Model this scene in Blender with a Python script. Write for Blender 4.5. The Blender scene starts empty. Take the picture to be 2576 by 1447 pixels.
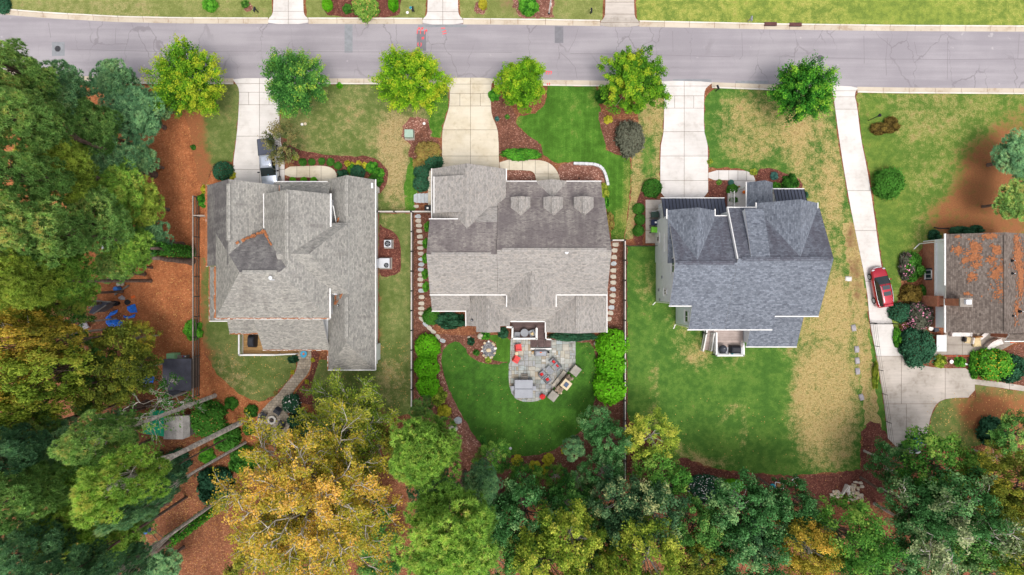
import bpy, bmesh, math, random
import numpy as np
from mathutils import Vector, Matrix
from mathutils.geometry import delaunay_2d_cdt

# ------------------------------------------------------------------ camera, sky, sun, exposure
S = 0.0465            # metres of ground for one pixel of the 2576 px wide survey picture
HC = 72.0             # flying height
CX, CY = 1288.0, 723.5
scene = bpy.context.scene
C = scene.collection
cam_data = bpy.data.cameras.new('camera')
cam = bpy.data.objects.new('camera', cam_data)
C.objects.link(cam)
cam.location = (0, 0, HC)
cam.rotation_euler = (0, 0, 0)
cam_data.sensor_width = 36.0
cam_data.lens = 18.0 * HC / (CX * S)
cam_data.clip_start = 0.5
cam_data.clip_end = 3000
scene.camera = cam
world = bpy.data.worlds.new('World')
scene.world = world
world.use_nodes = True
wn = world.node_tree.nodes
sky = wn.new('ShaderNodeTexSky')
sky.sky_type = 'NISHITA'
sky.sun_disc = False
SUN_EL, SUN_AZ = math.radians(70), math.radians(158)     # azimuth from +y towards +x
sky.sun_elevation = SUN_EL
sky.sun_rotation = SUN_AZ
sky.dust_density = 4.0
sky.ozone_density = 0.6
hs = wn.new('ShaderNodeHueSaturation')          # cloud veil: the sky is nearly white
hs.inputs['Saturation'].default_value = 0.30
world.node_tree.links.new(sky.outputs[0], hs.inputs['Color'])
world.node_tree.links.new(hs.outputs[0], wn['Background'].inputs[0])
wn['Background'].inputs[1].default_value = 0.15
sd = bpy.data.lights.new('sun', 'SUN')
sd.energy = 1.15
sd.angle = math.radians(18)
sd.color = (1.0, 0.955, 0.88)
sun = bpy.data.objects.new('sun', sd)
C.objects.link(sun)
sdir = Vector((math.sin(SUN_AZ) * math.cos(SUN_EL), math.cos(SUN_AZ) * math.cos(SUN_EL), math.sin(SUN_EL)))
sun.rotation_euler = sdir.to_track_quat('Z', 'Y').to_euler()
sun.location = sdir * 60
scene.view_settings.view_transform = 'Standard'
scene.view_settings.look = 'None'
scene.view_settings.gamma = 1.0
scene.view_settings.exposure = 0.5
scene.render.engine = 'CYCLES'
try:
    scene.cycles.max_bounces = 6
    scene.cycles.diffuse_bounces = 3
    scene.cycles.glossy_bounces = 2
    scene.cycles.transmission_bounces = 4
    scene.cycles.transparent_max_bounces = 4
except Exception:
    pass

# ------------------------------------------------------------------ helpers
def F(h): return 1.0 - h / HC
def G(px, py, h=0.0):
    """survey pixel seen at height h -> world x, y"""
    f = F(h) * S
    return ((px - CX) * f, (CY - py) * f)
def GV(px, py, h=0.0):
    x, y = G(px, py, h)
    return Vector((x, y, h))
def W(gx, gy): return (gx * S, -gy * S)      # centred ground pixels -> metres
def rot2(x, y, a): return (x * math.cos(a) - y * math.sin(a), x * math.sin(a) + y * math.cos(a))

class MB:
    """collects shapes of ONE mesh object"""
    def __init__(self):
        self.v = []; self.f = []; self.m = []
    def add(self, vs, fs, mi=0):
        o = len(self.v)
        self.v += [tuple(p) for p in vs]
        for f in fs:
            self.f.append([i + o for i in f]); self.m.append(mi)
        return self
    def box(self, c, s, rz=0.0, mi=0, M=None):
        x, y, z = s[0] / 2, s[1] / 2, s[2] / 2
        vs = [(-x, -y, -z), (x, -y, -z), (x, y, -z), (-x, y, -z), (-x, -y, z), (x, -y, z), (x, y, z), (-x, y, z)]
        out = []
        for p in vs:
            if M is not None:
                q = M @ Vector(p); out.append((q.x + c[0], q.y + c[1], q.z + c[2]))
            else:
                a, b = rot2(p[0], p[1], rz); out.append((a + c[0], b + c[1], p[2] + c[2]))
        return self.add(out, [(0, 3, 2, 1), (4, 5, 6, 7), (0, 1, 5, 4), (1, 2, 6, 5), (2, 3, 7, 6), (3, 0, 4, 7)], mi)
    def bbox(self, c, s, rz=0.0, b=0.02, mi=0):
        """box with chamfered top edges"""
        x, y, z = s[0] / 2, s[1] / 2, s[2] / 2
        rings = [(x, y, -z), (x, y, z - b), (x - b, y - b, z)]
        vs = []
        for (a, d, h) in rings:
            for (sx, sy) in ((-1, -1), (1, -1), (1, 1), (-1, 1)):
                p, q = rot2(sx * a, sy * d, rz); vs.append((p + c[0], q + c[1], h + c[2]))
        fs = [(0, 3, 2, 1), (8, 9, 10, 11)]
        for r in (0, 4):
            for i in range(4):
                j = (i + 1) % 4; fs.append((r + i, r + j, r + 4 + j, r + 4 + i))
        return self.add(vs, fs, mi)
    def prism(self, poly, z0, z1, mi=0, inset=0.0):
        n = len(poly)
        a = sum(poly[i][0] * poly[(i + 1) % n][1] - poly[(i + 1) % n][0] * poly[i][1] for i in range(n))
        if a < 0: poly = poly[::-1]
        vs = [(p[0], p[1], z0) for p in poly] + [(p[0], p[1], z1) for p in poly]
        fs = [tuple(range(n, 2 * n)), tuple(range(n - 1, -1, -1))]
        for i in range(n):
            j = (i + 1) % n; fs.append((i, j, n + j, n + i))
        return self.add(vs, fs, mi)
    def tube(self, pts, rads, n=6, mi=0, cap=True):
        pts = [Vector(p) for p in pts]
        if not isinstance(rads, (list, tuple)): rads = [rads] * len(pts)
        vs = []; fs = []
        up = None
        for i, p in enumerate(pts):
            d = (pts[min(i + 1, len(pts) - 1)] - pts[max(i - 1, 0)])
            if d.length < 1e-7: d = Vector((0, 0, 1))
            d.normalize()
            if up is None:
                up = Vector((1, 0, 0)) if abs(d.x) < 0.8 else Vector((0, 1, 0))
            u = (up - d * up.dot(d)).normalized(); w = d.cross(u); up = u
            for k in range(n):
                a = 2 * math.pi * k / n
                vs.append(p + (u * math.cos(a) + w * math.sin(a)) * rads[i])
        for i in range(len(pts) - 1):
            for k in range(n):
                l = (k + 1) % n
                fs.append((i * n + k, i * n + l, (i + 1) * n + l, (i + 1) * n + k))
        if cap:
            fs.append(tuple(range(n - 1, -1, -1)))
            fs.append(tuple(range((len(pts) - 1) * n, len(pts) * n)))
        return self.add(vs, fs, mi)
    def cyl(self, c, r, h, n=12, mi=0, r2=None):
        return self.tube([c, (c[0], c[1], c[2] + h)], [r, r if r2 is None else r2], n, mi)
    def lathe(self, c, prof, n=14, mi=0):
        vs = []; fs = []
        for (r, z) in prof:
            for k in range(n):
                a = 2 * math.pi * k / n
                vs.append((c[0] + r * math.cos(a), c[1] + r * math.sin(a), c[2] + z))
        for i in range(len(prof) - 1):
            for k in range(n):
                l = (k + 1) % n
                fs.append((i * n + k, i * n + l, (i + 1) * n + l, (i + 1) * n + k))
        fs.append(tuple(range(n - 1, -1, -1))); fs.append(tuple(range((len(prof) - 1) * n, len(prof) * n)))
        return self.add(vs, fs, mi)
    def loft(self, rings, mi=0, cap=True):
        n = len(rings[0]); vs = [p for r in rings for p in r]; fs = []
        for i in range(len(rings) - 1):
            for k in range(n):
                l = (k + 1) % n
                fs.append((i * n + k, i * n + l, (i + 1) * n + l, (i + 1) * n + k))
        if cap:
            fs.append(tuple(range(n - 1, -1, -1))); fs.append(tuple(range((len(rings) - 1) * n, len(rings) * n)))
        return self.add(vs, fs, mi)
    def blob(self, c, r, seed=0, n=10, m=7, amp=0.12, mi=0):
        rnd = random.Random(seed); vs = []; fs = []
        for i in range(m + 1):
            t = math.pi * i / m
            for k in range(n):
                a = 2 * math.pi * k / n
                q = 1 + amp * (rnd.random() * 2 - 1)
                vs.append((c[0] + r[0] * q * math.sin(t) * math.cos(a), c[1] + r[1] * q * math.sin(t) * math.sin(a), c[2] - r[2] * q * math.cos(t)))
        for i in range(m):
            for k in range(n):
                l = (k + 1) % n
                fs.append((i * n + k, i * n + l, (i + 1) * n + l, (i + 1) * n + k))
        return self.add(vs, fs, mi)
    def build(self, name, mats, parent=None, smooth=False, fix=True):
        me = bpy.data.meshes.new(name)
        me.from_pydata(self.v, [], self.f)
        if not isinstance(mats, (list, tuple)): mats = [mats]
        for m in mats: me.materials.append(M_(m))
        if len(mats) > 1: me.polygons.foreach_set('material_index', self.m)
        if fix:
            bm = bmesh.new(); bm.from_mesh(me)
            bmesh.ops.recalc_face_normals(bm, faces=bm.faces[:])
            bm.to_mesh(me); bm.free()
        if smooth: me.polygons.foreach_set('use_smooth', [True] * len(me.polygons))
        me.update()
        o = bpy.data.objects.new(name, me); C.objects.link(o)
        if parent is not None: o.parent = parent
        return o

def tag(o, label, cat, group=None):
    o['label'] = label; o['category'] = cat
    if group: o['group'] = group
    return o
def struct(o): o['kind'] = 'structure'; return o
def thing(name, label, cat, loc=(0, 0, 0), rz=0.0, group=None):
    o = bpy.data.objects.new(name, None); C.objects.link(o)
    o.empty_display_size = 0.3
    o.location = loc; o.rotation_euler = (0, 0, rz)
    return tag(o, label, cat, group)
def copy_tree(o, parent=None):
    c = o.copy(); C.objects.link(c); c.parent = parent
    for ch in list(o.children): copy_tree(ch, c)
    return c
def shared(name, src, parent=None, loc=None, rz=0.0, sc=None):
    o = bpy.data.objects.new(name, src.data); C.objects.link(o)
    if parent is not None: o.parent = parent
    if loc is not None: o.location = loc
    o.rotation_euler = (0, 0, rz)
    if sc is not None: o.scale = sc
    return o

# ------------------------------------------------------------------ materials
MATS = {}
def M_(n): return MATS[n] if isinstance(n, str) else n
def lin(c):
    if isinstance(c, str):
        c = tuple(int(c[i:i + 2], 16) / 255 for i in (0, 2, 4))
    return tuple((x / 12.92 if x <= 0.04045 else ((x + 0.055) / 1.055) ** 2.4) for x in c) + (1.0,)
class NT:
    def __init__(self, name):
        m = bpy.data.materials.new(name); m.use_nodes = True
        MATS[name] = m; self.m = m
        self.n = m.node_tree.nodes; self.l = m.node_tree.links
        self.b = self.n['Principled BSDF']
        self.b.inputs['Specular IOR Level'].default_value = 0.25
        self.b.inputs['Roughness'].default_value = 0.85
        g = self.n.new('ShaderNodeNewGeometry'); self.pos = g.outputs['Position']
    def _in(self, sock, v):
        if v is None: return
        if hasattr(v, 'is_linked') or hasattr(v, 'links'): self.l.new(v, sock)
        else: sock.default_value = v
    def node(self, t, **kw):
        nd = self.n.new(t)
        for k, v in kw.items(): setattr(nd, k, v)
        return nd
    def noise(self, scale, detail=3.0, rough=0.55, vec=None, dist=0.0):
        nd = self.n.new('ShaderNodeTexNoise')
        nd.inputs['Scale'].default_value = scale; nd.inputs['Detail'].default_value = detail
        nd.inputs['Roughness'].default_value = rough; nd.inputs['Distortion'].default_value = dist
        self.l.new(vec if vec is not None else self.pos, nd.inputs['Vector'])
        return nd.outputs['Fac']
    def math(self, op, a, b=None, c=None, clamp=False):
        nd = self.n.new('ShaderNodeMath'); nd.operation = op; nd.use_clamp = clamp
        self._in(nd.inputs[0], a)
        if b is not None: self._in(nd.inputs[1], b)
        if c is not None: self._in(nd.inputs[2], c)
        return nd.outputs[0]
    def mapr(self, v, a, b, c=0.0, d=1.0, smooth=True):
        nd = self.n.new('ShaderNodeMapRange'); nd.interpolation_type = 'SMOOTHSTEP' if smooth else 'LINEAR'
        self._in(nd.inputs['Value'], v)
        for k, x in (('From Min', a), ('From Max', b), ('To Min', c), ('To Max', d)): self._in(nd.inputs[k], x)
        return nd.outputs['Result']
    def mix(self, f, a, b, op='MIX'):
        nd = self.n.new('ShaderNodeMix'); nd.data_type = 'RGBA'; nd.blend_type = op
        self._in(nd.inputs[0], f); self._in(nd.inputs[6], a); self._in(nd.inputs[7], b)
        return nd.outputs[2]
    def ramp(self, f, cols):
        nd = self.n.new('ShaderNodeValToRGB')
        el = nd.color_ramp.elements
        while len(el) > 1: el.remove(el[-1])
        for i, (p, c) in enumerate(cols):
            e = el[0] if i == 0 else el.new(p)
            e.position = p; e.color = c
        self.l.new(f, nd.inputs[0])
        return nd.outputs[0]
    def attr(self, name, out='Fac'):
        nd = self.n.new('ShaderNodeAttribute'); nd.attribute_name = name
        return nd.outputs[out]
    def stretch(self, sx, sy, sz=1.0, rz=0.0, vec=None):
        nd = self.n.new('ShaderNodeMapping')
        nd.inputs['Scale'].default_value = (sx, sy, sz); nd.inputs['Rotation'].default_value = (0, 0, rz)
        self.l.new(vec if vec is not None else self.pos, nd.inputs[0])
        return nd.outputs[0]
    def bump(self, h, strength=0.4, dist=0.02):
        nd = self.n.new('ShaderNodeBump'); nd.inputs['Strength'].default_value = strength
        nd.inputs['Distance'].default_value = dist
        self.l.new(h, nd.inputs['Height']); self.l.new(nd.outputs[0], self.b.inputs['Normal'])
    def col(self, c): self._in(self.b.inputs['Base Color'], c)
    def rough(self, r): self._in(self.b.inputs['Roughness'], r)

def mat_plain(name, c, rough=0.7, var=0.12, scale=3.0, metal=0.0, spec=0.3, bump=0.0):
    t = NT(name); c = lin(c)
    n = t.noise(scale, 4.0)
    n2 = t.noise(scale * 9, 3.0)
    k = t.math('ADD', t.mapr(n, 0.3, 0.7, 1 - var, 1 + var), t.mapr(n2, 0.3, 0.7, -var * .5, var * .5))
    mul = t.node('ShaderNodeMix'); mul.data_type = 'RGBA'; mul.blend_type = 'MULTIPLY'
    mul.inputs[0].default_value = 1.0
    mul.inputs[6].default_value = c
    comb = t.node('ShaderNodeCombineColor')
    for i in range(3): t.l.new(k, comb.inputs[i])
    t.l.new(comb.outputs[0], mul.inputs[7])
    t.col(mul.outputs[2]); t.b.inputs['Roughness'].default_value = rough
    t.b.inputs['Metallic'].default_value = metal
    t.b.inputs['Specular IOR Level'].default_value = spec
    if bump: t.bump(n2, bump, 0.01)
    return t
def scale_col(t, col, fac):
    comb = t.node('ShaderNodeCombineColor')
    for i in range(3): t.l.new(fac, comb.inputs[i])
    return t.mix(1.0, col, comb.outputs[0], 'MULTIPLY')

def mat_yard(name, g1, g2, dry, soil, stripe=None):
    """grass with dry and bare places: weights dry / soil come from the sheet, edges are broken by noise"""
    t = NT(name)
    big = t.noise(0.35, 3.0); mid = t.noise(1.4, 4.0, 0.6); fine = t.noise(7.0, 4.0, 0.7); tiny = t.noise(26.0, 2.0, 0.7)
    if stripe is not None:
        rz, per, amt = stripe
        st = t.noise(1.0, 1.0, 0.5, vec=t.stretch(1 / per, 0.05, 1, rz))
        mid = t.math('ADD', t.math('MULTIPLY', mid, 1 - amt), t.math('MULTIPLY', st, amt))
    green = t.mix(t.mapr(t.math('ADD', t.math('MULTIPLY', big, .5), t.math('MULTIPLY', mid, .5)), 0.38, 0.62), lin(g1), lin(g2))
    jit = t.math('ADD', t.math('ADD', t.math('MULTIPLY', t.math('SUBTRACT', mid, 0.5), 1.5), t.math('MULTIPLY', t.math('SUBTRACT', big, 0.5), 1.0)), t.math('MULTIPLY', t.math('SUBTRACT', fine, 0.5), 1.1))
    d = t.mapr(t.math('ADD', t.attr('dry'), jit), 0.02, 0.98)
    so = t.mapr(t.math('ADD', t.attr('soil'), t.math('MULTIPLY', jit, 0.7)), 0.12, 0.88)
    m3 = t.noise(3.2, 3.0, .65)
    dryc = t.mix(t.mapr(m3, 0.42, 0.62), lin(dry), lin(tuple(x * q for x, q in zip([int(dry[i:i + 2], 16) / 255 for i in (0, 2, 4)], (.87, .86, .78)))))
    dryc = t.mix(t.mapr(fine, 0.50, 0.64), dryc, lin(tuple(min(1, x * 1.05) for x in [int(dry[i:i + 2], 16) / 255 for i in (0, 2, 4)])))
    soilc = t.mix(t.mapr(fine, 0.35, 0.65), lin(soil), lin(tuple(x * 0.78 for x in [int(soil[i:i + 2], 16) / 255 for i in (0, 2, 4)])))
    c = t.mix(d, green, dryc)
    c = t.mix(so, c, soilc)
    k = t.math('ADD', t.mapr(fine, 0.3, 0.7, 0.82, 1.18), t.mapr(tiny, 0.3, 0.7, -0.18, 0.18))
    if stripe is not None:
        sx = t.node('ShaderNodeSeparateXYZ'); t.l.new(t.stretch(1, 1, 1, rz), sx.inputs[0])
        fr = t.math('FRACT', t.math('ADD', t.math('DIVIDE', sx.outputs[0], per * 1.15), t.math('MULTIPLY', mid, .25)))
        k = t.math('ADD', k, t.mapr(fr, .78, .96, 0, .13))
    t.col(scale_col(t, c, k)); t.b.inputs['Roughness'].default_value = 0.95
    t.b.inputs['Specular IOR Level'].default_value = 0.08
    t.bump(t.math('ADD', fine, t.math('MULTIPLY', tiny, .6)), 0.7, 0.06)
    return t

def mat_litter(name, c1, c2, c3, scale=9.0, bump=0.8):
    """mulch / pine straw: small chips and needles of several tones"""
    t = NT(name)
    v = t.node('ShaderNodeTexVoronoi'); v.inputs['Scale'].default_value = scale
    t.l.new(t.stretch(1.0, 1.35), v.inputs['Vector'])
    sep = t.node('ShaderNodeSeparateColor'); t.l.new(v.outputs['Color'], sep.inputs[0])
    big = t.noise(0.5, 4.0, 0.6); mid = t.noise(2.5, 4.0, 0.65); fine = t.noise(22.0, 3.0, .7)
    c = t.mix(t.mapr(mid, 0.35, 0.65), lin(c1), lin(c2))
    c = t.mix(t.mapr(sep.outputs[0], 0.80, 0.97), c, lin(c3))
    k = t.math('MULTIPLY', t.mapr(big, 0.3, 0.7, 0.82, 1.15), t.math('ADD', t.mapr(sep.outputs[1], 0, 1, 0.82, 1.15), t.mapr(fine, .3, .7, -.18, .18)))
    t.col(scale_col(t, c, k)); t.b.inputs['Roughness'].default_value = 0.95
    t.b.inputs['Specular IOR Level'].default_value = 0.08
    t.bump(t.math('ADD', v.outputs['Distance'], fine), bump, 0.05)
    return t

def mat_shingle(name, base, light, dark, stain=None, amount=0.0, warm=None):
    t = NT(name)
    uv = t.node('ShaderNodeUVMap').outputs[0]
    br = t.node('ShaderNodeTexBrick')
    br.offset = 0.5; br.squash = 1.0
    br.inputs['Scale'].default_value = 1.0
    br.inputs['Brick Width'].default_value = 0.34; br.inputs['Row Height'].default_value = 0.17
    br.inputs['Mortar Size'].default_value = 0.012
    br.inputs['Color1'].default_value = (0, 0, 0, 1); br.inputs['Color2'].default_value = (1, 1, 1, 1); br.inputs['Mortar'].default_value = (0.2, 0.2, 0.2, 1)
    t.l.new(uv, br.inputs['Vector'])
    sep = t.node('ShaderNodeSeparateColor'); t.l.new(br.outputs['Color'], sep.inputs[0])
    tone = sep.outputs[0]
    sp = t.noise(3.6, 1.0, .5, vec=t.stretch(1, 1, 1, 0, uv)); big = t.noise(0.22, 4.0, .6); fine = t.noise(30, 2.0)
    tt = t.math('ADD', t.math('MULTIPLY', tone, 0.42), t.math('MULTIPLY', sp, 0.62))
    c = t.ramp(tt, [(0.18, lin(dark)), (0.48, lin(base)), (0.85, lin(light))])
    if warm: c = t.mix(t.mapr(sep.outputs[0], .6, 1.0, 0, .35), c, lin(warm))
    if stain:
        streak = t.noise(1.0, 4.0, .6, vec=t.stretch(1.3, 0.16, 1, 0, uv))
        blot = t.noise(0.45, 3.0, .55)
        f = t.mapr(t.math('ADD', t.math('MULTIPLY', streak, .5), t.math('MULTIPLY', blot, .5)), 0.55 - amount * .25, 0.74 - amount * .20, 0, 0.62)
        c = t.mix(f, c, lin(stain))
    k = t.math('MULTIPLY', t.mapr(big, .3, .7, .93, 1.07), t.math('SUBTRACT', t.mapr(fine, .3, .7, .94, 1.06), t.math('MULTIPLY', br.outputs['Fac'], 0.20)))
    t.col(scale_col(t, c, k)); t.b.inputs['Roughness'].default_value = 0.93
    t.b.inputs['Specular IOR Level'].default_value = 0.12
    t.bump(t.math('SUBTRACT', tone, br.outputs['Fac']), 0.25, 0.02)
    return t

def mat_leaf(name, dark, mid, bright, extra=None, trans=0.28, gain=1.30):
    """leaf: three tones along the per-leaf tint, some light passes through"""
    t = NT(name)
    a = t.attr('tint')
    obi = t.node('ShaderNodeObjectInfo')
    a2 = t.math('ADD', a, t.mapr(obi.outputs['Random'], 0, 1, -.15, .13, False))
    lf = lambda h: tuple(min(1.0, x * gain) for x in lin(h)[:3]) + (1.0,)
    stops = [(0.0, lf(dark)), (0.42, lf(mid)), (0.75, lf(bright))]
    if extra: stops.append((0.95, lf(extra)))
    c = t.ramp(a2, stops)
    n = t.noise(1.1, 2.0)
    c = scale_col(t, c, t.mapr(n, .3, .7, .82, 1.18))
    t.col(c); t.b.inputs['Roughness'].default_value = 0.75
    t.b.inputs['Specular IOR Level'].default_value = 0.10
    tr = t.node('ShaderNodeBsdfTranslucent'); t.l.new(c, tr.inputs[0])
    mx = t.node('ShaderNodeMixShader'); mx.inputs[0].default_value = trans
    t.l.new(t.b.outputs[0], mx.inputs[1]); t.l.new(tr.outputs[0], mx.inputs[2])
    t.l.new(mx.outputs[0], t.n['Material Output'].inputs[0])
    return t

# --- surfaces
mat_yard('lawn_lush', '3f6420', '527d2b', '8d8a4c', '8f6b4a', stripe=(math.radians(2), 0.55, 0.35))
mat_yard('lawn_rear', '385c22', '487328', '7f8a48', '7d5a40', stripe=(math.radians(38), 0.5, 0.3))
mat_yard('lawn_worn', '5c6c36', '767f4a', 'a6936a', 'a86c48')
mat_yard('lawn_patchy', '44682a', '5c7d34', 'ad9868', '8c664c')
mat_yard('lawn_far', '727a42', '858b50', 'a0946a', '98735a')
mat_yard('lawn_right', '55702e', '6f8238', 'a09262', 'a06a46')
mat_yard('lawn_lime', '6c7e38', '889642', 'a9a45c', '9a7355')
mat_litter('pine_straw', 'b06e48', '9f613f', 'bc8058', 9.0)
mat_litter('woodland_floor', '8c5a42', '784b36', 'a67a58', 9.0)
mat_litter('mulch_brown', '7a5142', '694538', 'a3796a', 10.0)
mat_litter('mulch_red', '74463c', '633c34', '9a6a5a', 10.0)
mat_litter('mulch_chip', '8f6355', '7b5145', 'c9a08f', 9.0)
mat_litter('river_stone', '8f8f94', '6f7077', 'c9c8c6', 12.0)
def mat_asphalt(name, c, c2):
    t = NT(name)
    big = t.noise(0.12, 4.0, .6); band = t.noise(1.0, 3.0, .6, vec=t.stretch(.05, .9, 1, math.radians(-0.7)))
    fine = t.noise(18, 3.0, .7); tiny = t.noise(70, 2.0)
    col = t.mix(t.mapr(t.math('ADD', t.math('MULTIPLY', big, .5), t.math('MULTIPLY', band, .5)), .38, .62), lin(c), lin(c2))
    w = t.node('ShaderNodeTexVoronoi'); w.feature = 'DISTANCE_TO_EDGE'; w.inputs['Scale'].default_value = 0.33
    dn = t.node('ShaderNodeTexNoise'); dn.inputs['Scale'].default_value = 0.9; dn.inputs['Detail'].default_value = 4
    t.l.new(t.pos, dn.inputs['Vector'])
    vm = t.node('ShaderNodeVectorMath'); vm.operation = 'MULTIPLY_ADD'
    t.l.new(dn.outputs['Color'], vm.inputs[0]); vm.inputs[1].default_value = (1.4, .6, 0); t.l.new(t.stretch(1.0, 0.45), vm.inputs[2])
    t.l.new(vm.outputs[0], w.inputs['Vector'])
    crack = t.math('MULTIPLY', t.mapr(w.outputs['Distance'], 0.004, 0.016, 1, 0), t.mapr(t.noise(.10, 2.0), .42, .56, 0, .6))
    k = t.math('ADD', t.mapr(fine, .3, .7, .93, 1.07), t.mapr(tiny, .3, .7, -.05, .05))
    col = scale_col(t, col, k)
    col = t.mix(crack, col, lin('787175'))
    spot = t.mapr(t.noise(.9, 2.0), .70, .78, 0, .35)
    col = t.mix(spot, col, lin('cfc8c6'))
    t.col(col); t.b.inputs['Roughness'].default_value = .9
    t.bump(fine, .15, .01)
mat_asphalt('asphalt', '8f898e', '9f999d')
mat_plain('asphalt_patch', '87898d', .9, .10, 2.0)
mat_plain('asphalt_dark', '77757a', .9, .10, 2.0)
mat_plain('asphalt_seam', '837c81', .9, .05)
def mat_concrete(name, c, c2, stainc, samt=.4, streak=0.0):
    t = NT(name)
    big = t.noise(.35, 4.0, .6); mid = t.noise(1.6, 4.0, .65); fine = t.noise(20, 3.0, .7)
    obi = t.node('ShaderNodeObjectInfo')
    col = t.mix(t.mapr(big, .35, .65), lin(c), lin(c2))
    f = t.mapr(t.math('ADD', t.math('MULTIPLY', big, .4), t.math('MULTIPLY', mid, .6)), .50, .68, 0, samt)
    col = t.mix(f, col, lin(stainc))
    k = t.math('ADD', t.mapr(obi.outputs['Random'], 0, 1, .95, 1.04, False), t.mapr(fine, .3, .7, -.04, .04))
    if streak:
        k = t.math('ADD', k, t.mapr(t.noise(1.0, 3.0, .6, vec=t.stretch(.4, 4.0, 1, math.radians(8))), .3, .7, -streak, streak))
    t.col(scale_col(t, col, k)); t.b.inputs['Roughness'].default_value = .88
    t.bump(fine, .1, .01)
mat_concrete('concrete_white', 'd6d0cc', 'cac4bf', 'b3aaa2', .5, .03)
mat_concrete('concrete_cream', 'd2c8b6', 'c6baa4', 'ad9f86', .6, .03)
mat_concrete('concrete_old', 'bdb3aa', 'aaa096', '8d8379', .7, .06)
mat_concrete('concrete_dark', 'a39a90', '918880', '6f675f', .6, .04)
mat_concrete('kerb_concrete', 'c6baa9', 'bcae9c', '9c836a', .6)
mat_concrete('kerb_white', 'dcd6ce', 'd2cabf', 'b0a290', .4)
t = NT('joint_dirt'); t.col(lin('6a5a4a'))
mat_shingle('shingle_grey', '989590', 'b0aca4', '7c7a77', '6a6563', .12)
mat_shingle('shingle_grey_algae', '8b8886', 'a09c98', '6e6b6b', '565155', .80)
mat_shingle('shingle_taupe', '9c9793', 'b2aca6', '807c78', None, 0, 'a0958b')
mat_shingle('shingle_taupe_algae', '958d89', 'aba49d', '736c6b', '645b5e', .75)
mat_shingle('shingle_slate', '70757f', '888e99', '575b65', None)
mat_shingle('shingle_slate_algae', '62656f', '787c86', '4a4c55', '504d56', .60)
mat_shingle('shingle_brown', '6d625b', '857a72', '554c47', None)
mat_plain('white_trim', 'e2e0de', .5, .05, 2.0); mat_plain('fence_cap', 'c6c0ba', .7, .12, 2.0)
mat_plain('white_paint', 'dfe0e4', .5, .05, 2.0)
def mat_siding(name, c, per=0.18):
    t = NT(name)
    sx = t.node('ShaderNodeSeparateXYZ'); t.l.new(t.pos, sx.inputs[0])
    fr = t.math('FRACT', t.math('DIVIDE', sx.outputs[2], per))
    n = t.noise(1.2, 3.0)
    k = t.math('MULTIPLY', t.mapr(fr, 0.0, .12, .78, 1.0), t.mapr(n, .3, .7, .96, 1.04))
    base = t.mix(1.0, lin(c), lin(c)); t.col(scale_col(t, base, k))
    t.b.inputs['Roughness'].default_value = .6
    t.bump(fr, .4, .02)
mat_siding('siding_white', 'eceef1'); mat_siding('siding_grey', 'e2e5ea'); mat_siding('siding_cream', 'd8d2c6')
def mat_brick(name):
    t = NT(name)
    uv = t.node('ShaderNodeUVMap').outputs[0]
    br = t.node('ShaderNodeTexBrick'); br.inputs['Scale'].default_value = 1
    br.inputs['Brick Width'].default_value = .22; br.inputs['Row Height'].default_value = .075; br.inputs['Mortar Size'].default_value = .008
    br.inputs['Color1'].default_value = lin('a0553a'); br.inputs['Color2'].default_value = lin('b5694a'); br.inputs['Mortar'].default_value = lin('b09a88')
    t.l.new(uv, br.inputs['Vector'])
    t.col(scale_col(t, br.outputs['Color'], t.mapr(t.noise(2.0, 4.0), .3, .7, .85, 1.12)))
    t.bump(br.outputs['Fac'], -.4, .01)
mat_brick('brick')
def mat_wood(name, c1, c2, rz=0.0):
    t = NT(name)
    gr = t.noise(1.0, 4.0, .6, vec=t.stretch(1.2, 14, 14, rz)); obi = t.node('ShaderNodeObjectInfo')
    c = t.mix(t.mapr(gr, .3, .7), lin(c1), lin(c2))
    t.col(scale_col(t, c, t.math('MULTIPLY', t.mapr(obi.outputs['Random'], 0, 1, .86, 1.12, False), t.mapr(t.noise(1.5, 3.0), .3, .7, .9, 1.1))))
    t.b.inputs['Roughness'].default_value = .8
mat_wood('wood_pine', 'b28f62', '9a7649'); mat_wood('wood_brown', '6d5a58', '5a4948'); mat_wood('wood_brown_v', '6d5a58', '5a4948', math.pi / 2)
mat_wood('wood_pale', 'b9a9a2', 'a89892'); mat_wood('wood_grey', '8f8880', '777068'); mat_wood('wood_fence', 'a79a90', '8c8078', math.pi / 2)
mat_wood('wood_fence_dark', '6e6560', '5a524e', math.pi / 2)
mat_plain('metal_roof', '4e5260', .45, .05, 2.0, metal=.3)
mat_plain('black_plastic', '1b1c20', .5, .15); mat_plain('black_metal', '202227', .5, .1)
mat_plain('grill_cover', '272830', .55, .15, 2.0); mat_plain('grey_cover', '9a9ca4', .6, .06, 1.5)
mat_plain('grey_plastic', '8a8c92', .6, .08); mat_plain('charcoal', '3a3d46', .6, .12)
mat_plain('red_cushion', 'c8262b', .7, .1); mat_plain('red_plastic', 'dc4a48', .5, .06)
mat_plain('tan_cushion', 'c9b48c', .8, .12); mat_plain('green_bin', '33473f', .5, .1); mat_plain('navy_bin', '232c4a', .5, .1)
mat_plain('lime_bin', '78c23c', .5, .08); mat_plain('blue_plastic', '2b5fa8', .5, .1); mat_plain('lime_plastic', '6fc542', .5, .06)
mat_plain('ac_metal', 'c4c6cc', .45, .05, 2.0, metal=.3); mat_plain('dark_grille', '23252b', .5, .1)
mat_plain('green_box', '9db4a4', .5, .06); mat_plain('iron', '5c5a5e', .7, .2, 6.0)
mat_plain('paint_red', 'e85a5f', .8, .1); mat_plain('storm_iron', '5b3a38', .7, .15, 4.0)
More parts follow.
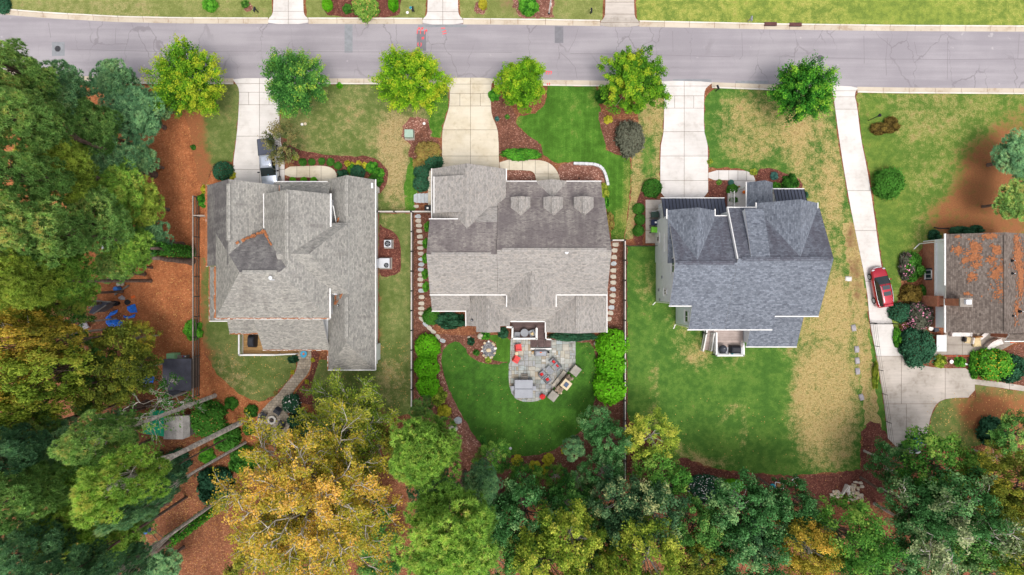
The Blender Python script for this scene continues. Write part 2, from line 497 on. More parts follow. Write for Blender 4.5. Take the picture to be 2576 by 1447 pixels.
mat_plain('bluestone', '9c9c96', .85, .1, 2.0); mat_plain('stepping', 'b9b0a2', .85, .12, 3.0); mat_plain('stepping_cool', 'aeb2b6', .85, .1, 3.0)
mat_plain('granite_wall', 'c9cacc', .85, .08, 3.0); mat_plain('fireplace_stone', '8c7c6c', .9, .3, 5.0); mat_plain('fireplace_slab', '9a948c', .85, .15, 2.0)
mat_plain('sandstone', 'd2bfa0', .85, .12, 3.0); mat_plain('flue_blue', '3e4f6e', .5, .1)
mat_plain('tarp_blue', '2a78e4', .5, .12, 2.0); mat_plain('tarp_green', '149a72', .6, .1, 1.5); mat_plain('shed_roof_dark', '4a4a55', .8, .2, 1.2)
mat_plain('shed_metal', '9c9794', .6, .25, .9); mat_plain('shed_panel_green', '8ec08e', .6, .08)
mat_plain('bark_grey', 'c2b9b1', .9, .35, 3.0, bump=.6); mat_plain('bark_brown', '6b5950', .9, .35, 3.0, bump=.6)
mat_plain('bark_pale', 'b4ada4', .85, .25, 3.0); mat_plain('straw_orange', '9c6442', .95, .25, 5.0)
mat_plain('leaf_litter', 'c79a5c', .9, .3, .7); mat_plain('petal_white', 'eeeae6', .7, .05); mat_plain('petal_pink', 'd98aa6', .7, .15)
mat_plain('pumpkin', 'e07020', .6, .1); mat_plain('water_butt', '3a78c8', .5, .1); mat_plain('white_cloth', 'd6d0cd', .8, .1)
mat_plain('sandbag', 'a29ca0', .85, .15, 3.0); mat_plain('rip_rap', 'cdbfae', .9, .25, 4.0); mat_plain('clay', '9c6a3c', .95, .2, 2.0)
mat_plain('board_pale', 'd5d8d8', .6, .05); mat_plain('flower_yellow', 'd9ae2c', .7, .15); mat_plain('flower_orange', 'd2622a', .7, .15)
mat_plain('blue_target', '4fa9cf', .6, .08); mat_plain('target_yellow', 'e8b63a', .6, .05)
mat_plain('cardboard', 'a57a4c', .85, .1); mat_plain('teal_plastic', '1b94a8', .5, .1)
def mat_car(name, c, metal=.35):
    t = NT(name); t.col(lin(c)); t.b.inputs['Roughness'].default_value = .22; t.b.inputs['Metallic'].default_value = metal
    t.b.inputs['Coat Weight'].default_value = 1.0; t.b.inputs['Coat Roughness'].default_value = .06; t.b.inputs['Specular IOR Level'].default_value = .5
mat_car('paint_car_red', 'b0102a'); mat_car('paint_car_silver', 'c3cad8', .5); mat_car('paint_car_dark', '3c4250', .4)
mat_plain('vinyl_cover', '4d5160', .6, .06); mat_plain('tyre', '1c1c1e', .8, .1); mat_plain('rim', 'b8bac0', .35, .05, metal=.7)
t = NT('glass_dark'); t.col(lin('1a2426')); t.b.inputs['Roughness'].default_value = .05; t.b.inputs['Specular IOR Level'].default_value = .8
t = NT('glass_window'); t.col(lin('2f3a40')); t.b.inputs['Roughness'].default_value = .06; t.b.inputs['Specular IOR Level'].default_value = .8
t = NT('chrome'); t.col(lin('d6d6dc')); t.b.inputs['Metallic'].default_value = .9; t.b.inputs['Roughness'].default_value = .15
t = NT('red_brick'); t.col(scale_col(t, t.mix(t.mapr(t.noise(4), .3, .7), lin('a8583c'), lin('96503a')), t.mapr(t.node('ShaderNodeObjectInfo').outputs['Random'], 0, 1, .8, 1.15, False)))
# --- foliage
mat_leaf('leaf_maple_yellow', '2c5416', '4a7a1c', '739a22', '98a42a', trans=.2)
mat_leaf('leaf_maple_green', '2a5624', '447834', '6f9c3e', 'a8a834', trans=.2)
mat_leaf('leaf_maple_lime', '345f12', '5a8a1a', '82a622', 'a2aa2c', trans=.2)
mat_leaf('leaf_elm', '1f4a18', '316e20', '5a9428', '8cb038', trans=.2)
mat_leaf('leaf_forest', '22481c', '416e30', '648e46', '90a04e', gain=1.5)
mat_leaf('leaf_forest_dark', '24461f', '3a6634', '568450', '7a9860', gain=1.5)
mat_leaf('leaf_cherrylaurel', '233f26', '3b5c3c', '5f7c52', 'aaac74', gain=1.5)
mat_leaf('leaf_olive', '3e4c1e', '606c28', '828832', '9c9034', gain=1.5)
mat_leaf('leaf_yellowgreen', '445e1e', '70862e', '98a23c', 'b0ac4a', gain=1.5)
mat_leaf('leaf_gold', '5a6024', '88802e', 'aa983c', 'c2a044', gain=1.5)
mat_leaf('leaf_orange', '727a22', 'a09634', 'c4a244', 'd8ac58')
mat_leaf('leaf_green', '27521e', '42742c', '66923a', '88a048')
mat_leaf('leaf_pale', '2e4228', '4d643c', '76885a', 'a4ac80')
mat_leaf('needle_green', '42612e', '628446', '86a056', 'a09658', trans=.35, gain=1.9)
mat_leaf('needle_dark', '38593e', '567c56', '789a6a', '8c9c6c', trans=.35, gain=1.9)
mat_leaf('needle_bright', '4c6e2e', '70963e', '96b24e', 'acaa56', trans=.35, gain=1.55)
mat_leaf('needle_olive', '546a28', '788c38', '98a446', 'aa9e50', trans=.35, gain=1.9)
mat_leaf('leaf_boxwood', '1a3a14', '2d5a1e', '477a2c', None)
mat_leaf('leaf_dark', '12291c', '20432b', '386348', None)
mat_leaf('leaf_lime', '2c6c12', '468c16', '66a820', None)
mat_leaf('leaf_hedge', '1f4a14', '357422', '5f9c30', None)
mat_leaf('leaf_bronze', '5c5228', '80703a', '9a824a', '8a9448')
mat_leaf('leaf_yellow', '66701a', '98982a', 'b8b03a', None)
mat_leaf('leaf_greyplum', '34362c', '4b4d40', '686a5a', None)
mat_leaf('leaf_bluegreen', '1a3a36', '2b5450', '4d7a70', None)
mat_leaf('leaf_brownbush', '40361a', '5a4a24', '76642f', None)
mat_leaf('leaf_juniper', '3a4626', '565e36', '787a4c', '8e7a4c')
# ------------------------------------------------------------------ ground sheets
def resample(poly, step):
    out = []
    n = len(poly)
    for i in range(n):
        a, b = poly[i], poly[(i + 1) % n]
        L = math.hypot(b[0] - a[0], b[1] - a[1]); k = max(1, int(L / step))
        for j in range(k):
            out.append((a[0] + (b[0] - a[0]) * j / k, a[1] + (b[1] - a[1]) * j / k))
    return out
def smooth_poly(poly, it=2):
    for _ in range(it):
        out = []; n = len(poly)
        for i in range(n):
            a, b = poly[i], poly[(i + 1) % n]
            out.append((a[0] * .75 + b[0] * .25, a[1] * .75 + b[1] * .25))
            out.append((a[0] * .25 + b[0] * .75, a[1] * .25 + b[1] * .75))
        poly = out
    return poly
def inside(pts, poly):
    x, y = pts[:, 0], pts[:, 1]; r = np.zeros(len(pts), bool); n = len(poly)
    for i in range(n):
        x1, y1 = poly[i]; x2, y2 = poly[(i + 1) % n]
        if y1 == y2: continue
        c = ((y1 > y) != (y2 > y)) & (x < (x2 - x1) * (y - y1) / (y2 - y1) + x1)
        r ^= c
    return r
def weight(pts, base, blobs):
    """pts in survey pixels"""
    w = np.full(len(pts), float(base))
    for b in blobs or []:
        px, py, rx, ry, val = b[:5]; a = math.radians(b[5]) if len(b) > 5 else 0.0
        dx, dy = pts[:, 0] - px, pts[:, 1] - py
        u = (dx * math.cos(a) + dy * math.sin(a)) / rx; v = (-dx * math.sin(a) + dy * math.cos(a)) / ry
        d = np.sqrt(u * u + v * v); q = np.clip(1.5 - d, 0, 1); w += val * q * q * (3 - 2 * q)
    return np.clip(w, -.5, .86)
def sheet(name, poly, z, mat, dry=(0, None), soil=(0, None), jag=0.10, grid=0.7, seed=1, smooth=1, relief=0.0):
    rnd = random.Random(seed)
    if smooth: poly = smooth_poly(poly, smooth)
    P = [G(*p) for p in poly]
    P = resample(P, 0.4)
    if jag:
        P = [(x + rnd.uniform(-jag, jag), y + rnd.uniform(-jag, jag)) for x, y in P]
    arr = np.array(P)
    x0, y0 = arr.min(0); x1, y1 = arr.max(0)
    gx, gy = np.meshgrid(np.arange(x0 + grid / 2, x1, grid), np.arange(y0 + grid / 2, y1, grid))
    g = np.stack([gx.ravel(), gy.ravel()], 1)
    g += np.array([[rnd.uniform(-.15, .15), rnd.uniform(-.15, .15)] for _ in range(len(g))]) if len(g) else g
    if len(g): g = g[inside(g, P)]
    allp = [Vector(p) for p in P] + [Vector(p) for p in g.tolist()]
    n = len(P)
    r = delaunay_2d_cdt(allp, [(i, (i + 1) % n) for i in range(n)], [], 1, 1e-4)
    vs = [(v.x, v.y, z + (relief * rnd.random() if relief else 0)) for v in r[0]]
    me = bpy.data.meshes.new(name); me.from_pydata(vs, [], [tuple(f) for f in r[2]])
    a = np.array(vs)[:, :2]; pp = np.stack([a[:, 0] / S + CX, CY - a[:, 1] / S], 1)
    for nm, (base, blobs) in (('dry', dry), ('soil', soil)):
        at = me.attributes.new(nm, 'FLOAT', 'POINT'); at.data.foreach_set('value', weight(pp, base, blobs).astype(np.float32))
    me.materials.append(M_(mat))
    bm = bmesh.new(); bm.from_mesh(me); bmesh.ops.recalc_face_normals(bm, faces=bm.faces[:])
    if bm.faces and sum(f.normal.z for f in bm.faces) < 0: bmesh.ops.reverse_faces(bm, faces=bm.faces[:])
    bm.to_mesh(me); bm.free()
    o = bpy.data.objects.new(name, me); C.objects.link(o)
    return struct(o)

MB().add([(-900, -900, 0), (900, -900, 0), (900, 900, 0), (-900, 900, 0)], [(0, 1, 2, 3)]).build('ground', 'woodland_floor')['kind'] = 'structure'
# pine straw under the left wood and yard
sheet('pine_straw_bed', [(-60, 215), (505, 215), (530, 300), (522, 470), (520, 700), (515, 900), (500, 1000), (420, 960), (380, 900), (330, 800), (200, 720), (-60, 720)], .006, 'pine_straw', seed=3)
sheet('pine_straw_bed', [(500, 870), (560, 950), (640, 1015), (700, 1000), (740, 930), (760, 900), (820, 900), (800, 960), (770, 1000), (800, 1060), (770, 1110), (680, 1120), (600, 1110), (500, 1060), (480, 1000)], .007, 'pine_straw', seed=4)

# street
RT = [(-300, 5), (-100, 24), (0, 36), (75, 43), (150, 48), (300, 56), (460, 59.5), (644, 60), (960, 60.5), (1288, 62.5), (1450, 65), (1610, 67.5), (1780, 71), (1932, 74.5), (2254, 78.5), (2576, 80), (2900, 81)]
RB = [(-300, 145), (-100, 163), (0, 173), (75, 181), (150, 188), (260, 194.5), (400, 197), (590, 197.5), (824, 197.5), (1111, 198), (1244, 199), (1375, 201.5), (1600, 204), (1788, 207), (1932, 212.5), (2080, 217), (2254, 220.5), (2576, 222.5), (2900, 224)]
def ipol(L, x):
    for (a, b), (c, d) in zip(L, L[1:]):
        if a <= x <= c: return b + (d - b) * (x - a) / (c - a)
    return L[-1][1]
def road_strip(name, xs, top, bot, z, mat):
    m = MB(); n = len(xs)
    vs = [(*G(x, top(x)), z) for x in xs] + [(*G(x, bot(x)), z) for x in xs]
    m.add(vs, [(i, n + i, n + i + 1, i + 1) for i in range(n - 1)])
    return m.build(name, mat)
xs = list(range(-300, 2901, 40))
road = struct(road_strip('road', xs, lambda x: ipol(RT, x) - 2, lambda x: ipol(RB, x) + 2, .010, 'asphalt'))
def patch(name, x0, x1, y0, y1, mat, z=.014):
    m = MB(); m.add([(*G(x0, y1), z), (*G(x1, y1), z), (*G(x1, y0), z), (*G(x0, y0), z)], [(0, 1, 2, 3)])
    o = m.build(name, mat, road); return o
patch('asphalt_patch', 867, 887, 61.5, 133, 'asphalt_patch')
patch('asphalt_patch', 1048.5, 1072, 78, 128, 'asphalt_dark')
patch('asphalt_patch', 1052, 1174, 62.6, 68.5, 'asphalt_patch')
patch('asphalt_patch', 1395.5, 1417, 67, 108.5, 'asphalt_dark')
patch('asphalt_patch', 131, 163, 106, 141, 'asphalt_patch')
patch('asphalt_patch', 1693, 1790, 199.5, 206, 'asphalt_patch', .0135)
patch('asphalt_patch', 1850, 1932, 203.5, 211, 'asphalt_patch', .0135)
# long seam lines of the paving
for (pts, w) in (([(170, 124), (400, 130), (640, 129), (900, 131), (1150, 131), (1288, 132)], .045), ([(1435, 135), (1600, 137), (1750, 141), (1840, 143.5)], .05), ([(2080, 146), (2200, 149), (2400, 150), (2576, 148.5)], .05), ([(122, 58), (128, 95)], .05), ([(292, 70), (290, 110)], .04),
               ([(1410, 132), (1430, 150), (1447, 170), (1452, 198)], .05), ([(1455, 70), (1446, 100), (1430, 130)], .04), ([(1692, 78), (1693, 130)], .045), ([(1866, 82), (1868, 140), (1860, 150)], .045), ([(2173, 90), (2174, 160)], .05), ([(2233, 95), (2228, 150), (2230, 190)], .05), ([(2300, 105), (2307, 140), (2322, 143)], .05), ([(2384, 95), (2383, 200)], .045), ([(2564, 85), (2560, 148)], .05)):
    m = MB()
    for i in range(len(pts) - 1):
        a, b = Vector((*G(*pts[i]), .0150)), Vector((*G(*pts[i + 1]), .0150))
        d = (b - a).normalized(); nrm = Vector((-d.y, d.x, 0)) * w * .6
        m.add([a - nrm, b - nrm, b + nrm, a + nrm], [(0, 1, 2, 3)])
    m.build('crack', 'asphalt_seam', road)
# utility paint
def paint(strokes, w=.05, z=.019):
    m = MB()
    for st in strokes:
        for i in range(len(st) - 1):
            a, b = Vector((*G(*st[i]), z)), Vector((*G(*st[i + 1]), z)); z += .0004
            d = (b - a).normalized(); nrm = Vector((-d.y, d.x, 0)) * w
            a = a - d * w * .6; b = b + d * w * .6
            m.add([a - nrm, b - nrm, b + nrm, a + nrm], [(0, 1, 2, 3)])
    return m.build('paint_mark', 'paint_red', road)
for ox in (1049.5, 1057.5):
    paint([[(ox, 85), (ox + .8, 76), (ox + 3, 72.5), (ox + 7, 71)], [(ox + 4, 69.5), (ox + 7, 71), (ox + 5.5, 74)]])
paint([[(1068, 86), (1068.5, 77), (1074.5, 77)], [(1072, 75), (1074.5, 77), (1072.5, 80)]])
paint([[(1062, 94), (1066, 98.5)], [(1066, 93.5), (1061.5, 99)], [(1061, 96), (1066.5, 96)]])
paint([[(1052, 108), (1051, 112), (1052.5, 116)]]); paint([[(1059, 108), (1060, 112), (1058.5, 117)]])
paint([[(1110, 71.5), (1119, 71)]]); paint([[(1113, 80.5), (1122, 78), (1119, 77)]]); paint([[(1114, 86), (1123, 84)]])
for ox in (1371, 1377, 1383):
    paint([[(ox, 180), (ox + 4, 180), (ox + 4.5, 182), (ox + 2.5, 187)]], .045)
paint([[(1377, 211), (1377.5, 215)]], .05, .15); paint([[(1382, 210), (1382.5, 215)]], .05, .15)
def manhole(px, py, label):
    t = thing('manhole_cover', label, 'manhole', (*G(px, py), .016))
    MB().cyl((0, 0, 0), .36, .012, 24).build('rim', 'iron', t)
    m = MB().cyl((0, 0, .004), .30, .014, 20); m.build('lid', 'black_metal' if px < 500 else 'iron', t)
    m = MB()
    for i in range(-3, 4): m.box((i * .08, 0, .020), (.025, .5 - abs(i) * .06, .008))
    m.build('tread', 'iron', t)
manhole(145.5, 123, 'dark round manhole cover inside the square grey road patch')
manhole(2063.5, 146.5, 'grey round manhole cover in bare asphalt without a patch around it')
for (px, py) in ((1937.5, 61.5), (2000, 62.7)):
    t = thing('storm_inlet', 'brown iron storm drain inlet set into the far kerb', 'drain', (*G(px, py), 0), 0, 'brown storm inlets in the kerb')
    MB().bbox((0, 0, .09), (1.45, .42, .20), 0, .03).build('hood', 'storm_iron', t)
    MB().box((0, -.222, .08), (1.2, .02, .10)).build('throat', 'black_metal', t)

# kerbs: gutter pan and rolled kerb, one piece after another
def kerb(name, L, side, skips):
    root = bpy.data.objects.new(name, None); C.objects.link(root); struct(root)
    ends = [-80.0] + [e for sk in skips for e in sk] + [2680.0]
    for e0, e1 in zip(ends[::2], ends[1::2]):
        n = max(1, round((e1 - e0) / 64))
        for i in range(n):
            x, x2 = e0 + (e1 - e0) * i / n, e0 + (e1 - e0) * (i + 1) / n
            g = .45
            prof = [(0, .016), (.50, .022), (.53, .10), (.57, .13), (.68, .13), (.69, -.05), (0, -.05)]
            pt = lambda xx, o, z: (G(xx, ipol(L, xx))[0], G(xx, ipol(L, xx))[1] + side * o, z)
            MB().loft([[pt(xx, o, z) for (o, z) in prof] for xx in (x + g, x2 - g)]).build('kerb_stone', 'kerb_concrete', root)
            MB().loft([[pt(xx, o, z) for (o, z) in ((.545, .118), (.565, .134), (.685, .134), (.695, .05), (.6, .05))] for xx in (x + g, x2 - g)]).build('kerb_top', 'kerb_white', root)
kerb('kerb_far', RT, 1, [(675, 776), (1063, 1165), (1510, 1608)])
kerb('kerb_near', RB, -1, [(588, 718), (1113, 1243), (1665, 1790), (2088, 2156)])

# ------------------------------------------------------------------ slabs
def clip_half(poly, a, b, c):
    """keep a*x+b*y<=c"""
    out = []; n = len(poly)
    for i in range(n):
        p, q = poly[i], poly[(i + 1) % n]
        dp, dq = a * p[0] + b * p[1] - c, a * q[0] + b * q[1] - c
        if dp <= 0: out.append(p)
        if (dp < 0) != (dq < 0) and dp != dq:
            t = dp / (dp - dq); out.append((p[0] + (q[0] - p[0]) * t, p[1] + (q[1] - p[1]) * t))
    return out
def clip_rect(poly, x0, x1, y0, y1):
    for (a, b, c) in ((-1, 0, -x0), (1, 0, x1), (0, -1, -y0), (0, 1, y1)):
        if len(poly) < 3: return []
        poly = clip_half(poly, a, b, c)
    return poly
def area(poly): return .5 * abs(sum(poly[i][0] * poly[(i + 1) % len(poly)][1] - poly[(i + 1) % len(poly)][0] * poly[i][1] for i in range(len(poly))))
def clean(poly, e=.15):
    out = []
    for p in poly:
        if not out or math.hypot(p[0] - out[-1][0], p[1] - out[-1][1]) > e: out.append(p)
    if len(out) > 1 and math.hypot(out[0][0] - out[-1][0], out[0][1] - out[-1][1]) < e: out.pop()
    return out
def slabs(root, name, outline, cells, mat, z0=-.02, z1=.045, gap=.45):
    k = 0
    for (x0, x1, y0, y1) in cells:
        p = clean(clip_rect(outline, x0 + gap, x1 - gap, y0 + gap, y1 - gap))
        if len(p) < 3 or area(p) < 6: continue
        MB().prism([G(*q) for q in p], z0, z1 + .0008 * (k % 4)).build(name, mat, root); k += 1
def grid_cells(xs, ys): return [(xs[i], xs[i + 1], ys[j], ys[j + 1]) for j in range(len(ys) - 1) for i in range(len(xs) - 1)]
def paved(name, outline, cells, mat, sm=1, z1=.045, base='joint_dirt', piece='slab'):
    ol = smooth_poly(outline, sm) if sm else outline
    root = struct(MB().prism([G(*p) for p in ol], -.03, .018).build(name, base))
    slabs(root, piece, ol, cells, mat, z1=z1)
    return root
INF = 4000
D1 = [(584, 197), (722, 197), (712, 207), (705, 216), (704, 240), (704, 345), (716, 398), (716, 480), (592, 480), (587.5, 430), (588, 400), (592, 375), (599, 310), (602, 250), (602, 228), (598, 216), (592, 209)]
paved('driveway', D1, grid_cells([560, 653, 760], [190, 211]) + grid_cells([560, 653, 760], [211, 232.5]) + grid_cells([560, 626, 653, 677, 760], [232.5, 264]) + grid_cells([560, 653, 703.5, 760], [264, 343, 427, 520]), 'concrete_white')
D2 = [(1108, 196), (1248, 196), (1238, 208), (1235.5, 216), (1234.5, 262), (1237, 290), (1248, 315), (1254, 338), (1255.5, 430), (1255, 470), (1112, 470), (1112, 350), (1114, 322), (1123, 295), (1131, 265), (1131.5, 232), (1130, 222), (1122, 212)]
paved('driveway', D2, grid_cells([1100, 1183.5, 1260], [190, 212]) + grid_cells([1100, 1183.5, 1260], [212, 235.5]) + grid_cells([1100, 1157, 1183.5, 1208.5, 1260], [235.5, 267]) + grid_cells([1100, 1183.5, 1260], [267, 327, 393, 480]), 'concrete_cream')
D3 = [(1660, 203), (1796, 206), (1782, 216), (1773, 226), (1770.5, 245), (1770.5, 330), (1777, 352), (1781, 372), (1781, 520), (1661, 520), (1661, 372), (1667, 345), (1670, 325), (1671, 240), (1671, 225), (1668, 214)]
paved('driveway', D3, grid_cells([1650, 1721, 1800], [196, 217]) + grid_cells([1650, 1721, 1800], [217, 241.5]) + grid_cells([1650, 1697, 1721, 1745, 1800], [241.5, 272.5]) + grid_cells([1650, 1721, 1800], [272.5, 331.5, 393, 454.5, 530]), 'concrete_white')
D4 = [(2084, 215), (2160, 219), (2152, 230), (2149.5, 243), (2155, 262), (2165, 350), (2180, 420), (2196, 520), (2212, 640), (2225, 720), (2243, 810), (2256, 852), (2275, 893), (2300, 915), (2360, 927), (2451, 926), (2452, 1000), (2385, 1001), (2357, 1012), (2342, 1040), (2334, 1080), (2332, 1130), (2236, 1130), (2225, 1020), (2212, 940), (2202, 880), (2188, 815), (2180, 720), (2155, 600), (2135, 500), (2115, 380), (2099, 262), (2096, 240), (2092, 226)]
d4 = paved('driveway', D4, grid_cells([2080, 2170], [205, 229, 244]) + grid_cells([2080, 2170], [244, 275]) + grid_cells([2080, 2300], [275, 480, 580, 708, 815]) + grid_cells([2180, 2400], [815, 896]), 'concrete_white')
d4_outline = smooth_poly(D4, 1)
slabs(d4, 'slab', d4_outline, grid_cells([2190, 2267, 2377, 2470], [896, 1016]) + grid_cells([2190, 2280, 2400], [1016, 1140]), 'concrete_old')
def far_drive(cx0, cx1, yk, mat, ys):
    xm = (cx0 + cx1) / 2
    ol = [(cx0, -60), (cx1, -60), (cx1, yk - 22), (cx1 + 4, yk - 9), (cx1 + 13, yk - 2), (cx1 + 13, yk + 12), (cx0 - 13, yk + 12), (cx0 - 13, yk - 2), (cx0 - 4, yk - 9), (cx0, yk - 22)]
    paved('driveway', ol, grid_cells([cx0 - 30, xm, cx1 + 30] if mat != 'concrete_old' else [cx0 - 30, cx1 + 30], ys), mat, 1)
far_drive(688, 763, 49, 'concrete_white', [-70, -30, 29, 49, 70])
far_drive(1076, 1152, 50, 'concrete_white', [-70, -30, 30, 50, 70])
far_drive(1523, 1595, 56, 'concrete_old', [-70, 6, 36, 57, 80])
# garden walks
W1 = [(716.5, 420), (770, 418), (812, 417), (832, 421), (845, 432), (848, 446), (848, 462), (806, 462), (800, 452), (788, 446), (716.5, 447)]
paved('walkway', W1, grid_cells([700, 747, 779, 808, 860], [400, 470]), 'concrete_cream')
W2 = [(1256.5, 402.5), (1340, 402.5), (1365, 404), (1385, 412), (1400, 428), (1408, 446), (1410, 470), (1349, 470), (1348, 445), (1343, 434), (1330, 428.5), (1256.5, 428)]
paved('walkway', W2, grid_cells([1240, 1281, 1314, 1346.5, 1379, 1420], [390, 438]) + grid_cells([1340, 1379, 1420], [438, 480]), 'concrete_cream')
W3 = [(1782, 429), (1865, 428.5), (1886, 433), (1898, 445), (1901, 465), (1901, 492), (1866, 492), (1850, 468), (1846, 458), (1838, 453), (1782, 453.5)]
paved('walkway', W3, grid_cells([1770, 1808, 1833, 1856, 1878, 1910], [420, 455]) + grid_cells([1840, 1910], [455, 500]), 'concrete_white')
paved('walkway', [(1624, 503), (1664, 503), (1664, 612), (1624, 612)], grid_cells([1600, 1700], [495, 526, 549, 580, 620]), 'concrete_old', 0)
paved('walkway', [(1077, 430), (1089, 430), (1089, 520), (1077, 520)], grid_cells([1060, 1100], [420, 450, 482, 525]), 'concrete_cream', 0)
paved('walkway', [(2450, 954), (2520, 962), (2620, 978), (2620, 991), (2520, 976), (2450, 967)], grid_cells([2440, 2539, 2640], [940, 1000]), 'concrete_old', 0)
P4 = [(2340, 880), (2380, 835), (2480, 835), (2585, 845), (2520, 880), (2492, 892), (2478, 905), (2452, 900), (2446, 930), (2436, 930), (2436, 897), (2350, 895)]
paved('patio', P4, grid_cells([2330, 2420, 2500, 2600], [820, 868, 910, 940]), 'concrete_dark', 0)
# curved paved walk and fire pit terrace behind the left house
def paver_mat(name, c1, c2, mortar, w, h, rz=0.0):
    t = NT(name)
    br = t.node('ShaderNodeTexBrick'); br.inputs['Scale'].default_value = 1
    br.inputs['Brick Width'].default_value = w; br.inputs['Row Height'].default_value = h; br.inputs['Mortar Size'].default_value = .018
    br.inputs['Color1'].default_value = lin(c1); br.inputs['Color2'].default_value = lin(c2); br.inputs['Mortar'].default_value = lin(mortar)
    t.l.new(t.stretch(1, 1, 1, rz), br.inputs['Vector'])
    st = t.mapr(t.noise(.8, 4.0, .65), .46, .66, 0, .55)
    c = t.mix(st, scale_col(t, br.outputs['Color'], t.mapr(t.noise(3, 4.0), .3, .7, .85, 1.12)), lin('6b6258'))
    t.col(c); t.bump(br.outputs['Fac'], -.3, .01)
paver_mat('pavers', 'b5a898', 'a69885', '75695c', .42, .30)
path = [(748, 878), (782, 878), (784, 900), (782, 925), (772, 945), (755, 962), (738, 985), (727, 1010), (722, 1040), (660, 1040), (668, 1020), (685, 1005), (705, 985), (722, 962), (738, 945), (748, 925), (750, 900)]
struct(MB().prism([G(*p) for p in smooth_poly(path, 2)], -.02, .05).build('garden_path', 'pavers'))
circ = [(689 + 39 * math.cos(a), 1060 + 44 * math.sin(a)) for a in [2 * math.pi * k / 40 for k in range(40)]]
struct(MB().prism([G(*p) for p in circ], -.02, .062).build('terrace', 'pavers'))
rim = thing('terrace_border', 'curved stone border round the fire pit terrace', 'kerb')
for k in range(30):
    a0, a1 = math.pi * (-.1 + 1.25 * k / 30), math.pi * (-.1 + 1.25 * (k + .93) / 30)
    q = [G(689 + 37 * math.cos(a0), 1060 + 42 * math.sin(a0)), G(689 + 41 * math.cos(a0), 1060 + 46 * math.sin(a0)), G(689 + 41 * math.cos(a1), 1060 + 46 * math.sin(a1)), G(689 + 37 * math.cos(a1), 1060 + 42 * math.sin(a1))]
    MB().prism(q, 0, .09).build('stone', 'stepping', rim)

# ------------------------------------------------------------------ lawns and beds
far_top = lambda a, b, n=8: [(x, ipol(RT, x) - 14) for x in [a + (b - a) * i / (n - 1) for i in range(n)]]
near_bot = lambda a, b, n=8: [(x, ipol(RB, x) + 14.5) for x in [a + (b - a) * i / (n - 1) for i in range(n)]]
sheet('lawn', [(-80, -70), (686, -70)] + far_top(684, -80), .008, 'lawn_far', (.12, [(330, 20, 60, 30, .2), (640, 10, 60, 40, -.1), (200, 10, 80, 30, .15)]), smooth=0, jag=.06, seed=11)
sheet('lawn', [(765, -70), (1075, -70)] + far_top(1070, 772), .008, 'lawn_far', (.02, None), smooth=0, jag=.06, seed=12)
sheet('lawn', [(1154, -70), (1521, -70)] + far_top(1516, 1158), .008, 'lawn_far', (.05, [(1210, 20, 50, 40, .0), (1330, 10, 70, 30, .1)]), (0, [(1320, 0, 90, 40, .45)]), smooth=0, jag=.06, seed=13)
sheet('lawn', [(1597, -70), (2700, -70)] + far_top(2700, 1602), .008, 'lawn_lime', (.15, [(1700, 30, 150, 60, .15), (2050, 40, 80, 50, .15), (2300, 30, 160, 40, -.2), (2480, 10, 120, 40, .1)]), smooth=0, jag=.06, seed=14)
sheet('mulch_bed', [(812, -70), (1012, -70), (1008, 20), (1000, 45), (825, 45), (815, 20)], .014, 'mulch_red', seed=21)
sheet('mulch_bed', [(1183 + 17 * math.cos(a) + 25, 21 + 16 * math.sin(a)) for a in [k * .52 for k in range(12)]], .014, 'mulch_chip', seed=22)
sheet('mulch_bed', [(623 + 12 * math.cos(a), 17 + 13 * math.sin(a)) for a in [k * .52 for k in range(12)]], .014, 'mulch_chip', seed=23)
sheet('mulch_bed', [(-80, -60), (18, -60), (24, 5), (20, 24), (-80, 15)], .014, 'mulch_brown', seed=24)
sheet('mulch_bed', [(1288, -70), (1398, -70), (1394, 40), (1390, 46), (1290, 45)], .014, 'mulch_chip', seed=25, jag=.2)
# lot of the left house
sheet('lawn', near_bot(470, 597, 5) + [(602, 235), (601, 270), (596, 320), (588, 385), (585, 408), (560, 406), (538, 415), (528, 440), (515, 470), (498, 450), (486, 380), (478, 330), (460, 280), (440, 230)], .010, 'lawn_worn', (-.1, None), (.05, [(470, 300, 50, 60, .8), (480, 400, 45, 60, .9), (470, 250, 25, 30, .3), (520, 440, 30, 30, .5)]), smooth=0, seed=31)
sheet('lawn', [(705, 222)] + near_bot(725, 1108, 9) + [(1124, 219), (1129, 235), (1128, 262), (1119, 292), (1111, 320), (1109, 345), (1085, 345), (1060, 370), (1052, 395), (1040, 400), (1040, 532), (952, 532), (950, 485), (975, 455), (970, 425), (935, 397), (880, 399), (800, 392), (745, 378), (730, 352), (706, 345)], .010, 'lawn_worn', (.06, [(900, 330, 110, 70, .12), (990, 400, 40, 110, .75), (1060, 260, 50, 40, .3), (1020, 330, 40, 40, .5), (1100, 270, 20, 60, -.5)]), (0, [(1030, 330, 24, 30, .3)]), smooth=0, seed=32)
sheet('lawn', [(1030, 395), (1046, 392), (1046, 530), (1024, 530), (1020, 450)], .0125, 'lawn_lush', (0, None), jag=.3, seed=33, smooth=0)
sheet('lawn', [(953, 537), (1034, 537), (1034, 1040), (960, 1060), (870, 1050), (790, 1030), (768, 985), (790, 930), (800, 905), (828, 905), (940, 905), (953, 880)], .010, 'lawn_worn', (-.05, [(990, 950, 40, 60, .4), (960, 560, 30, 30, .3)]), (0, [(870, 1040, 120, 30, .5), (953, 800, 4, 130, .45)]), smooth=0, seed=34)
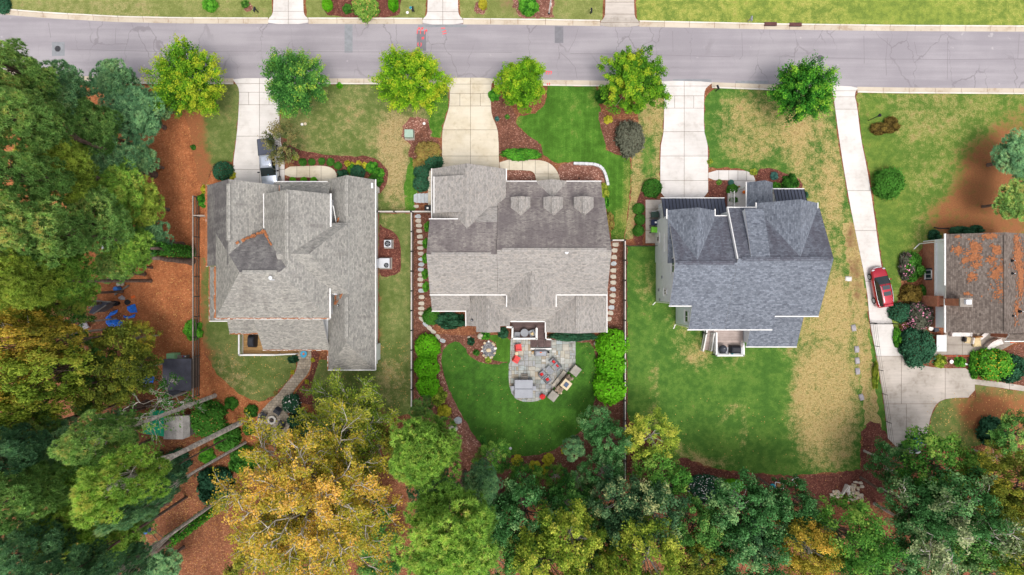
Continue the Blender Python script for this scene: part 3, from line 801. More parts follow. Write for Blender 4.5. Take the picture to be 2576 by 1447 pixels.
sheet('lawn', [(506, 650), (600, 650), (745, 840), (745, 900), (744, 925), (722, 958), (690, 995), (650, 1012), (600, 990), (545, 940), (512, 880), (506, 800)], .010, 'lawn_worn', (-.15, [(560, 930, 60, 40, .4), (600, 970, 60, 30, .3), (600, 850, 40, 40, -.3)]), (0, [(505, 800, 20, 200, .55), (520, 900, 25, 30, .5)]), smooth=0, seed=35)
sheet('mulch_bed', [(716, 352), (745, 376), (800, 388), (880, 395), (932, 392), (968, 412), (979, 445), (968, 470), (952, 492), (946, 470), (945, 440), (838, 445), (846, 428), (830, 417), (716, 419)], .016, 'mulch_red', seed=36)
sheet('mulch_bed', [(717, 448), (790, 448), (803, 455), (806, 470), (717, 470)], .016, 'mulch_red', seed=37, smooth=0)
sheet('mulch_bed', [(952, 560), (965, 572), (990, 580), (1004, 600), (1010, 635), (1011, 665), (1003, 690), (975, 697), (952, 693)], .016, 'mulch_red', seed=38)
sheet('mulch_bed', [(1024, 395), (1040, 350), (1062, 320), (1080, 305), (1078, 345), (1111, 350), (1111, 480), (1046, 482), (1044, 400)], .0165, 'mulch_brown', seed=39)
sheet('mulch_bed', [(1016, 300), (1080, 296), (1085, 345), (1060, 372), (1010, 358)], .0155, 'mulch_chip', seed=391, jag=.25)
sheet('mulch_bed', [(527, 440), (545, 408), (585, 408), (590, 450), (590, 480), (520, 480)], .0145, 'pine_straw', seed=392)
sheet('mulch_bed', [(755, 876), (784, 876), (786, 925), (775, 948), (758, 966), (742, 988), (735, 1010), (800, 1020), (780, 985), (785, 955), (802, 920), (803, 880)], .0145, 'mulch_red', seed=393)
# centre house
sheet('lawn', near_bot(1378, 1498, 5) + [(1508, 262), (1515, 290), (1522, 300), (1518, 345), (1528, 380), (1555, 392), (1584, 395), (1588, 440), (1582, 520), (1568, 604), (1538, 604), (1528, 540), (1524, 470), (1520, 435), (1500, 412), (1440, 407), (1405, 412), (1385, 403), (1366, 390), (1360, 362), (1322, 338), (1297, 312), (1301, 295), (1345, 285), (1372, 262)], .012, 'lawn_lush', (-.1, [(1585, 470, 18, 90, .55), (1560, 570, 30, 50, .5), (1440, 260, 40, 20, .15), (1300, 305, 12, 16, .5), (1500, 240, 14, 30, .45)]), smooth=0, seed=41)
sheet('lawn', [(1090, 222), (1126, 222), (1129, 260), (1118, 292), (1110, 322), (1108, 348), (1085, 346), (1080, 300)], .0135, 'lawn_lush', (.1, None), seed=42, smooth=0, jag=.2)
sheet('mulch_bed', [(1238, 222), (1256, 240), (1300, 285), (1296, 312), (1321, 337), (1361, 362), (1368, 401), (1257, 402), (1255, 350), (1248, 320), (1238, 292), (1235, 262)], .016, 'mulch_brown', seed=43)
sheet('mulch_bed', [(1256, 429), (1328, 429), (1344, 436), (1348, 470), (1256, 470)], .016, 'mulch_chip', seed=44, smooth=0)
sheet('mulch_bed', [(1404, 424), (1416, 411), (1440, 408), (1500, 413), (1518, 430), (1524, 470), (1411, 470)], .016, 'mulch_chip', seed=45, smooth=0)
sheet('mulch_bed', [(1500, 280), (1518, 285), (1540, 300), (1600, 300), (1610, 350), (1600, 385), (1560, 393), (1525, 375), (1515, 330)], .0135, 'mulch_brown', seed=46)
sheet('mulch_bed', [(1040, 536), (1092, 536), (1092, 842), (1515, 842), (1525, 605), (1567, 605), (1567, 1255), (1160, 1262), (1120, 1150), (1043, 1040)], .007, 'mulch_brown', seed=47, smooth=0)
LR = [(1128, 864), (1150, 856), (1168, 874), (1180, 895), (1205, 910), (1245, 918), (1285, 910), (1290, 860), (1440, 860), (1495, 864), (1499, 900), (1499, 990), (1490, 1040), (1466, 1080), (1430, 1112), (1390, 1134), (1345, 1146), (1290, 1147), (1232, 1132), (1190, 1098), (1160, 1042), (1130, 985), (1111, 930), (1112, 890)]
sheet('lawn', LR, .013, 'lawn_rear', (-.15, [(1360, 1140, 60, 14, .25), (1480, 870, 20, 12, .4)]), seed=48)
sheet('lawn', [(1222, 843), (1286, 843), (1286, 912), (1245, 910), (1236, 898), (1252, 880), (1246, 862), (1228, 852)], .0145, 'lawn_lush', (-.2, None), seed=49, jag=.06)
sheet('path', [(1113, 866), (1126, 866), (1109, 905), (1112, 945), (1132, 990), (1163, 1045), (1195, 1100), (1215, 1125), (1200, 1128), (1170, 1085), (1135, 1030), (1108, 965), (1100, 920)], .0125, 'mulch_chip', seed=50)
sheet('pebble_patch', [(1140, 1040), (1165, 1048), (1190, 1095), (1205, 1120), (1190, 1140), (1160, 1120), (1140, 1080)], .0145, 'mulch_chip', seed=51)
sheet('pebble_patch', [(1229 + 16 * math.cos(a) * (1 + .15 * math.sin(3 * a)), 880 + 20 * math.sin(a)) for a in [k * .42 for k in range(15)]], .022, 'river_stone', seed=52, jag=.12)
# strip of dry grass and lot of the slate roofed house
sheet('lawn', near_bot(1600, 1668, 4) + [(1670, 240), (1668, 330), (1659, 372), (1659, 455), (1630, 462), (1600, 520), (1592, 600), (1572, 602), (1586, 500), (1590, 400), (1606, 340), (1605, 280)], .011, 'lawn_patchy', (.55, [(1632, 400, 14, 60, -.6), (1660, 290, 10, 40, .2), (1600, 500, 14, 70, .2)]), (.05, [(1595, 550, 12, 50, .3)]), smooth=0, seed=61)
LOT3 = near_bot(1796, 2084, 7) + [(2096, 250), (2112, 380), (2133, 500), (2153, 600), (2178, 722), (2186, 815), (2200, 880), (2210, 940), (2224, 1020), (2234, 1110), (2200, 1110), (2166, 1085), (2164, 1180), (2100, 1188), (1990, 1196), (1900, 1190), (1800, 1180), (1720, 1150), (1692, 1162), (1680, 1120), (1640, 1080), (1585, 1062), (1578, 1040), (1578, 618), (1660, 618), (1700, 600), (1830, 520), (1900, 500), (1904, 440), (1850, 422), (1784, 422), (1783, 372), (1773, 340), (1773, 250)]
sheet('lawn', LOT3, .011, 'lawn_patchy', (-.22, [(1900, 320, 110, 100, .75), (2050, 400, 70, 160, .75), (2110, 620, 45, 200, .60), (2080, 860, 90, 150, .85), (2080, 1060, 90, 130, .95), (2040, 1000, 60, 90, .25), (1650, 980, 10, 140, .45), (1735, 870, 50, 60, .45), (1800, 900, 80, 30, .35), (1690, 680, 60, 40, .3), (1620, 740, 30, 40, .25), (1700, 800, 60, 30, .25), (1830, 1040, 40, 12, .6, -45), (1870, 1080, 14, 60, .5), (1730, 1150, 60, 30, .5, 30), (1800, 1165, 60, 14, .6), (1620, 700, 30, 60, .2), (1960, 880, 60, 20, .1), (1640, 1060, 40, 30, .25)]),
      (0.0, [(2150, 700, 14, 120, .30), (1596, 690, 10, 40, .2), (1700, 740, 20, 40, .1)]), smooth=0, seed=62, grid=.55)
sheet('lawn', [(2120, 560), (2152, 560), (2176, 720), (2186, 830), (2205, 1000), (2214, 1070), (2178, 1070), (2160, 900), (2140, 720)], .0132, 'lawn_patchy', (.95, [(2186, 800, 8, 300, -.4)]), (.12, [(2140, 600, 14, 30, .5), (2150, 680, 12, 30, .6), (2160, 735, 12, 25, .5)]), smooth=0, seed=63, jag=.25)
sheet('mulch_bed', [(1622, 452), (1662, 450), (1662, 502), (1623, 502), (1623, 614), (1592, 618), (1596, 560), (1604, 500)], .016, 'mulch_red', seed=64)
sheet('mulch_bed', [(1782, 454), (1840, 454), (1848, 462), (1866, 493), (1880, 500), (1880, 530), (1782, 530)], .016, 'mulch_red', seed=65, smooth=0)
sheet('mulch_bed', [(1903, 424), (1945, 424), (1990, 440), (2018, 455), (2018, 500), (1903, 490)], .016, 'mulch_red', seed=66)
sheet('mulch_bed', [(2236, 1112), (2215, 1062), (2190, 1062), (2168, 1084), (2166, 1182), (2100, 1191), (1990, 1199), (1880, 1193), (1790, 1181), (1718, 1150), (1690, 1165), (1650, 1090), (1585, 1065), (1580, 1215), (1680, 1240), (1740, 1262), (2000, 1262), (2150, 1280), (2245, 1260)], .014, 'mulch_red', seed=67, smooth=0, jag=.2)
# right hand lot
sheet('lawn', near_bot(2160, 2700, 9) + [(2700, 600), (2400, 590), (2330, 610), (2300, 650), (2270, 700), (2250, 790), (2240, 780), (2228, 715), (2216, 640), (2200, 520), (2184, 420), (2168, 350), (2158, 262), (2152, 245)], .010, 'lawn_right', (.22, [(2200, 420, 40, 160, -.5), (2240, 560, 50, 160, -.35), (2350, 280, 100, 60, .15)]), (0, [(2520, 450, 110, 110, .95), (2440, 540, 110, 60, .7), (2560, 320, 60, 60, .35), (2480, 580, 120, 30, .6)]), smooth=0, seed=71)
sheet('lawn', [(2455, 968), (2520, 977), (2700, 1000), (2700, 1100), (2500, 1110), (2420, 1130), (2335, 1130), (2337, 1080), (2345, 1042), (2360, 1014), (2386, 1003), (2455, 1001)], .010, 'lawn_worn', (-.2, None), (.2, [(2520, 1050, 90, 60, .6), (2450, 1020, 50, 30, .3), (2360, 1060, 20, 50, -.4)]), smooth=0, seed=72)
sheet('lawn', [(2240, 790), (2265, 790), (2280, 850), (2300, 905), (2275, 890), (2256, 850)], .011, 'lawn_lime', seed=73)
sheet('garden_bed', [(2350, 897), (2436, 897), (2440, 925), (2400, 928), (2350, 920)], .012, 'mulch_brown', seed=74)
sheet('garden_bed', [(2448, 905), (2480, 905), (2600, 850), (2650, 980), (2520, 960), (2460, 948), (2448, 935)], .012, 'mulch_brown', seed=75)
# ------------------------------------------------------------------ houses
def add_uv(o):
    me = o.data
    uvl = me.uv_layers.new(name='UVMap')
    for p in me.polygons:
        n = p.normal
        if abs(n.z) > .995: u, v = Vector((1, 0, 0)), Vector((0, 1, 0))
        else:
            v = (Vector((0, 0, 1)) - n * n.z).normalized(); u = v.cross(n)
        for li in p.loop_indices:
            co = me.vertices[me.loops[li].vertex_index].co
            uvl.data[li].uv = (co.dot(u), co.dot(v))
    return o
TH = .17
def roof_mesh(house, faces, mats, trim='white_trim', name='roof'):
    """faces: list of ([(gx,gy,h)..], material index); slab with white edges"""
    m = MB()
    for poly, mi in faces:
        vs = [(*W(p[0], p[1]), p[2]) for p in poly]
        nv = (Vector(vs[1]) - Vector(vs[0])).cross(Vector(vs[2]) - Vector(vs[0]))
        if nv.z < 0: vs = vs[::-1]
        n = len(vs); lo = [(x, y, z - TH) for x, y, z in vs]
        m.add(vs, [tuple(range(n))], mi)
        m.add(lo, [tuple(range(n - 1, -1, -1))], len(mats))
        for i in range(n):
            j = (i + 1) % n
            m.add([lo[i], lo[j], vs[j], vs[i]], [(0, 1, 2, 3)], len(mats))
    o = m.build(name, list(mats) + [trim], house, fix=False)
    return add_uv(o)
def gutter(house, a, b, mat='white_trim', straw=None, w=.105):
    A, B = Vector((*W(a[0], a[1]), a[2] - .10)), Vector((*W(b[0], b[1]), b[2] - .10))
    d = (B - A); L = d.length; mid = (A + B) / 2
    out = None
    m = MB()
    ang = math.atan2(d.y, d.x)
    m.box((0, 0, 0), (L + .1, w, .13))
    o = m.build('gutter', mat, house); o.location = mid; o.rotation_euler = (0, 0, ang)
    if straw:
        rnd = random.Random(int(abs(a[0]) * 7 + abs(a[1])))
        mm = MB(); k = int(L / .3)
        for i in range(k):
            mm.box((-L / 2 + (i + .5) * L / k, rnd.uniform(-.04, .06), .08), (L / k * 1.1, straw * rnd.uniform(.5, 1.2), .06 + .03 * rnd.random()), rnd.uniform(-.2, .2))
        mm.build('straw', 'straw_orange', o)
    return o
def ridge_vent(house, a, b, mat, w=.42, lift=.05):
    A, B = Vector((*W(a[0], a[1]), a[2] + lift)), Vector((*W(b[0], b[1]), b[2] + lift))
    d = B - A; ang = math.atan2(d.y, d.x)
    m = MB(); L = d.length
    rings = [[(x, -w / 2, -.10), (x, -w / 2, -.035), (x, 0, .045), (x, w / 2, -.035), (x, w / 2, -.10)] for x in (-L / 2, L / 2)]
    m.loft(rings)
    o = m.build('ridge_vent', mat, house); o.location = (A + B) / 2; o.rotation_euler = (0, 0, ang)
    return add_uv(o)
def gable(house, ax, a0, a1, e0, e1, r, h0, h1, hr, mats=('shingle_grey',), mi=(0, 0), hip0=0.0, hip1=0.0, gut=(1, 1), straw=(None, None), wall='siding_cream', inset=7, walls=True, vent=None, rake=True):
    """ax 'x': ridge runs along gx, eaves are gy=e0,e1; ax 'y': ridge along gy, eaves gx=e0,e1"""
    P = (lambda a, e, h: (a, e, h)) if ax == 'x' else (lambda a, e, h: (e, a, h))
    ra0, ra1 = a0 + hip0, a1 - hip1
    f = [([P(a0, e0, h0), P(a1, e0, h0), P(ra1, r, hr), P(ra0, r, hr)], mi[0]),
         ([P(a0, e1, h1), P(a1, e1, h1), P(ra1, r, hr), P(ra0, r, hr)], mi[1])]
    if hip0: f.append(([P(a0, e0, h0), P(a0, e1, h1), P(ra0, r, hr)], mi[1]))
    if hip1: f.append(([P(a1, e0, h0), P(a1, e1, h1), P(ra1, r, hr)], mi[1]))
    o = roof_mesh(house, f, mats)
    q = 1.2
    if gut[0]: gutter(house, P(a0, e0 - q, h0), P(a1, e0 - q, h0), straw=straw[0])
    if gut[1]: gutter(house, P(a0, e1 + q, h1), P(a1, e1 + q, h1), straw=straw[1])
    if hip0 and gut[0] + gut[1]: gutter(house, P(a0 - q, e0, h0), P(a0 - q, e1, h1))
    if hip1 and gut[0] + gut[1]: gutter(house, P(a1 + q, e0, h0), P(a1 + q, e1, h1))
    if walls:
        lo0, lo1 = e0 + inset, e1 - inset
        k0 = h0 + (hr - h0) * inset / max(1, r - e0) - TH - .03; k1 = h1 + (hr - h1) * inset / max(1, e1 - r) - TH - .03
        prof = [(lo0, -.3), (lo1, -.3), (lo1, k1)] + ([(r, hr - TH - .04)] if not (hip0 and hip1) else []) + [(lo0, k0)]
        b0 = a0 + (inset if not hip0 else max(inset, hip0 * 1.0 if not (hip0 and hip1) else inset)); b1 = a1 - (inset if not hip1 else max(inset, hip1 if not (hip0 and hip1) else inset))
        rings = []
        for a in (b0, b1): rings.append([(*W(*P(a, e, 0)[:2]), z) for e, z in prof])
        add_uv(MB().loft(rings).build('wall', wall, house))
        if (hip0 and not hip1) or (hip1 and not hip0):      # block under the hip
            z = min(k0, k1)
            x0, x1 = (a0 + inset, b0) if hip0 else (b1, a1 - inset)
            pts = [W(*P(x0, lo0 + .5, 0)[:2]), W(*P(x1, lo0 + .5, 0)[:2]), W(*P(x1, lo1 - .5, 0)[:2]), W(*P(x0, lo1 - .5, 0)[:2])]
            MB().prism(pts, -.3, z).build('wall', wall, house)
    if vent:
        ridge_vent(house, P(vent[0], r, hr), P(vent[1], r, hr), mats[0])
    return o
def plane(house, pts, mats=('shingle_grey',), g=None, straw=None):
    o = roof_mesh(house, [(pts, 0)], mats)
    if g: gutter(house, g[0], g[1], straw=straw)
    return o
def block(house, x0, x1, y0, y1, z1, mat, z0=-.3, name='wall'):
    return add_uv(MB().prism([W(x0, y0), W(x1, y0), W(x1, y1), W(x0, y1)], z0, z1).build(name, mat, house))
def vent_pipe(house, px, py, h, big=False):
    x, y = G(px, py, h)
    if big:
        o = MB().lathe((x, y, h - .25), [(.10, 0), (.10, .45), (.19, .47), (.19, .58), (.04, .64)], 12).build('flue', 'white_paint', house)
        MB().box((x, y, h - .14), (.5, .5, .05)).build('flashing', 'ac_metal', o)
    else:
        o = MB().lathe((x, y, h - .2), [(.17, 0), (.13, .12), (.06, .18), (.06, .42), (.03, .43)], 10).build('vent_pipe', 'black_plastic', house)
        MB().cyl((x, y, h + .215), .045, .025, 8).build('cap', 'white_paint', o)
def window_x(house, gx, gy, z, w, hgt, side=-1, frame='white_trim', bars=1):
    """window on a wall whose normal is along x; side -1 faces -x"""
    x, y = W(gx, gy)
    m = MB(); t = .07
    for dy in (-w / 2, w / 2): m.box((x + side * .02, y + dy, z), (.10, t, hgt + t))
    for dz in (-hgt / 2, hgt / 2): m.box((x + side * .025, y, z + dz), (.11, w + t, t))
    m.box((x + side * .02, y, z), (.08, t * .8, hgt))
    o = m.build('window', frame, house)
    for dy in (-w / 4, w / 4): MB().box((x + side * .012, y + dy, z), (.05, w / 2 - t, hgt - t)).build('pane', 'glass_window', o)
    MB().box((x + side * .05, y, z - hgt / 2 - .06), (.16, w + .25, .06)).build('sill', frame, o)
    return o
def downspout(house, pts):
    MB().tube([(*W(p[0], p[1]), p[2]) for p in pts], .055, 6).build('downspout', 'white_trim', house)

# ---- centre house
h2 = thing('house', 'taupe shingled house with three front dormers and a bluestone patio behind', 'house', (0, 0, 0))
T2 = ('shingle_taupe', 'shingle_taupe_algae')
sw = 'siding_cream'
gable(h2, 'x', -33, 219.2, -213.9, 16, -82.6, 4.0, 6.0, 9.1, T2, (1, 0), wall=sw, gut=(0, 0), vent=(-22, 208))
gutter(h2, (101, 17.2, 6.0), (219, 17.2, 6.0)); gutter(h2, (-189, 17.2, 6.0), (-11, 17.2, 6.0))
gable(h2, 'x', -189, -33.5, -156.5, 16, -73.4, 6.3, 6.0, 8.8, T2, (1, 0), wall=sw, gut=(0, 0), vent=(-178, -46))
gutter(h2, (-190, -157.7, 6.3), (-122, -157.7, 6.3))
plane(h2, [(-82, -186.4, 5.4), (-33.8, -186.4, 5.4), (-33.8, -150, 6.55), (-82, -150, 6.55)], ('shingle_taupe',))
block(h2, -76, -34, -180, -150, 5.2, sw)
gable(h2, 'y', -282, -120, -190, -14.5, -102, 4.0, 4.0, 7.0, T2, (0, 0), wall=sw, gut=(0, 0), vent=(-272, -138))
gutter(h2, (-191.2, -282, 4.0), (-191.2, -163, 4.0)); gutter(h2, (-13.3, -282, 4.0), (-13.3, -256, 4.0))
plane(h2, [(-180, -256.8, 5.6), (-103, -256.8, 6.98), (-103, -174, 6.98), (-180, -174, 5.6)], ('shingle_taupe',), ((-181.2, -256.8, 5.6), (-181.2, -174, 5.6)))
m = MB(); prof = [(-176, 4.2), (-176, 5.42), (-104, 6.72), (-104, 4.2)]
m.loft([[(*W(x, y), z) for x, z in prof] for y in (-253, -178)]).build('wall', sw, h2)
# porch with small gable
plane(h2, [(-36, -255.4, 3.0), (214.6, -255.4, 3.0), (214.6, -213.2, 4.04), (-36, -213.2, 4.04)], ('shingle_taupe_algae',))
gutter(h2, (-13, -256.6, 3.0), (62, -256.6, 3.0)); gutter(h2, (128, -256.6, 3.0), (214.6, -256.6, 3.0))
gable(h2, 'y', -257, -205, 60, 131, 96, 3.08, 3.08, 4.05, T2, (0, 0), walls=False, gut=(0, 0))
for gx in (-8, 55, 137, 208): MB().box((*W(gx, -250), 1.4), (.22, .22, 2.8)).build('post', 'white_trim', h2)
block(h2, -30, 210, -252, -205, .35, 'concrete_cream', name='porch_floor')
for px in (1309.6, 1392.6, 1470):
    c = (px - CX) * F(5.6)
    d = gable(h2, 'y', -211.5, -162, c - 23, c + 23, c, 5.05, 5.05, 5.85, ('shingle_taupe',), (0, 0), walls=False, gut=(0, 0), vent=(-208, -172))
    block(h2, c - 19, c + 19, -207, -170, 4.9, sw, 3.5, 'dormer_wall')
    o = MB().box((*W(c, -207.6), 4.55), (1.0, .06, .75)).build('window', 'white_trim', h2)
    MB().box((*W(c, -208.4), 4.55), (.85, .05, .6)).build('pane', 'glass_window', o)
# rear
gable(h2, 'y', -60, 43.5, -11.2, 100.7, 45.0, 6.0, 6.0, 7.75, ('shingle_taupe',), (0, 0), wall=sw, gut=(0, 0), vent=(-28, 33))
gutter(h2, (-12.4, 17, 6.0), (-12.4, 43.5, 6.0)); gutter(h2, (101.9, 17, 6.0), (101.9, 43.5, 6.0))
plane(h2, [(-191.8, 55.8, 3.3), (-100, 55.8, 3.3), (-100, 8, 5.05), (-191.8, 8, 5.05)], ('shingle_taupe',), ((-191.8, 57, 3.3), (-110, 57, 3.3)))
block(h2, -186, -100, 0, 50, 3.15, sw)
plane(h2, [(-60, 80.6, 3.3), (160, 80.6, 3.3), (160, 8, 5.5), (-60, 8, 5.5)], ('shingle_taupe',), ((-3, 81.8, 3.3), (80, 81.8, 3.3)))
block(h2, -50, 155, 0, 74, 3.1, sw)
gable(h2, 'y', 5, 92, -109.7, -4.8, -56.5, 3.32, 3.32, 5.0, ('shingle_taupe',), (0, 0), wall=sw, gut=(0, 0), vent=(40, 88))
gutter(h2, (-111, 56, 3.32), (-111, 92, 3.32))
gable(h2, 'y', 80, 105.5, -85, -28, -56.5, 4.08, 4.08, 4.99, ('shingle_taupe',), (0, 0), wall=sw, gut=(0, 0))
gable(h2, 'y', 5, 107.3, 81.2, 227, 152.5, 3.3, 3.3, 5.2, ('shingle_taupe',), (0, 0), wall=sw, gut=(0, 0), vent=(20, 96))
gutter(h2, (228.2, 5, 3.3), (228.2, 107.3, 3.3)); gutter(h2, (80, 81, 3.3), (80, 107.3, 3.3))
for px, py, h in ((1268.5, 635, 8.6), (1242, 685.5, 7.3), (1307, 680.5, 7.3), (1159, 726.5, 6.3), (1330, 758, 7.0), (1187, 805.5, 4.0)): vent_pipe(h2, px, py, h)
vent_pipe(h2, 1425, 635, 8.7, True)

# ---- left house
h1 = thing('house', 'grey shingled house with orange pine straw in its gutters', 'house')
T1 = ('shingle_grey', 'shingle_grey_algae')
w1 = 'siding_white'
gable(h1, 'y', -242, -51, -722, -552, -633, 4.2, 4.2, 8.1, T1, (1, 0), wall=w1, gut=(0, 0), vent=(-232, -105))
gutter(h1, (-723.5, -242, 4.2), (-723.5, -51, 4.2), straw=.34, w=.2); gutter(h1, (-550.8, -242, 4.2), (-550.8, -222, 4.2), straw=.1)
gable(h1, 'x', -681, -420, -125, 70, -33.5, 6.2, 6.2, 9.6, T1, (1, 0), hip0=87, hip1=87, wall=w1, gut=(0, 0), inset=7, vent=(-588, -512))
roof_fix = None
gutter(h1, (-682.2, -48, 6.2), (-682.2, 70, 6.2), straw=.3, w=.2); gutter(h1, (-681, 71.2, 6.2), (-420, 71.2, 6.2), straw=.12, w=.2); gutter(h1, (-418.8, -8, 6.2), (-418.8, 70, 6.2), w=.16)
gable(h1, 'y', -215, -45, -570, -418.6, -494, 6.2, 6.2, 9.25, T1, (0, 0), wall=w1, gut=(0, 0), vent=(-208, -62))
gutter(h1, (-571.2, -215, 6.2), (-571.2, -137, 6.2)); gutter(h1, (-417.4, -215, 6.2), (-417.4, -130, 6.2), w=.2)
downspout(h1, [(-416, -188, 6.2), (-412, -188, 6.0), (-413, -160, 5.0), (-414, -150, 4.6)])
gable(h1, 'y', -260, 198, -443, -330, -383, 3.0, 3.0, 5.8, T1, (0, 0), hip1=70, wall=w1, gut=(0, 1), vent=(-252, -165))
ridge_vent(h1, (-383, 22, 5.8), (-383, 118, 5.8), 'shingle_grey')
gutter(h1, (-444.2, 152, 3.0), (-444.2, 198, 3.0), straw=.1)
f = [([(-378, -150, 5.72), (-447, -74, 9.0), (-378, 14, 5.72)], 0), ([(-378, -150, 5.72), (-447, -74, 9.0), (-520, -74, 9.0), (-520, -150, 5.72)], 0), ([(-378, 14, 5.72), (-447, -74, 9.0), (-520, -74, 9.0), (-520, 14, 5.72)], 0)]
roof_mesh(h1, f, T1)
plane(h1, [(-724.6, -50, 3.4), (-676, -50, 5.0), (-676, 66, 5.0), (-724.6, 79.6, 3.4)], ('shingle_grey',), ((-725.8, -50, 3.4), (-725.8, 79.6, 3.4)), straw=.16)
plane(h1, [(-724.6, 79.7, 3.4), (-676, 66.2, 4.95), (-600, 66.2, 4.95), (-600, 79.7, 3.4)], ('shingle_grey',), ((-724.6, 80.9, 3.4), (-606, 80.9, 3.4)))
block(h1, -717, -600, -50, 72, 3.2, w1)
plane(h1, [(-680, 110.4, 3.1), (-594, 110.4, 3.1), (-594, 74, 3.75), (-680, 74, 3.75)], ('shingle_grey',), ((-680, 111.6, 3.1), (-600, 111.6, 3.1)), straw=.14)
for gx in (-676, -602): MB().box((*W(gx, 106), 1.5), (.18, .18, 3.0)).build('post', 'white_trim', h1)
plane(h1, [(-600, 150, 3.0), (-440, 150, 3.0), (-440, 66, 5.8), (-600, 66, 5.8)], ('shingle_grey',), ((-600, 151.2, 3.0), (-446, 151.2, 3.0)), straw=.1)
block(h1, -592, -440, 60, 143, 2.8, w1)
plane(h1, [(-572, -253.7, 3.2), (-436, -253.7, 3.2), (-436, -196, 4.9), (-572, -196, 4.9)], ('shingle_grey',), ((-566, -254.9, 3.2), (-445, -254.9, 3.2)))
for gx in (-545, -500, -455): MB().box((*W(gx, -248), 1.5), (.2, .2, 3.0)).build('post', 'white_trim', h1)
block(h1, -568, -440, -250, -200, .3, 'concrete_cream', name='porch_floor')
block(h1, -337, -333, -250, -238, 3.6, 'siding_white', name='chimney_box'); block(h1, -337, -331, 140, 180, 2.2, 'siding_white', name='bay')
for px, py, h in ((558.5, 610, 6.3), (554.5, 664, 6.2), (873.5, 579, 5.4), (851.5, 768.5, 4.7), (552, 757.5, 6.3)): vent_pipe(h1, px, py, h)
vent_pipe(h1, 683, 699, 9.2, True); vent_pipe(h1, 842, 736.5, 4.8, True)
# pine straw lying in the valleys
def straw_strip(house, a, b, w, seed):
    rnd = random.Random(seed); A, B = Vector((*W(a[0], a[1]), a[2])), Vector((*W(b[0], b[1]), b[2])); m = MB()
    L = (B - A).length; k = max(3, int(L / .22)); ang = math.atan2((B - A).y, (B - A).x)
    for i in range(k):
        if rnd.random() < .12: continue
        p = A.lerp(B, (i + .5) / k)
        m.box((p.x + rnd.uniform(-.06, .06), p.y + rnd.uniform(-.06, .06), p.z + .05), (.34, w * rnd.uniform(.5, 1.2), .05), ang + rnd.uniform(-.3, .3))
    return m.build('straw', 'straw_orange', house)
straw_strip(h1, (-620, -100, 7.60), (-572, -128, 6.25), .28, 3); straw_strip(h1, (-570, -132, 6.35), (-545, -96, 7.35), .22, 4)
straw_strip(h1, (-416, 18, 4.2), (-414, 40, 4.2), .55, 6); straw_strip(h1, (-413, 36, 4.35), (-396, 14, 5.25), .18, 7); straw_strip(h1, (-416, -152, 4.4), (-405, -165, 4.7), .25, 8)
straw_strip(h1, (-606, 78, 3.72), (-600, 108, 3.2), .6, 9)

# ---- right house with blue grey roof
h3 = thing('house', 'slate blue shingled house with standing seam porch roofs', 'house')
T3 = ('shingle_slate', 'shingle_slate_algae')
w3 = 'siding_grey'
sl = .0242
roof_mesh(h3, [([(356, -162, 7.0), (491, -162, 7.0), (491, -54.2, 9.6), (356, -54.2, 9.6)], 1), ([(356, 40.9, 7.3), (407, 40.9, 7.3), (407, -54.2, 9.6), (356, -54.2, 9.6)], 0),
               ([(407, 96.7, 5.95), (491, 96.7, 5.95), (491, -54.2, 9.6), (407, -54.2, 9.6)], 0)], T3)
roof_mesh(h3, [([(491.3, -181.3, 6.93), (699, -181.3, 6.93), (699, -62.6, 9.8), (491.3, -62.6, 9.8)], 1), ([(491.3, 96.7, 5.95), (600, 96.7, 5.95), (600, -62.6, 9.8), (491.3, -62.6, 9.8)], 0),
               ([(600, 64.8, 6.72), (699, 64.8, 6.72), (699, -62.6, 9.8), (600, -62.6, 9.8)], 0)], T3)
for (a, b) in (((356, 42.1, 7.3), (405, 42.1, 7.3)), ((406, 97.9, 5.95), (600, 97.9, 5.95)), ((601, 66, 6.72), (699, 66, 6.72)), ((460, -163.2, 7.0), (490, -163.2, 7.0)), ((490, -182.5, 6.93), (556, -182.5, 6.93))): gutter(h3, a, b)
ridge_vent(h3, (362, -54.2, 9.6), (484, -54.2, 9.6), 'shingle_slate_algae'); ridge_vent(h3, (500, -62.6, 9.8), (694, -62.6, 9.8), 'shingle_slate_algae')
A, B = Vector((*W(490.2, -181.3), 6.95)), Vector((*W(490.2, -62.6), 9.82))
m = MB(); m.loft([[(p.x - .05, p.y, p.z - .35), (p.x + .06, p.y, p.z - .35), (p.x + .06, p.y, p.z + .06), (p.x - .05, p.y, p.z + .06)] for p in (A, B)]).build('rake_board', 'white_trim', h3)
prof = [(-155, -.3), (34, -.3), (34, 7.15), (-54.2, 9.3), (-155, 6.9)]
m = MB().loft([[(*W(x, y), z) for y, z in prof] for x in (362, 494)]); m.build('wall', w3, h3)
prof = [(-175, -.3), (58, -.3), (58, 6.6), (-62.6, 9.5), (-175, 6.8)]
m = MB().loft([[(*W(x, y), z) for y, z in prof] for x in (496, 693)]); m.build('wall', w3, h3)
prof = [(30, -.3), (90, -.3), (90, 5.85), (30, 7.3)]
m = MB().loft([[(*W(x, y), z) for y, z in prof] for x in (412, 594)]); m.build('wall', w3, h3)
gable(h3, 'y', -175, -55, 352, 459, 405.5, 7.2, 7.2, 9.45, T3, (0, 0), wall=w3, gut=(0, 0), inset=8)
gutter(h3, (350.8, -177, 7.2), (350.8, -157, 7.2)); gutter(h3, (460.2, -177, 7.2), (460.2, -163, 7.2))
gable(h3, 'y', -192, -60, 556, 694, 628, 7.0, 7.0, 9.72, T3, (0, 0), wall=w3, gut=(0, 0), inset=8)
gutter(h3, (554.8, -192, 7.0), (554.8, -181, 7.0)); gutter(h3, (695.2, -192, 7.0), (695.2, -178, 7.0))
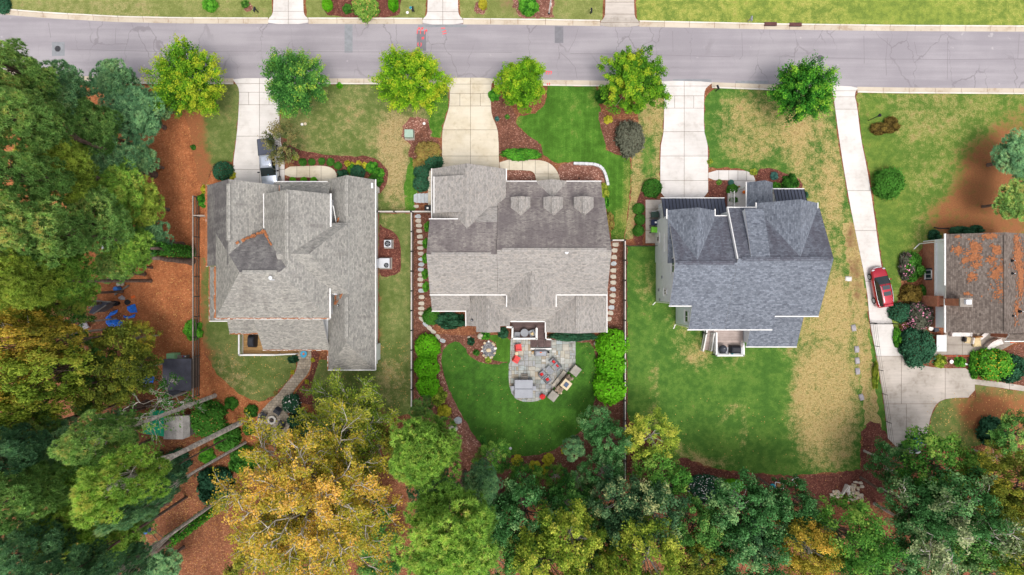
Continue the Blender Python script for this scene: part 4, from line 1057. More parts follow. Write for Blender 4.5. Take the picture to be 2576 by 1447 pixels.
plane(h3, [(520, -176, 8.05), (562, -176, 8.05), (562, -66, 9.78), (520, -66, 9.78)], ('shingle_slate',))
prof = [(-174, 6.7), (-174, 7.8), (-68, 9.5), (-68, 9.3)]
MB().loft([[(*W(x, y), z) for y, z in prof] for x in (522, 560)]).build('wall', 'siding_white', h3)
def seam_roof(house, x0, x1, y0, y1, za, zb, n):
    r = roof_mesh(house, [([(x0, y0, za), (x1, y0, za), (x1, y1, zb), (x0, y1, zb)], 0)], ('metal_roof',), name='porch_roof')
    gutter(house, (x0, y0 - 1.2, za), (x1, y0 - 1.2, za))
    for i in range(n + 1):
        x = x0 + (x1 - x0) * i / n
        a, b = Vector((*W(x, y0), za + .03)), Vector((*W(x, y1), zb + .03))
        MB().loft([[(p.x - .02, p.y, p.z - .03), (p.x + .02, p.y, p.z - .03), (p.x + .02, p.y, p.z + .03), (p.x - .02, p.y, p.z + .03)] for p in (a, b)]).build('seam', 'black_metal', r)
seam_roof(h3, 360, 511.6, -215, -165, 3.0, 4.1, 18); seam_roof(h3, 630, 704, -237, -186, 3.0, 4.1, 9)
block(h3, 368, 505, -208, -160, 2.8, w3); block(h3, 634, 698, -228, -180, 2.8, w3)
gable(h3, 'y', -252, -175, 563, 625, 594, 3.4, 3.4, 4.75, T3, (0, 0), walls=False, gut=(1, 0))
for gx, gy in ((568, -246), (620, -246)): MB().box((*W(gx, gy), 1.6), (.25, .25, 3.2)).build('post', 'white_trim', h3)
block(h3, 545, 632, -246, -170, .55, 'concrete_white', name='porch_floor')
for k in range(4): block(h3, 541 - k * 0, 545 + 0, -236 + 0, -190, .42 - k * 0, 'concrete_white', name='step') if k == 0 else None
m = MB()
for k in range(14): m.box((*W(548, -235 + k * 3.2), 1.0), (.05, .05, .9))
m.box((*W(548, -214), 1.47), (.09, 2.2, .07)); m.box((*W(548, -214), .62), (.06, 2.2, .06)); m.build('railing', 'white_trim', h3)
plane(h3, [(562, 141.5, 3.4), (682, 141.5, 3.4), (682, 60, 5.3), (562, 60, 5.3)], ('shingle_slate',), ((562, 142.7, 3.4), (682, 142.7, 3.4)))
block(h3, 569, 676, 55, 134, 3.2, w3)
window_x(h3, 361.5, -106, 5.1, 1.75, 1.3); window_x(h3, 361.5, -50, 7.9, 1.5, 1.1); window_x(h3, 411.5, 68, 4.6, 1.2, 1.2); window_x(h3, 361.5, 10, 4.6, .6, .9)
o = MB().box((*W(361, -122), 1.1), (.10, 1.0, 2.15)).build('door', 'white_trim', h3); MB().box((*W(360.2, -120), 1.4), (.04, .45, .7)).build('pane', 'glass_window', o)
MB().box((*W(361.2, -122), 2.25), (.25, 1.25, .12)).build('lintel', 'white_trim', h3)
downspout(h3, [(358, 36, 7.0), (361, 36, 6.6), (361, 36, .1), (354, 44, .05)]); downspout(h3, [(405, 92, 5.8), (411, 92, 5.5), (411, 92, .1), (406, 104, .05)])
downspout(h3, [(366, -165, 7.0), (365, -168, 6.8), (365, -168, 4.2)]); downspout(h3, [(360.5, -197, 2.9), (362, -192, 2.5), (362, -192, .1), (352, -190, .05)])
for px, py, h in ((1750, 745, 7.4), (1815, 734, 7.6), (1791.5, 814.5, 6.2), (1926.5, 733, 7.6), (2026, 732.5, 7.6)): vent_pipe(h3, px, py, h)
vent_pipe(h3, 1978, 716.5, 8.0, True); vent_pipe(h3, 1968, 720, 7.9)
for gy, z in ((30, 2.0), (-25, 3.0), (6, 1.5)): MB().box((*W(361.2, gy), z), (.12, .3, .35)).build('meter_box', 'grey_plastic', h3)
# ---- brick house at the right edge
h4 = thing('house', 'brick house with brown roof covered in orange pine needles and a tall chimney', 'house')
HE, HR = 4.4, 6.6
xe0 = 1092 * F(HE); xr = 1242 * F(HR); xe1 = xr * 2 - xe0
y0, y1 = -135.5 * F(5), 113.5 * F(5)
gable(h4, 'y', y0, y1, xe0, xe1, xr, HE, HE, HR, ('shingle_brown',), (0, 0), wall='siding_white', gut=(0, 0), vent=(y0 + 6, y1 - 6), inset=9)
gutter(h4, (xe0 - 1.2, y0, HE), (xe0 - 1.2, -6, HE), w=.2); gutter(h4, (xe0 - 1.2, 28, HE), (xe0 - 1.2, y1, HE), w=.2)
block(h4, 1033, 1200, y0 + 12, y1 - 8, 2.1, 'brick'); block(h4, 1031, 1037, y0 + 10, y1 - 70, 2.24, 'white_trim', 2.11, 'ledge')
window_x(h4, 1032.5, -33, 1.1, .95, 1.0); window_x(h4, 1049, -38, 3.3, .9, .9); window_x(h4, 1049, 55, 3.3, 1.2, .9)
for gy, w in ((-44, 8), (-22, 8)): MB().box((*W(1032.3, gy), 1.1), (.06, .35, 1.05)).build('shutter', 'charcoal', h4)
cb = block(h4, 1020, 1046, 20, 46, 3.4, 'brick', name='chimney')
o = block(h4, 1023, 1048, 26, 42, 6.6, 'brick', 3.38, 'chimney_stack')
MB().box((*W(1035.5, 34), 6.7), (1.35, .95, .2)).build('chimney_cap', 'concrete_dark', h4); MB().box((*W(1036, 33), 6.95), (.55, .5, .35)).build('flue', 'white_paint', h4)
o = MB().box((*G(2515, 669, 6.0), 6.0), (.8, 1.1, .22)).build('skylight', 'grey_plastic', h4)
for px, py, h in ((2549, 656, 6.4), (2549, 688, 6.3), (2569, 784, 6.0), (2550, 795, 6.2)): vent_pipe(h4, px, py, h)
MB().tube([(*W(1046, y0 + 12), 4.2), (*W(1028, y0 + 16), 3.6), (*W(1024, y0 + 16), .1), (*W(1010, y0 + 30), .06)], .06, 6).build('downspout', 'white_trim', h4)
def roof_h4(gx): return HE + (HR - HE) * (gx - xe0) / (xr - xe0) if gx < xr else HE + (HR - HE) * (xe1 - gx) / (xe1 - xr)
rnd = random.Random(8)
def needle_patch(px, py, rx, ry, n, seed):
    rnd = random.Random(seed); m = MB()
    for i in range(n):
        a = rnd.uniform(0, 6.28); r = abs(rnd.gauss(0, .55))
        qx, qy = px + rx * r * math.cos(a), py + ry * r * math.sin(a)
        gx, gy = (qx - CX) * F(5.6), (qy - CY) * F(5.6)
        if gy < y0 + 2 or gy > y1 - 2 or gx < xe0 + 2: continue
        x, y = W(gx, gy); z = roof_h4(gx) + .04
        s = .05 * (1 if gx < xr else -1)
        w = rnd.uniform(.06, .24); l = rnd.uniform(.06, .24); b = rnd.uniform(0, 3.14); sl4 = (HR - HE) / ((xr - xe0) * S) * (1 if gx < xr else -1)
        k = rnd.randint(5, 7); pts = []
        for j in range(k):
            aa = b + 6.283 * j / k; q = rnd.uniform(.55, 1.1)
            dx, dy = w * q * math.cos(aa) * .6, l * q * math.sin(aa) * .6
            pts.append((x + dx, y + dy, z + dx * sl4 + rnd.uniform(0, .015)))
        m.add(pts, [tuple(range(k))])
    if m.v: m.build('needle_patch', 'straw_orange', h4)['kind'] = 'stuff'
for i, q in enumerate(((2421, 594, 6, 3, 14), (2482, 594, 14, 6, 60), (2423, 628, 12, 10, 40), (2455, 620, 14, 18, 70), (2452, 645, 16, 22, 80), (2436, 655, 8, 10, 30), (2494, 630, 10, 16, 50), (2484, 655, 10, 12, 30), (2500, 680, 16, 24, 40), (2457, 668, 9, 9, 26), (2448, 695, 10, 12, 30), (2492, 690, 12, 20, 30), (2440, 740, 8, 5, 12), (2560, 640, 20, 45, 170), (2570, 700, 16, 60, 160), (2553, 600, 10, 12, 20), (2500, 735, 20, 30, 30), (2555, 780, 16, 30, 30))): needle_patch(*q[:4], int(q[4] * (3 if q[0] < 2530 else 5)), i)
gable(h4, 'x', 1196, 1290, y1 - 8, y1 + 24, y1 + 8, 2.6, 2.6, 3.2, ('shingle_brown',), (0, 0), wall='brick', gut=(0, 1))
# ------------------------------------------------------------------ fences
def rail_fence(label, pts, h, rails, mat, cap=None, post_step=48, post_mat='wood_fence_dark', capmat='fence_cap', mesh=True, knob=None, group=None):
    root = thing('fence', label, 'fence', (0, 0, 0), 0, group)
    for (a, b) in zip(pts, pts[1:]):
        A, B = Vector((*G(*a), 0)), Vector((*G(*b), 0)); L = (B - A).length; d = (B - A).normalized(); ang = math.atan2(d.y, d.x)
        n = max(1, round(L / (post_step * S)))
        for i in range(n + 1):
            p = A.lerp(B, i / n)
            MB().box((p.x, p.y, h / 2 - .1), (.11, .11, h + .2), ang).build('post', post_mat, root)
            if knob: MB().bbox((p.x, p.y, h + .05), (.17, .17, .09), ang, .03).build('post_cap', knob, root)
        for i in range(n):
            c = (A.lerp(B, i / n) + A.lerp(B, (i + 1) / n)) / 2; ll = L / n - .03
            for z in rails:
                MB().box((c.x, c.y, z), (ll, .045, .14), ang).build('rail', mat, root)
            if cap: MB().box((c.x, c.y, h + .02), (ll + .02, cap, .045), ang).build('cap_rail', capmat, root)
        if mesh:
            m = MB(); k = int(L / .16); nrm = Vector((-d.y, d.x, 0)) * .035
            for i in range(k):
                p = A.lerp(B, (i + .5) / k) + nrm
                m.box((p.x, p.y, h / 2), (.014, .014, h - .1), ang)
            for z in (.15, .4, .65, .9, 1.15, 1.35):
                if z < h: p = (A + B) / 2 + nrm; m.box((p.x, p.y, z), (L, .012, .012), ang)
            m.build('wire_mesh', 'black_metal', root)['kind'] = 'stuff'
    return root
rail_fence('weathered three rail fence between the pine straw yard and the left house', [(502, 498), (502, 994)], 1.5, (.25, .80, 1.36), 'wood_fence', .13, 50, capmat='wood_fence')
rail_fence('short weathered rail fence joining the side fence to the left house', [(503.5, 546), (535, 546)], 1.5, (.25, .80, 1.36), 'wood_fence', .13, 40, capmat='wood_fence')
rail_fence('pale rail fence with black post caps between the left and centre houses', [(1040, 537), (1040, 1024)], 1.5, (.3, .85, 1.35), 'wood_fence', .12, 48, knob='black_metal')
rail_fence('pale rail fence with black caps closing the gap between two houses', [(956, 536), (1038.8, 536), (1090, 536)], 1.5, (.3, .85, 1.35), 'wood_fence', .12, 50, knob='black_metal')
rail_fence('pale rail fence with black post caps along the right side of the centre house', [(1567, 607), (1567, 1200)], 1.5, (.3, .85, 1.35), 'wood_fence_dark', .10, 48, knob='black_metal')
rail_fence('short pale rail fence at the rear corner of the centre house', [(1534, 607), (1565.8, 607)], 1.5, (.3, .85, 1.35), 'wood_fence', .14, 40, knob='black_metal')
rail_fence('grey board fence at the edge of the lower wood', [(1150, 1254), (1500, 1254)], 1.5, (.2, .37, .54, .71, .88, 1.05, 1.22, 1.39), 'wood_grey', .14, 50, capmat='wood_grey', mesh=False)
rail_fence('dark board fence behind the white flowered hedge', [(1735, 1256), (1960, 1262)], 1.5, (.2, .37, .54, .71, .88, 1.05, 1.22, 1.39), 'wood_fence_dark', .12, 50, capmat='wood_fence_dark', mesh=False)
def picket_fence(label, a, b, h=1.3, step=.13):
    root = thing('picket_fence', label, 'fence')
    A, B = Vector((*G(*a), 0)), Vector((*G(*b), 0)); L = (B - A).length; d = (B - A).normalized(); ang = math.atan2(d.y, d.x)
    for i in range(int(L / 2.4) + 1):
        p = A + d * min(L, i * 2.4); MB().box((p.x, p.y, h / 2), (.06, .06, h + .1), ang).build('post', 'black_metal', root)
    for z in (.15, h - .18, h - .03): c = (A + B) / 2; MB().box((c.x, c.y, z), (L, .03, .035), ang).build('rail', 'black_metal', root)
    m = MB()
    for i in range(int(L / step)):
        p = A + d * (i * step); m.box((p.x, p.y, h / 2 + .03), (.018, .018, h), ang)
    m.build('picket', 'black_metal', root)['kind'] = 'stuff'
picket_fence('long black metal picket fence beside the pale rail fence', (1572, 618), (1572, 1200)); picket_fence('short black metal picket fence meeting the grey siding', (1574, 620), (1650, 620))
# wire fence and cable gate on the right drive
r = thing('wire_fence', 'low black wire fence along the edge of the old concrete driveway', 'fence')
wp = [(2192, 812), (2199, 870), (2208, 930), (2218, 990), (2228, 1060), (2236, 1120)]
for p in wp: MB().cyl((*G(*p), -.1), .035, 1.2, 6).build('post', 'black_metal', r)
for z in (.35, .7, 1.05): MB().tube([(*G(*p), z) for p in wp], .014, 4).build('wire', 'black_metal', r)
r = thing('driveway_gate', 'dark bar gate across the driveway behind the red car', 'gate')
A, B = G(2188, 814), G(2244, 814)
for p in (A, B): MB().cyl((p[0], p[1], -.1), .05, 1.2, 8).build('post', 'black_metal', r)
for z in (.3, .65, 1.0): MB().tube([(*A, z), (*B, z)], .028, 6).build('bar', 'black_metal', r)

# ------------------------------------------------------------------ stepping stones and other stonework
STZ = [(644 + x / 4, 360.65 + y / 4) for x, y in ((1630, 735), (1635, 780), (1640, 828), (1643, 883), (1650, 940), (1655, 998), (1655, 1055), (1660, 1110), (1663, 1168), (1663, 1220), (1660, 1270), (1660, 1320), (1655, 1370), (1660, 1425))]
STZ += [(644 + x / 4, 721.3 + y / 4) for x, y in ((1663, 40), (1667, 105), (1665, 170), (1663, 220), (1662, 268), (1668, 325), (1705, 378), (1745, 415), (1783, 452), (1830, 503), (1877, 543))]
STR = [(1288 + x / 4, 360.65 + y / 4) for x, y in ((1040, 1020), (1033, 1078), (1028, 1145), (1022, 1210), (1018, 1280), (1017, 1342), (1017, 1402))] + [(1288 + x / 4, 721.3 + y / 4) for x, y in ((1015, 25), (1013, 88), (1008, 148), (1000, 208), (990, 265), (975, 325), (895, 500), (850, 565))]
def stone_poly(px, py, w, d, rz, rnd, n=7):
    out = []
    for k in range(n):
        a = 6.283 * (k + rnd.uniform(-.18, .18)) / n
        q = 1 / max(abs(math.cos(a)) / 1.0, abs(math.sin(a)) / 1.0) ** .75
        x, y = rot2(w * q * math.cos(a) * rnd.uniform(.9, 1.1), d * q * math.sin(a) * rnd.uniform(.9, 1.1), rz)
        out.append((px + x, py + y))
    return [G(*p) for p in out]
rnd = random.Random(12)
rt = thing('stepping_stone_path', 'winding path of pale stepping stones between fence and centre house', 'path')
for i, (px, py) in enumerate(STZ):
    MB().prism(stone_poly(px, py, 7.6, 5.0, 0 if i < 19 else .6, rnd), -.02, .07 + rnd.uniform(0, .02)).build('stone', 'stepping' if rnd.random() < .7 else 'stepping_cool', rt)
rt = thing('stepping_stone_path', 'straight path of pale stepping stones along the right fence', 'path')
for i, (px, py) in enumerate(STR):
    MB().prism(stone_poly(px, py, 7.4, 5.4, 0 if i < 13 else -.7, rnd), -.02, .07 + rnd.uniform(0, .02)).build('stone', 'stepping' if rnd.random() < .7 else 'stepping_cool', rt)
rt = thing('slab_path', 'grey slab steps leading to the cream side path', 'path')
for k in range(4):
    x0 = 1041 + k * 9.2
    MB().prism([G(x0, 488 + (2.5 if k == 0 else 0)), G(x0 + 8.6, 486), G(x0 + 8.6, 511.5), G(x0, 510 - (2.5 if k == 0 else 0))], -.02, .06 + .02 * k).build('slab', 'stepping_cool', rt)
MB().prism(stone_poly(1047, 519.5, 6.5, 4, 0, rnd), -.02, .06).build('slab', 'stepping', rt)
def boulder(px, py, r, label, mat='stepping', group=None, name='boulder'):
    o = MB().blob((0, 0, r * .3), (r, r * .8, r * .55), int(px), 9, 6, .16).build(name, mat, smooth=False); o.location = (*G(px, py), 0); tag(o, label, 'rock', group)
boulder(1209, 846, .45, 'flat pale rock in the mulch below the bay'); boulder(1180, 849, .2, 'small tan rock in the mulch beside a leafy plant'); boulder(1141, 1078, .55, 'pale flat rock at the lower garden path'); boulder(1152, 1057, .5, 'grey flat rock beside the lower garden path', 'stepping_cool'); boulder(1229, 881, .30, 'cream boulder in the middle of the pebble patch', 'sandstone')
rt = thing('rockery', 'loose grey pebbles piled round a cream boulder', 'rocks')
m = MB(); rng_ = random.Random(4)
for i in range(170):
    a = rng_.uniform(0, 6.28); q = rng_.uniform(.35, 1); x, y = G(1229 + 16 * q * math.cos(a), 880 + 20 * q * math.sin(a)); s = rng_.uniform(.05, .11)
    m.blob((x, y, .04), (s, s * .8, s * .6), i, 6, 4, .2)
m.build('pebbles', 'river_stone', rt)['kind'] = 'stuff'
for i in range(12):
    a = i * .52 + rng_.uniform(-.2, .2); x, y = G(1229 + 17 * math.cos(a), 880 + 21 * math.sin(a)); s = rng_.uniform(.12, .2)
    MB().blob((x, y, .06), (s, s * .8, s * .6), i, 7, 5, .2).build('stone', 'sandstone' if i % 3 else 'petal_white', rt)
rt = thing('retaining_wall', 'curved pale granite garden wall round the front mulch bed', 'wall')
wz = [(1045, 50), (1200, 55), (1330, 60), (1420, 85), (1480, 140), (1515, 220), (1540, 320), (1548, 370)]
wp = [Vector((*G(1262.3 + x * .17213, 403.6 + y * .17213), 0)) for x, y in wz]
dens = []
for a, b in zip(wp, wp[1:]):
    n = max(1, int((b - a).length / .42))
    dens += [(a.lerp(b, (i + .5) / n), math.atan2((b - a).y, (b - a).x), (b - a).length / n) for i in range(n)]
for i, (p, ang, l) in enumerate(dens):
    for k in range(2): MB().bbox((p.x, p.y, .11 + .2 * k), (l * .96, .30 + .01 * (i % 3), .19), ang, .02).build('block', 'granite_wall', rt)
rt = thing('brick_edging', 'row of red bricks between the patio and the little garden bed', 'edging')
for k in range(22):
    x, y = G(2354 + k * 3.9, 895.5); MB().bbox((x, y, .08), (.17, .22, .18), rnd.uniform(-.06, .06), .01).build('brick', 'brick_plain' if False else 'fireplace_stone' if k % 9 == 4 else 'red_brick', rt)

# ------------------------------------------------------------------ decks
def deck(root, x0, x1, y0, y1, h, mat, along='x', bw=.14, z0=-.1):
    X0, Y1 = W(x0, y0); X1, Y0 = W(x1, y1)
    MB().box(((X0 + X1) / 2, (Y0 + Y1) / 2, h / 2 - .06), (X1 - X0 - .1, Y1 - Y0 - .1, h - .06)).build('frame', 'wood_fence_dark', root)
    if along == 'x':
        n = int((Y1 - Y0) / bw); b = (Y1 - Y0) / n
        for i in range(n): MB().box(((X0 + X1) / 2, Y0 + (i + .5) * b, h), (X1 - X0, b - .014, .04)).build('board', mat, root)
    else:
        n = int((X1 - X0) / bw); b = (X1 - X0) / n
        for i in range(n): MB().box((X0 + (i + .5) * b, (Y0 + Y1) / 2, h), (b - .014, Y1 - Y0, .04)).build('board', mat, root)
def railing(root, pts, h=1.0, mat='white_trim', step=.13, cap=.14, solid=False):
    """pts: (gx,gy,z) floor line"""
    for a, b in zip(pts, pts[1:]):
        A, B = Vector((*W(a[0], a[1]), a[2])), Vector((*W(b[0], b[1]), b[2])); d = B - A; L = d.length; up = Vector((0, 0, 1))
        o = MB(); n = Vector((-d.y, d.x, 0)).normalized()
        def bar(z, w, t):
            vs = []
            for p in (A, B): vs += [p + n * w / 2 + up * (z - t / 2), p - n * w / 2 + up * (z - t / 2), p - n * w / 2 + up * (z + t / 2), p + n * w / 2 + up * (z + t / 2)]
            o.add(vs, [(0, 1, 2, 3), (7, 6, 5, 4), (0, 4, 5, 1), (1, 5, 6, 2), (2, 6, 7, 3), (3, 7, 4, 0)])
        bar(h, cap, .05); rl = o.build('railing', mat, root)
        o = MB(); bar(h - .12, .05, .08); o.build('rail', mat, rl); o = MB(); bar(.10, .05, .08); o.build('rail', mat, rl)
        q = MB(); k = int(L / step)
        for i in range(k):
            p = A.lerp(B, (i + .5) / k); q.box((p.x, p.y, p.z + h / 2), (.035, .035, h - .15), math.atan2(d.y, d.x))
        q.build('baluster', mat, rl)['kind'] = 'stuff'
        for p in (A, B): MB().box((p.x, p.y, p.z + h / 2 - .3), (.11, .11, h + .75)).build('post', mat, rl)
def stairs(root, x0, x1, y0, y1, h, n, mat, dirn):
    """descending from height h in direction dirn ('+x','-x','+y' in ground pixels)"""
    for k in range(n):
        t0, t1 = k / n, (k + 1) / n; z = h * (1 - (k + 1) / (n + 1))
        if dirn == '+x': q = (x0 + (x1 - x0) * t0, x0 + (x1 - x0) * t1, y0, y1)
        elif dirn == '-x': q = (x1 - (x1 - x0) * t1, x1 - (x1 - x0) * t0, y0, y1)
        else: q = (x0, x1, y0 + (y1 - y0) * t0, y0 + (y1 - y0) * t1)
        a, b = W(q[0], q[2]), W(q[1], q[3])
        MB().box(((a[0] + b[0]) / 2, (a[1] + b[1]) / 2, z - .02), (abs(b[0] - a[0]) + .01, abs(b[1] - a[1]) + .01, .045)).build('tread', mat, root)
        MB().box(((a[0] + b[0]) / 2, (a[1] + b[1]) / 2, z / 2 - .05), (abs(b[0] - a[0]) * .9, abs(b[1] - a[1]) * .9, max(.05, z - .06))).build('riser', 'wood_fence_dark', root)
dk = thing('deck', 'tan wooden deck with white railing behind the left house', 'deck')
deck(dk, -668, -577, 102, 166, .95, 'wood_pine'); stairs(dk, -577, -535, 146, 166, .95, 9, 'wood_pine', '+x')
railing(dk, [(-667, 104, .95), (-667, 165, .95), (-578, 165, .95)], 1.15, step=.10, cap=.17); railing(dk, [(-576, 165, .95), (-537, 165, .1)], 1.05, cap=.12)
dk = thing('deck', 'dark brown deck with white railings opening to the bluestone patio', 'deck')
pa = lambda zx, zy, h=0: ((1262.3 + zx * .16027 - CX) * F(h), (790.0 + zy * .16027 - CY) * F(h))
a = pa(150, 125, .7); b = pa(690, 385, .7)
deck(dk, a[0], b[0], a[1], b[1], .7, 'wood_brown')
a = pa(560, 385, .5); b = pa(672, 520, .5); deck(dk, a[0], b[0], a[1] + .4, b[1], .52, 'wood_brown', 'y')
for i, (z0, zz) in enumerate(((545, 512), (495, 478), (447, 448))):
    pass
for k in range(3):
    h = .38 - .13 * k
    for (u0, u1) in ((555 - 36 * (k + 1), 555 - 36 * k), (676 + 33 * k, 676 + 33 * (k + 1))):
        a, b = pa(u0, 405, .3), pa(u1, 520, .3)
        A, B = W(*a), W(*b)
        MB().box(((A[0] + B[0]) / 2, (A[1] + B[1]) / 2, h / 2), (abs(B[0] - A[0]) - .01, abs(B[1] - A[1]), h)).build('step', 'wood_brown_v', dk)
a, b = pa(450, 532), pa(778, 552); A, B = W(*a), W(*b)
MB().box(((A[0] + B[0]) / 2, (A[1] + B[1]) / 2, .22), (abs(B[0] - A[0]), .16, .44)).build('riser', 'white_trim', dk)
q = lambda zx, zy: (*pa(zx, zy, 1.7), .7)
railing(dk, [q(75, 205), q(170, 212), q(165, 388), q(555, 388)], 1.0, cap=.20); railing(dk, [q(548, 222), q(546, 400)], 1.0, cap=.24); railing(dk, [q(694, 285), q(690, 398), q(772, 402)], 1.0, cap=.14)
dk = thing('deck', 'pale deck with white railings and side stairs behind the slate house', 'deck')
pd = lambda zx, zy, h=2.0: ((1751.8 + zx * .06527 - CX) * F(h), (815.8 + zy * .06527 - CY) * F(h))
DH = 1.7
a, b = pd(400, 150, DH), pd(1800, 1175, DH)
deck(dk, pd(790, 0, DH)[0], b[0], a[1], b[1], DH, 'wood_pale'); deck(dk, pd(400, 0, DH)[0], pd(790, 0, DH)[0] - .3, a[1], pd(0, 330, DH)[1], DH, 'wood_pale')
c0, c1 = pd(815, 892, DH), pd(1790, 1168, DH); A, B = W(*c0), W(*c1)
MB().box(((A[0] + B[0]) / 2, (A[1] + B[1]) / 2, DH + .032), (abs(B[0] - A[0]), abs(B[1] - A[1]), .02)).build('grill_mat', 'ac_metal', dk)
stairs(dk, pd(330, 0, 1)[0], pd(620, 0, 1)[0], pd(0, 345, DH)[1], pd(0, 1000, .3)[1], DH, 9, 'wood_pale', '+y')
e = lambda zx, zy, z: (*pd(zx, zy, z + 1.0), z)
railing(dk, [e(780, 330, DH), e(780, 1205, DH), e(1830, 1205, DH), e(1830, 730, DH)], 1.0, cap=.20); railing(dk, [e(410, 220, DH), e(400, 360, DH), e(270, 1030, .15)], 1.0, cap=.14); railing(dk, [e(690, 370, DH), e(590, 1030, .15)], 1.0, cap=.14)

# ------------------------------------------------------------------ bluestone patio
def mat_flag():
    t = NT('flagstone'); obi = t.node('ShaderNodeObjectInfo')
    c = t.ramp(obi.outputs['Random'], [(0.0, lin('8f938f')), (.2, lin('a9aaa5')), (.4, lin('989a9d')), (.6, lin('b2ab9c')), (.78, lin('9da6a8')), (.88, lin('a08e74')), (1.0, lin('bdbdb9'))])
    st = t.mapr(t.math('ADD', t.math('MULTIPLY', t.noise(.45, 3.0), .6), t.math('MULTIPLY', t.noise(2.0, 4.0), .4)), .52, .66, 0, .6)
    c = t.mix(st, scale_col(t, c, t.mapr(t.noise(3, 4.0), .3, .7, .88, 1.1)), lin('5a5850'))
    t.col(c); t.b.inputs['Roughness'].default_value = .8; t.bump(t.noise(9, 3.0), .2, .01)
mat_flag()
PZ = [(140, 395), (1157, 415), (1157, 770), (690, 1290), (640, 1332), (560, 1364), (470, 1378), (330, 1375), (220, 1332), (155, 1245), (118, 1130), (108, 1000), (110, 790), (133, 745), (133, 560)]
PZP = [(1262.3 + x * .16027, 790 + y * .16027) for x, y in PZ]
pr = struct(MB().prism([G(*p) for p in PZP], -.03, .028).build('patio', 'joint_dirt'))
rnd = random.Random(31)
cells = []
def split(x0, x1, y0, y1, d=0):
    w, h = x1 - x0, y1 - y0
    if (w < 17 and h < 17 and (d > 3 and rnd.random() < .62)) or (w < 9.5 and h < 9.5): cells.append((x0, x1, y0, y1)); return
    if w >= h:
        if w < 9.5: cells.append((x0, x1, y0, y1)); return
        c = x0 + w * rnd.choice((.4, .5, .6)); split(x0, c, y0, y1, d + 1); split(c, x1, y0, y1, d + 1)
    else:
        if h < 9.5: cells.append((x0, x1, y0, y1)); return
        c = y0 + h * rnd.choice((.4, .5, .6)); split(x0, x1, y0, c, d + 1); split(x0, x1, c, y1, d + 1)
split(1276, 1452, 850, 1014)
slabs(pr, 'flagstone', PZP, cells, 'flagstone', 0, .05, .32)

# ------------------------------------------------------------------ furniture
def armchair(label, px, py, rz, mat, w=.72, group=None, h=0.0, slats=True, cush=None):
    """lounge chair facing +y in its own frame"""
    t = thing('lounge_chair', label, 'chair', (*G(px, py, h), h), rz, group)
    for sx in (-1, 1):
        for (y, hh) in ((.28, .5), (-.26, .5)): MB().box((sx * w * .44, y, hh / 2), (.06, .07, hh)).build('leg', mat, t)
        MB().bbox((sx * w * .46, 0, .52), (.13, .74, .05), 0, .015).build('armrest', mat, t)
    M = Matrix.Rotation(math.radians(6), 3, 'X')
    if slats:
        for k in range(5): MB().box((0, -.22 + .13 * k, .33 + .015 * k), (w * .84, .115, .03), M=M).build('seat_slat', mat, t)
        Mb = Matrix.Rotation(math.radians(-18), 3, 'X')
        for k in range(5): MB().box((-.36 * w + .18 * w * k, -.36, .66), (.16 * w, .035, .72 - .04 * abs(k - 2)), M=Mb).build('back_slat', mat, t)
    else:
        MB().bbox((0, .02, .36), (w * .84, .62, .16), 0, .04).build('seat', mat, t); MB().box((0, -.34, .62), (w * .86, .10, .62), M=Matrix.Rotation(math.radians(-14), 3, 'X')).build('backrest', mat, t)
    return t
def pillow(label, px, py, h, rz, mat, s=.42, group=None):
    m = MB(); rings = []
    for (z, q) in ((-.07, .80), (0, 1.0), (.07, .80), (.10, .45)):
        rings.append([(sx * s / 2 * q, sy * s / 2 * q, z) for sx, sy in ((-1, -1), (0, -.93), (1, -1), (.93, 0), (1, 1), (0, .93), (-1, 1), (-.93, 0))])
    o = m.loft(rings).build('pillow', mat, smooth=True); o.location = (*G(px, py, h), h); o.rotation_euler = (.25, 0, rz); tag(o, label, 'pillow', group)
PAT = lambda zx, zy: (1262.3 + zx * .16027, 790 + zy * .16027)
def rzv(dx, dy): return math.atan2(-dy, dx) - math.pi / 2      # heading given in picture directions -> rotation of a thing facing +y
armchair('red plastic lounge chair above the small round white table', *PAT(262, 522), rzv(1, -.12), 'red_plastic', h=.052)
armchair('red plastic lounge chair below the small round white table', *PAT(228, 706), rzv(.87, .5), 'red_plastic', h=.052)
t = thing('side_table', 'small round white table between two red chairs', 'table', (*G(*PAT(233, 618)), .052)); MB().cyl((0, 0, .42), .21, .03, 18).build('top', 'sandstone', t); MB().lathe((0, 0, 0), [(.16, 0), (.05, .05), (.04, .42)], 10).build('base', 'white_trim', t)
for (zx, zy, d, l) in ((803, 748, (-.55, .55), 'grey chair with red pillow facing the slatted table, next to the red chairs side of the pair at the house'), (868, 826, (-.55, .55), ''), (640, 945, (.6, -.5), ''), (722, 1025, (.6, -.5), '')):
    lab = {803: 'grey slat chair beside the stained patio corner', 868: 'grey slat chair nearest the fireplace wing wall', 640: 'grey slat chair on the house side of the hot tub', 722: 'grey slat chair between hot tub and hearth'}[zx]
    armchair(lab, *PAT(zx, zy), rzv(*d), 'grey_plastic', .70, 'grey chairs round the slatted table', .052)
for (zx, zy, d) in ((818, 746, .7), (880, 805, .7), (625, 948, .5), (716, 1028, .5)): pillow('red square pillow on a grey slat chair', *PAT(zx, zy), .55, d, 'red_cushion', .40, 'red pillows on the grey chairs')
t = thing('coffee_table', 'grey slatted coffee table between four grey chairs', 'table', (*G(*PAT(750, 873)), .052), rzv(.55, .62) + math.pi / 2)
for k in range(4): MB().bbox((0, -.23 + .155 * k, .42), (.95, .14, .035), 0, .01).build('slat', 'grey_plastic', t)
for sx in (-1, 1):
    for sy in (-1, 1): MB().box((sx * .40, sy * .24, .2), (.06, .06, .4)).build('leg', 'grey_plastic', t)
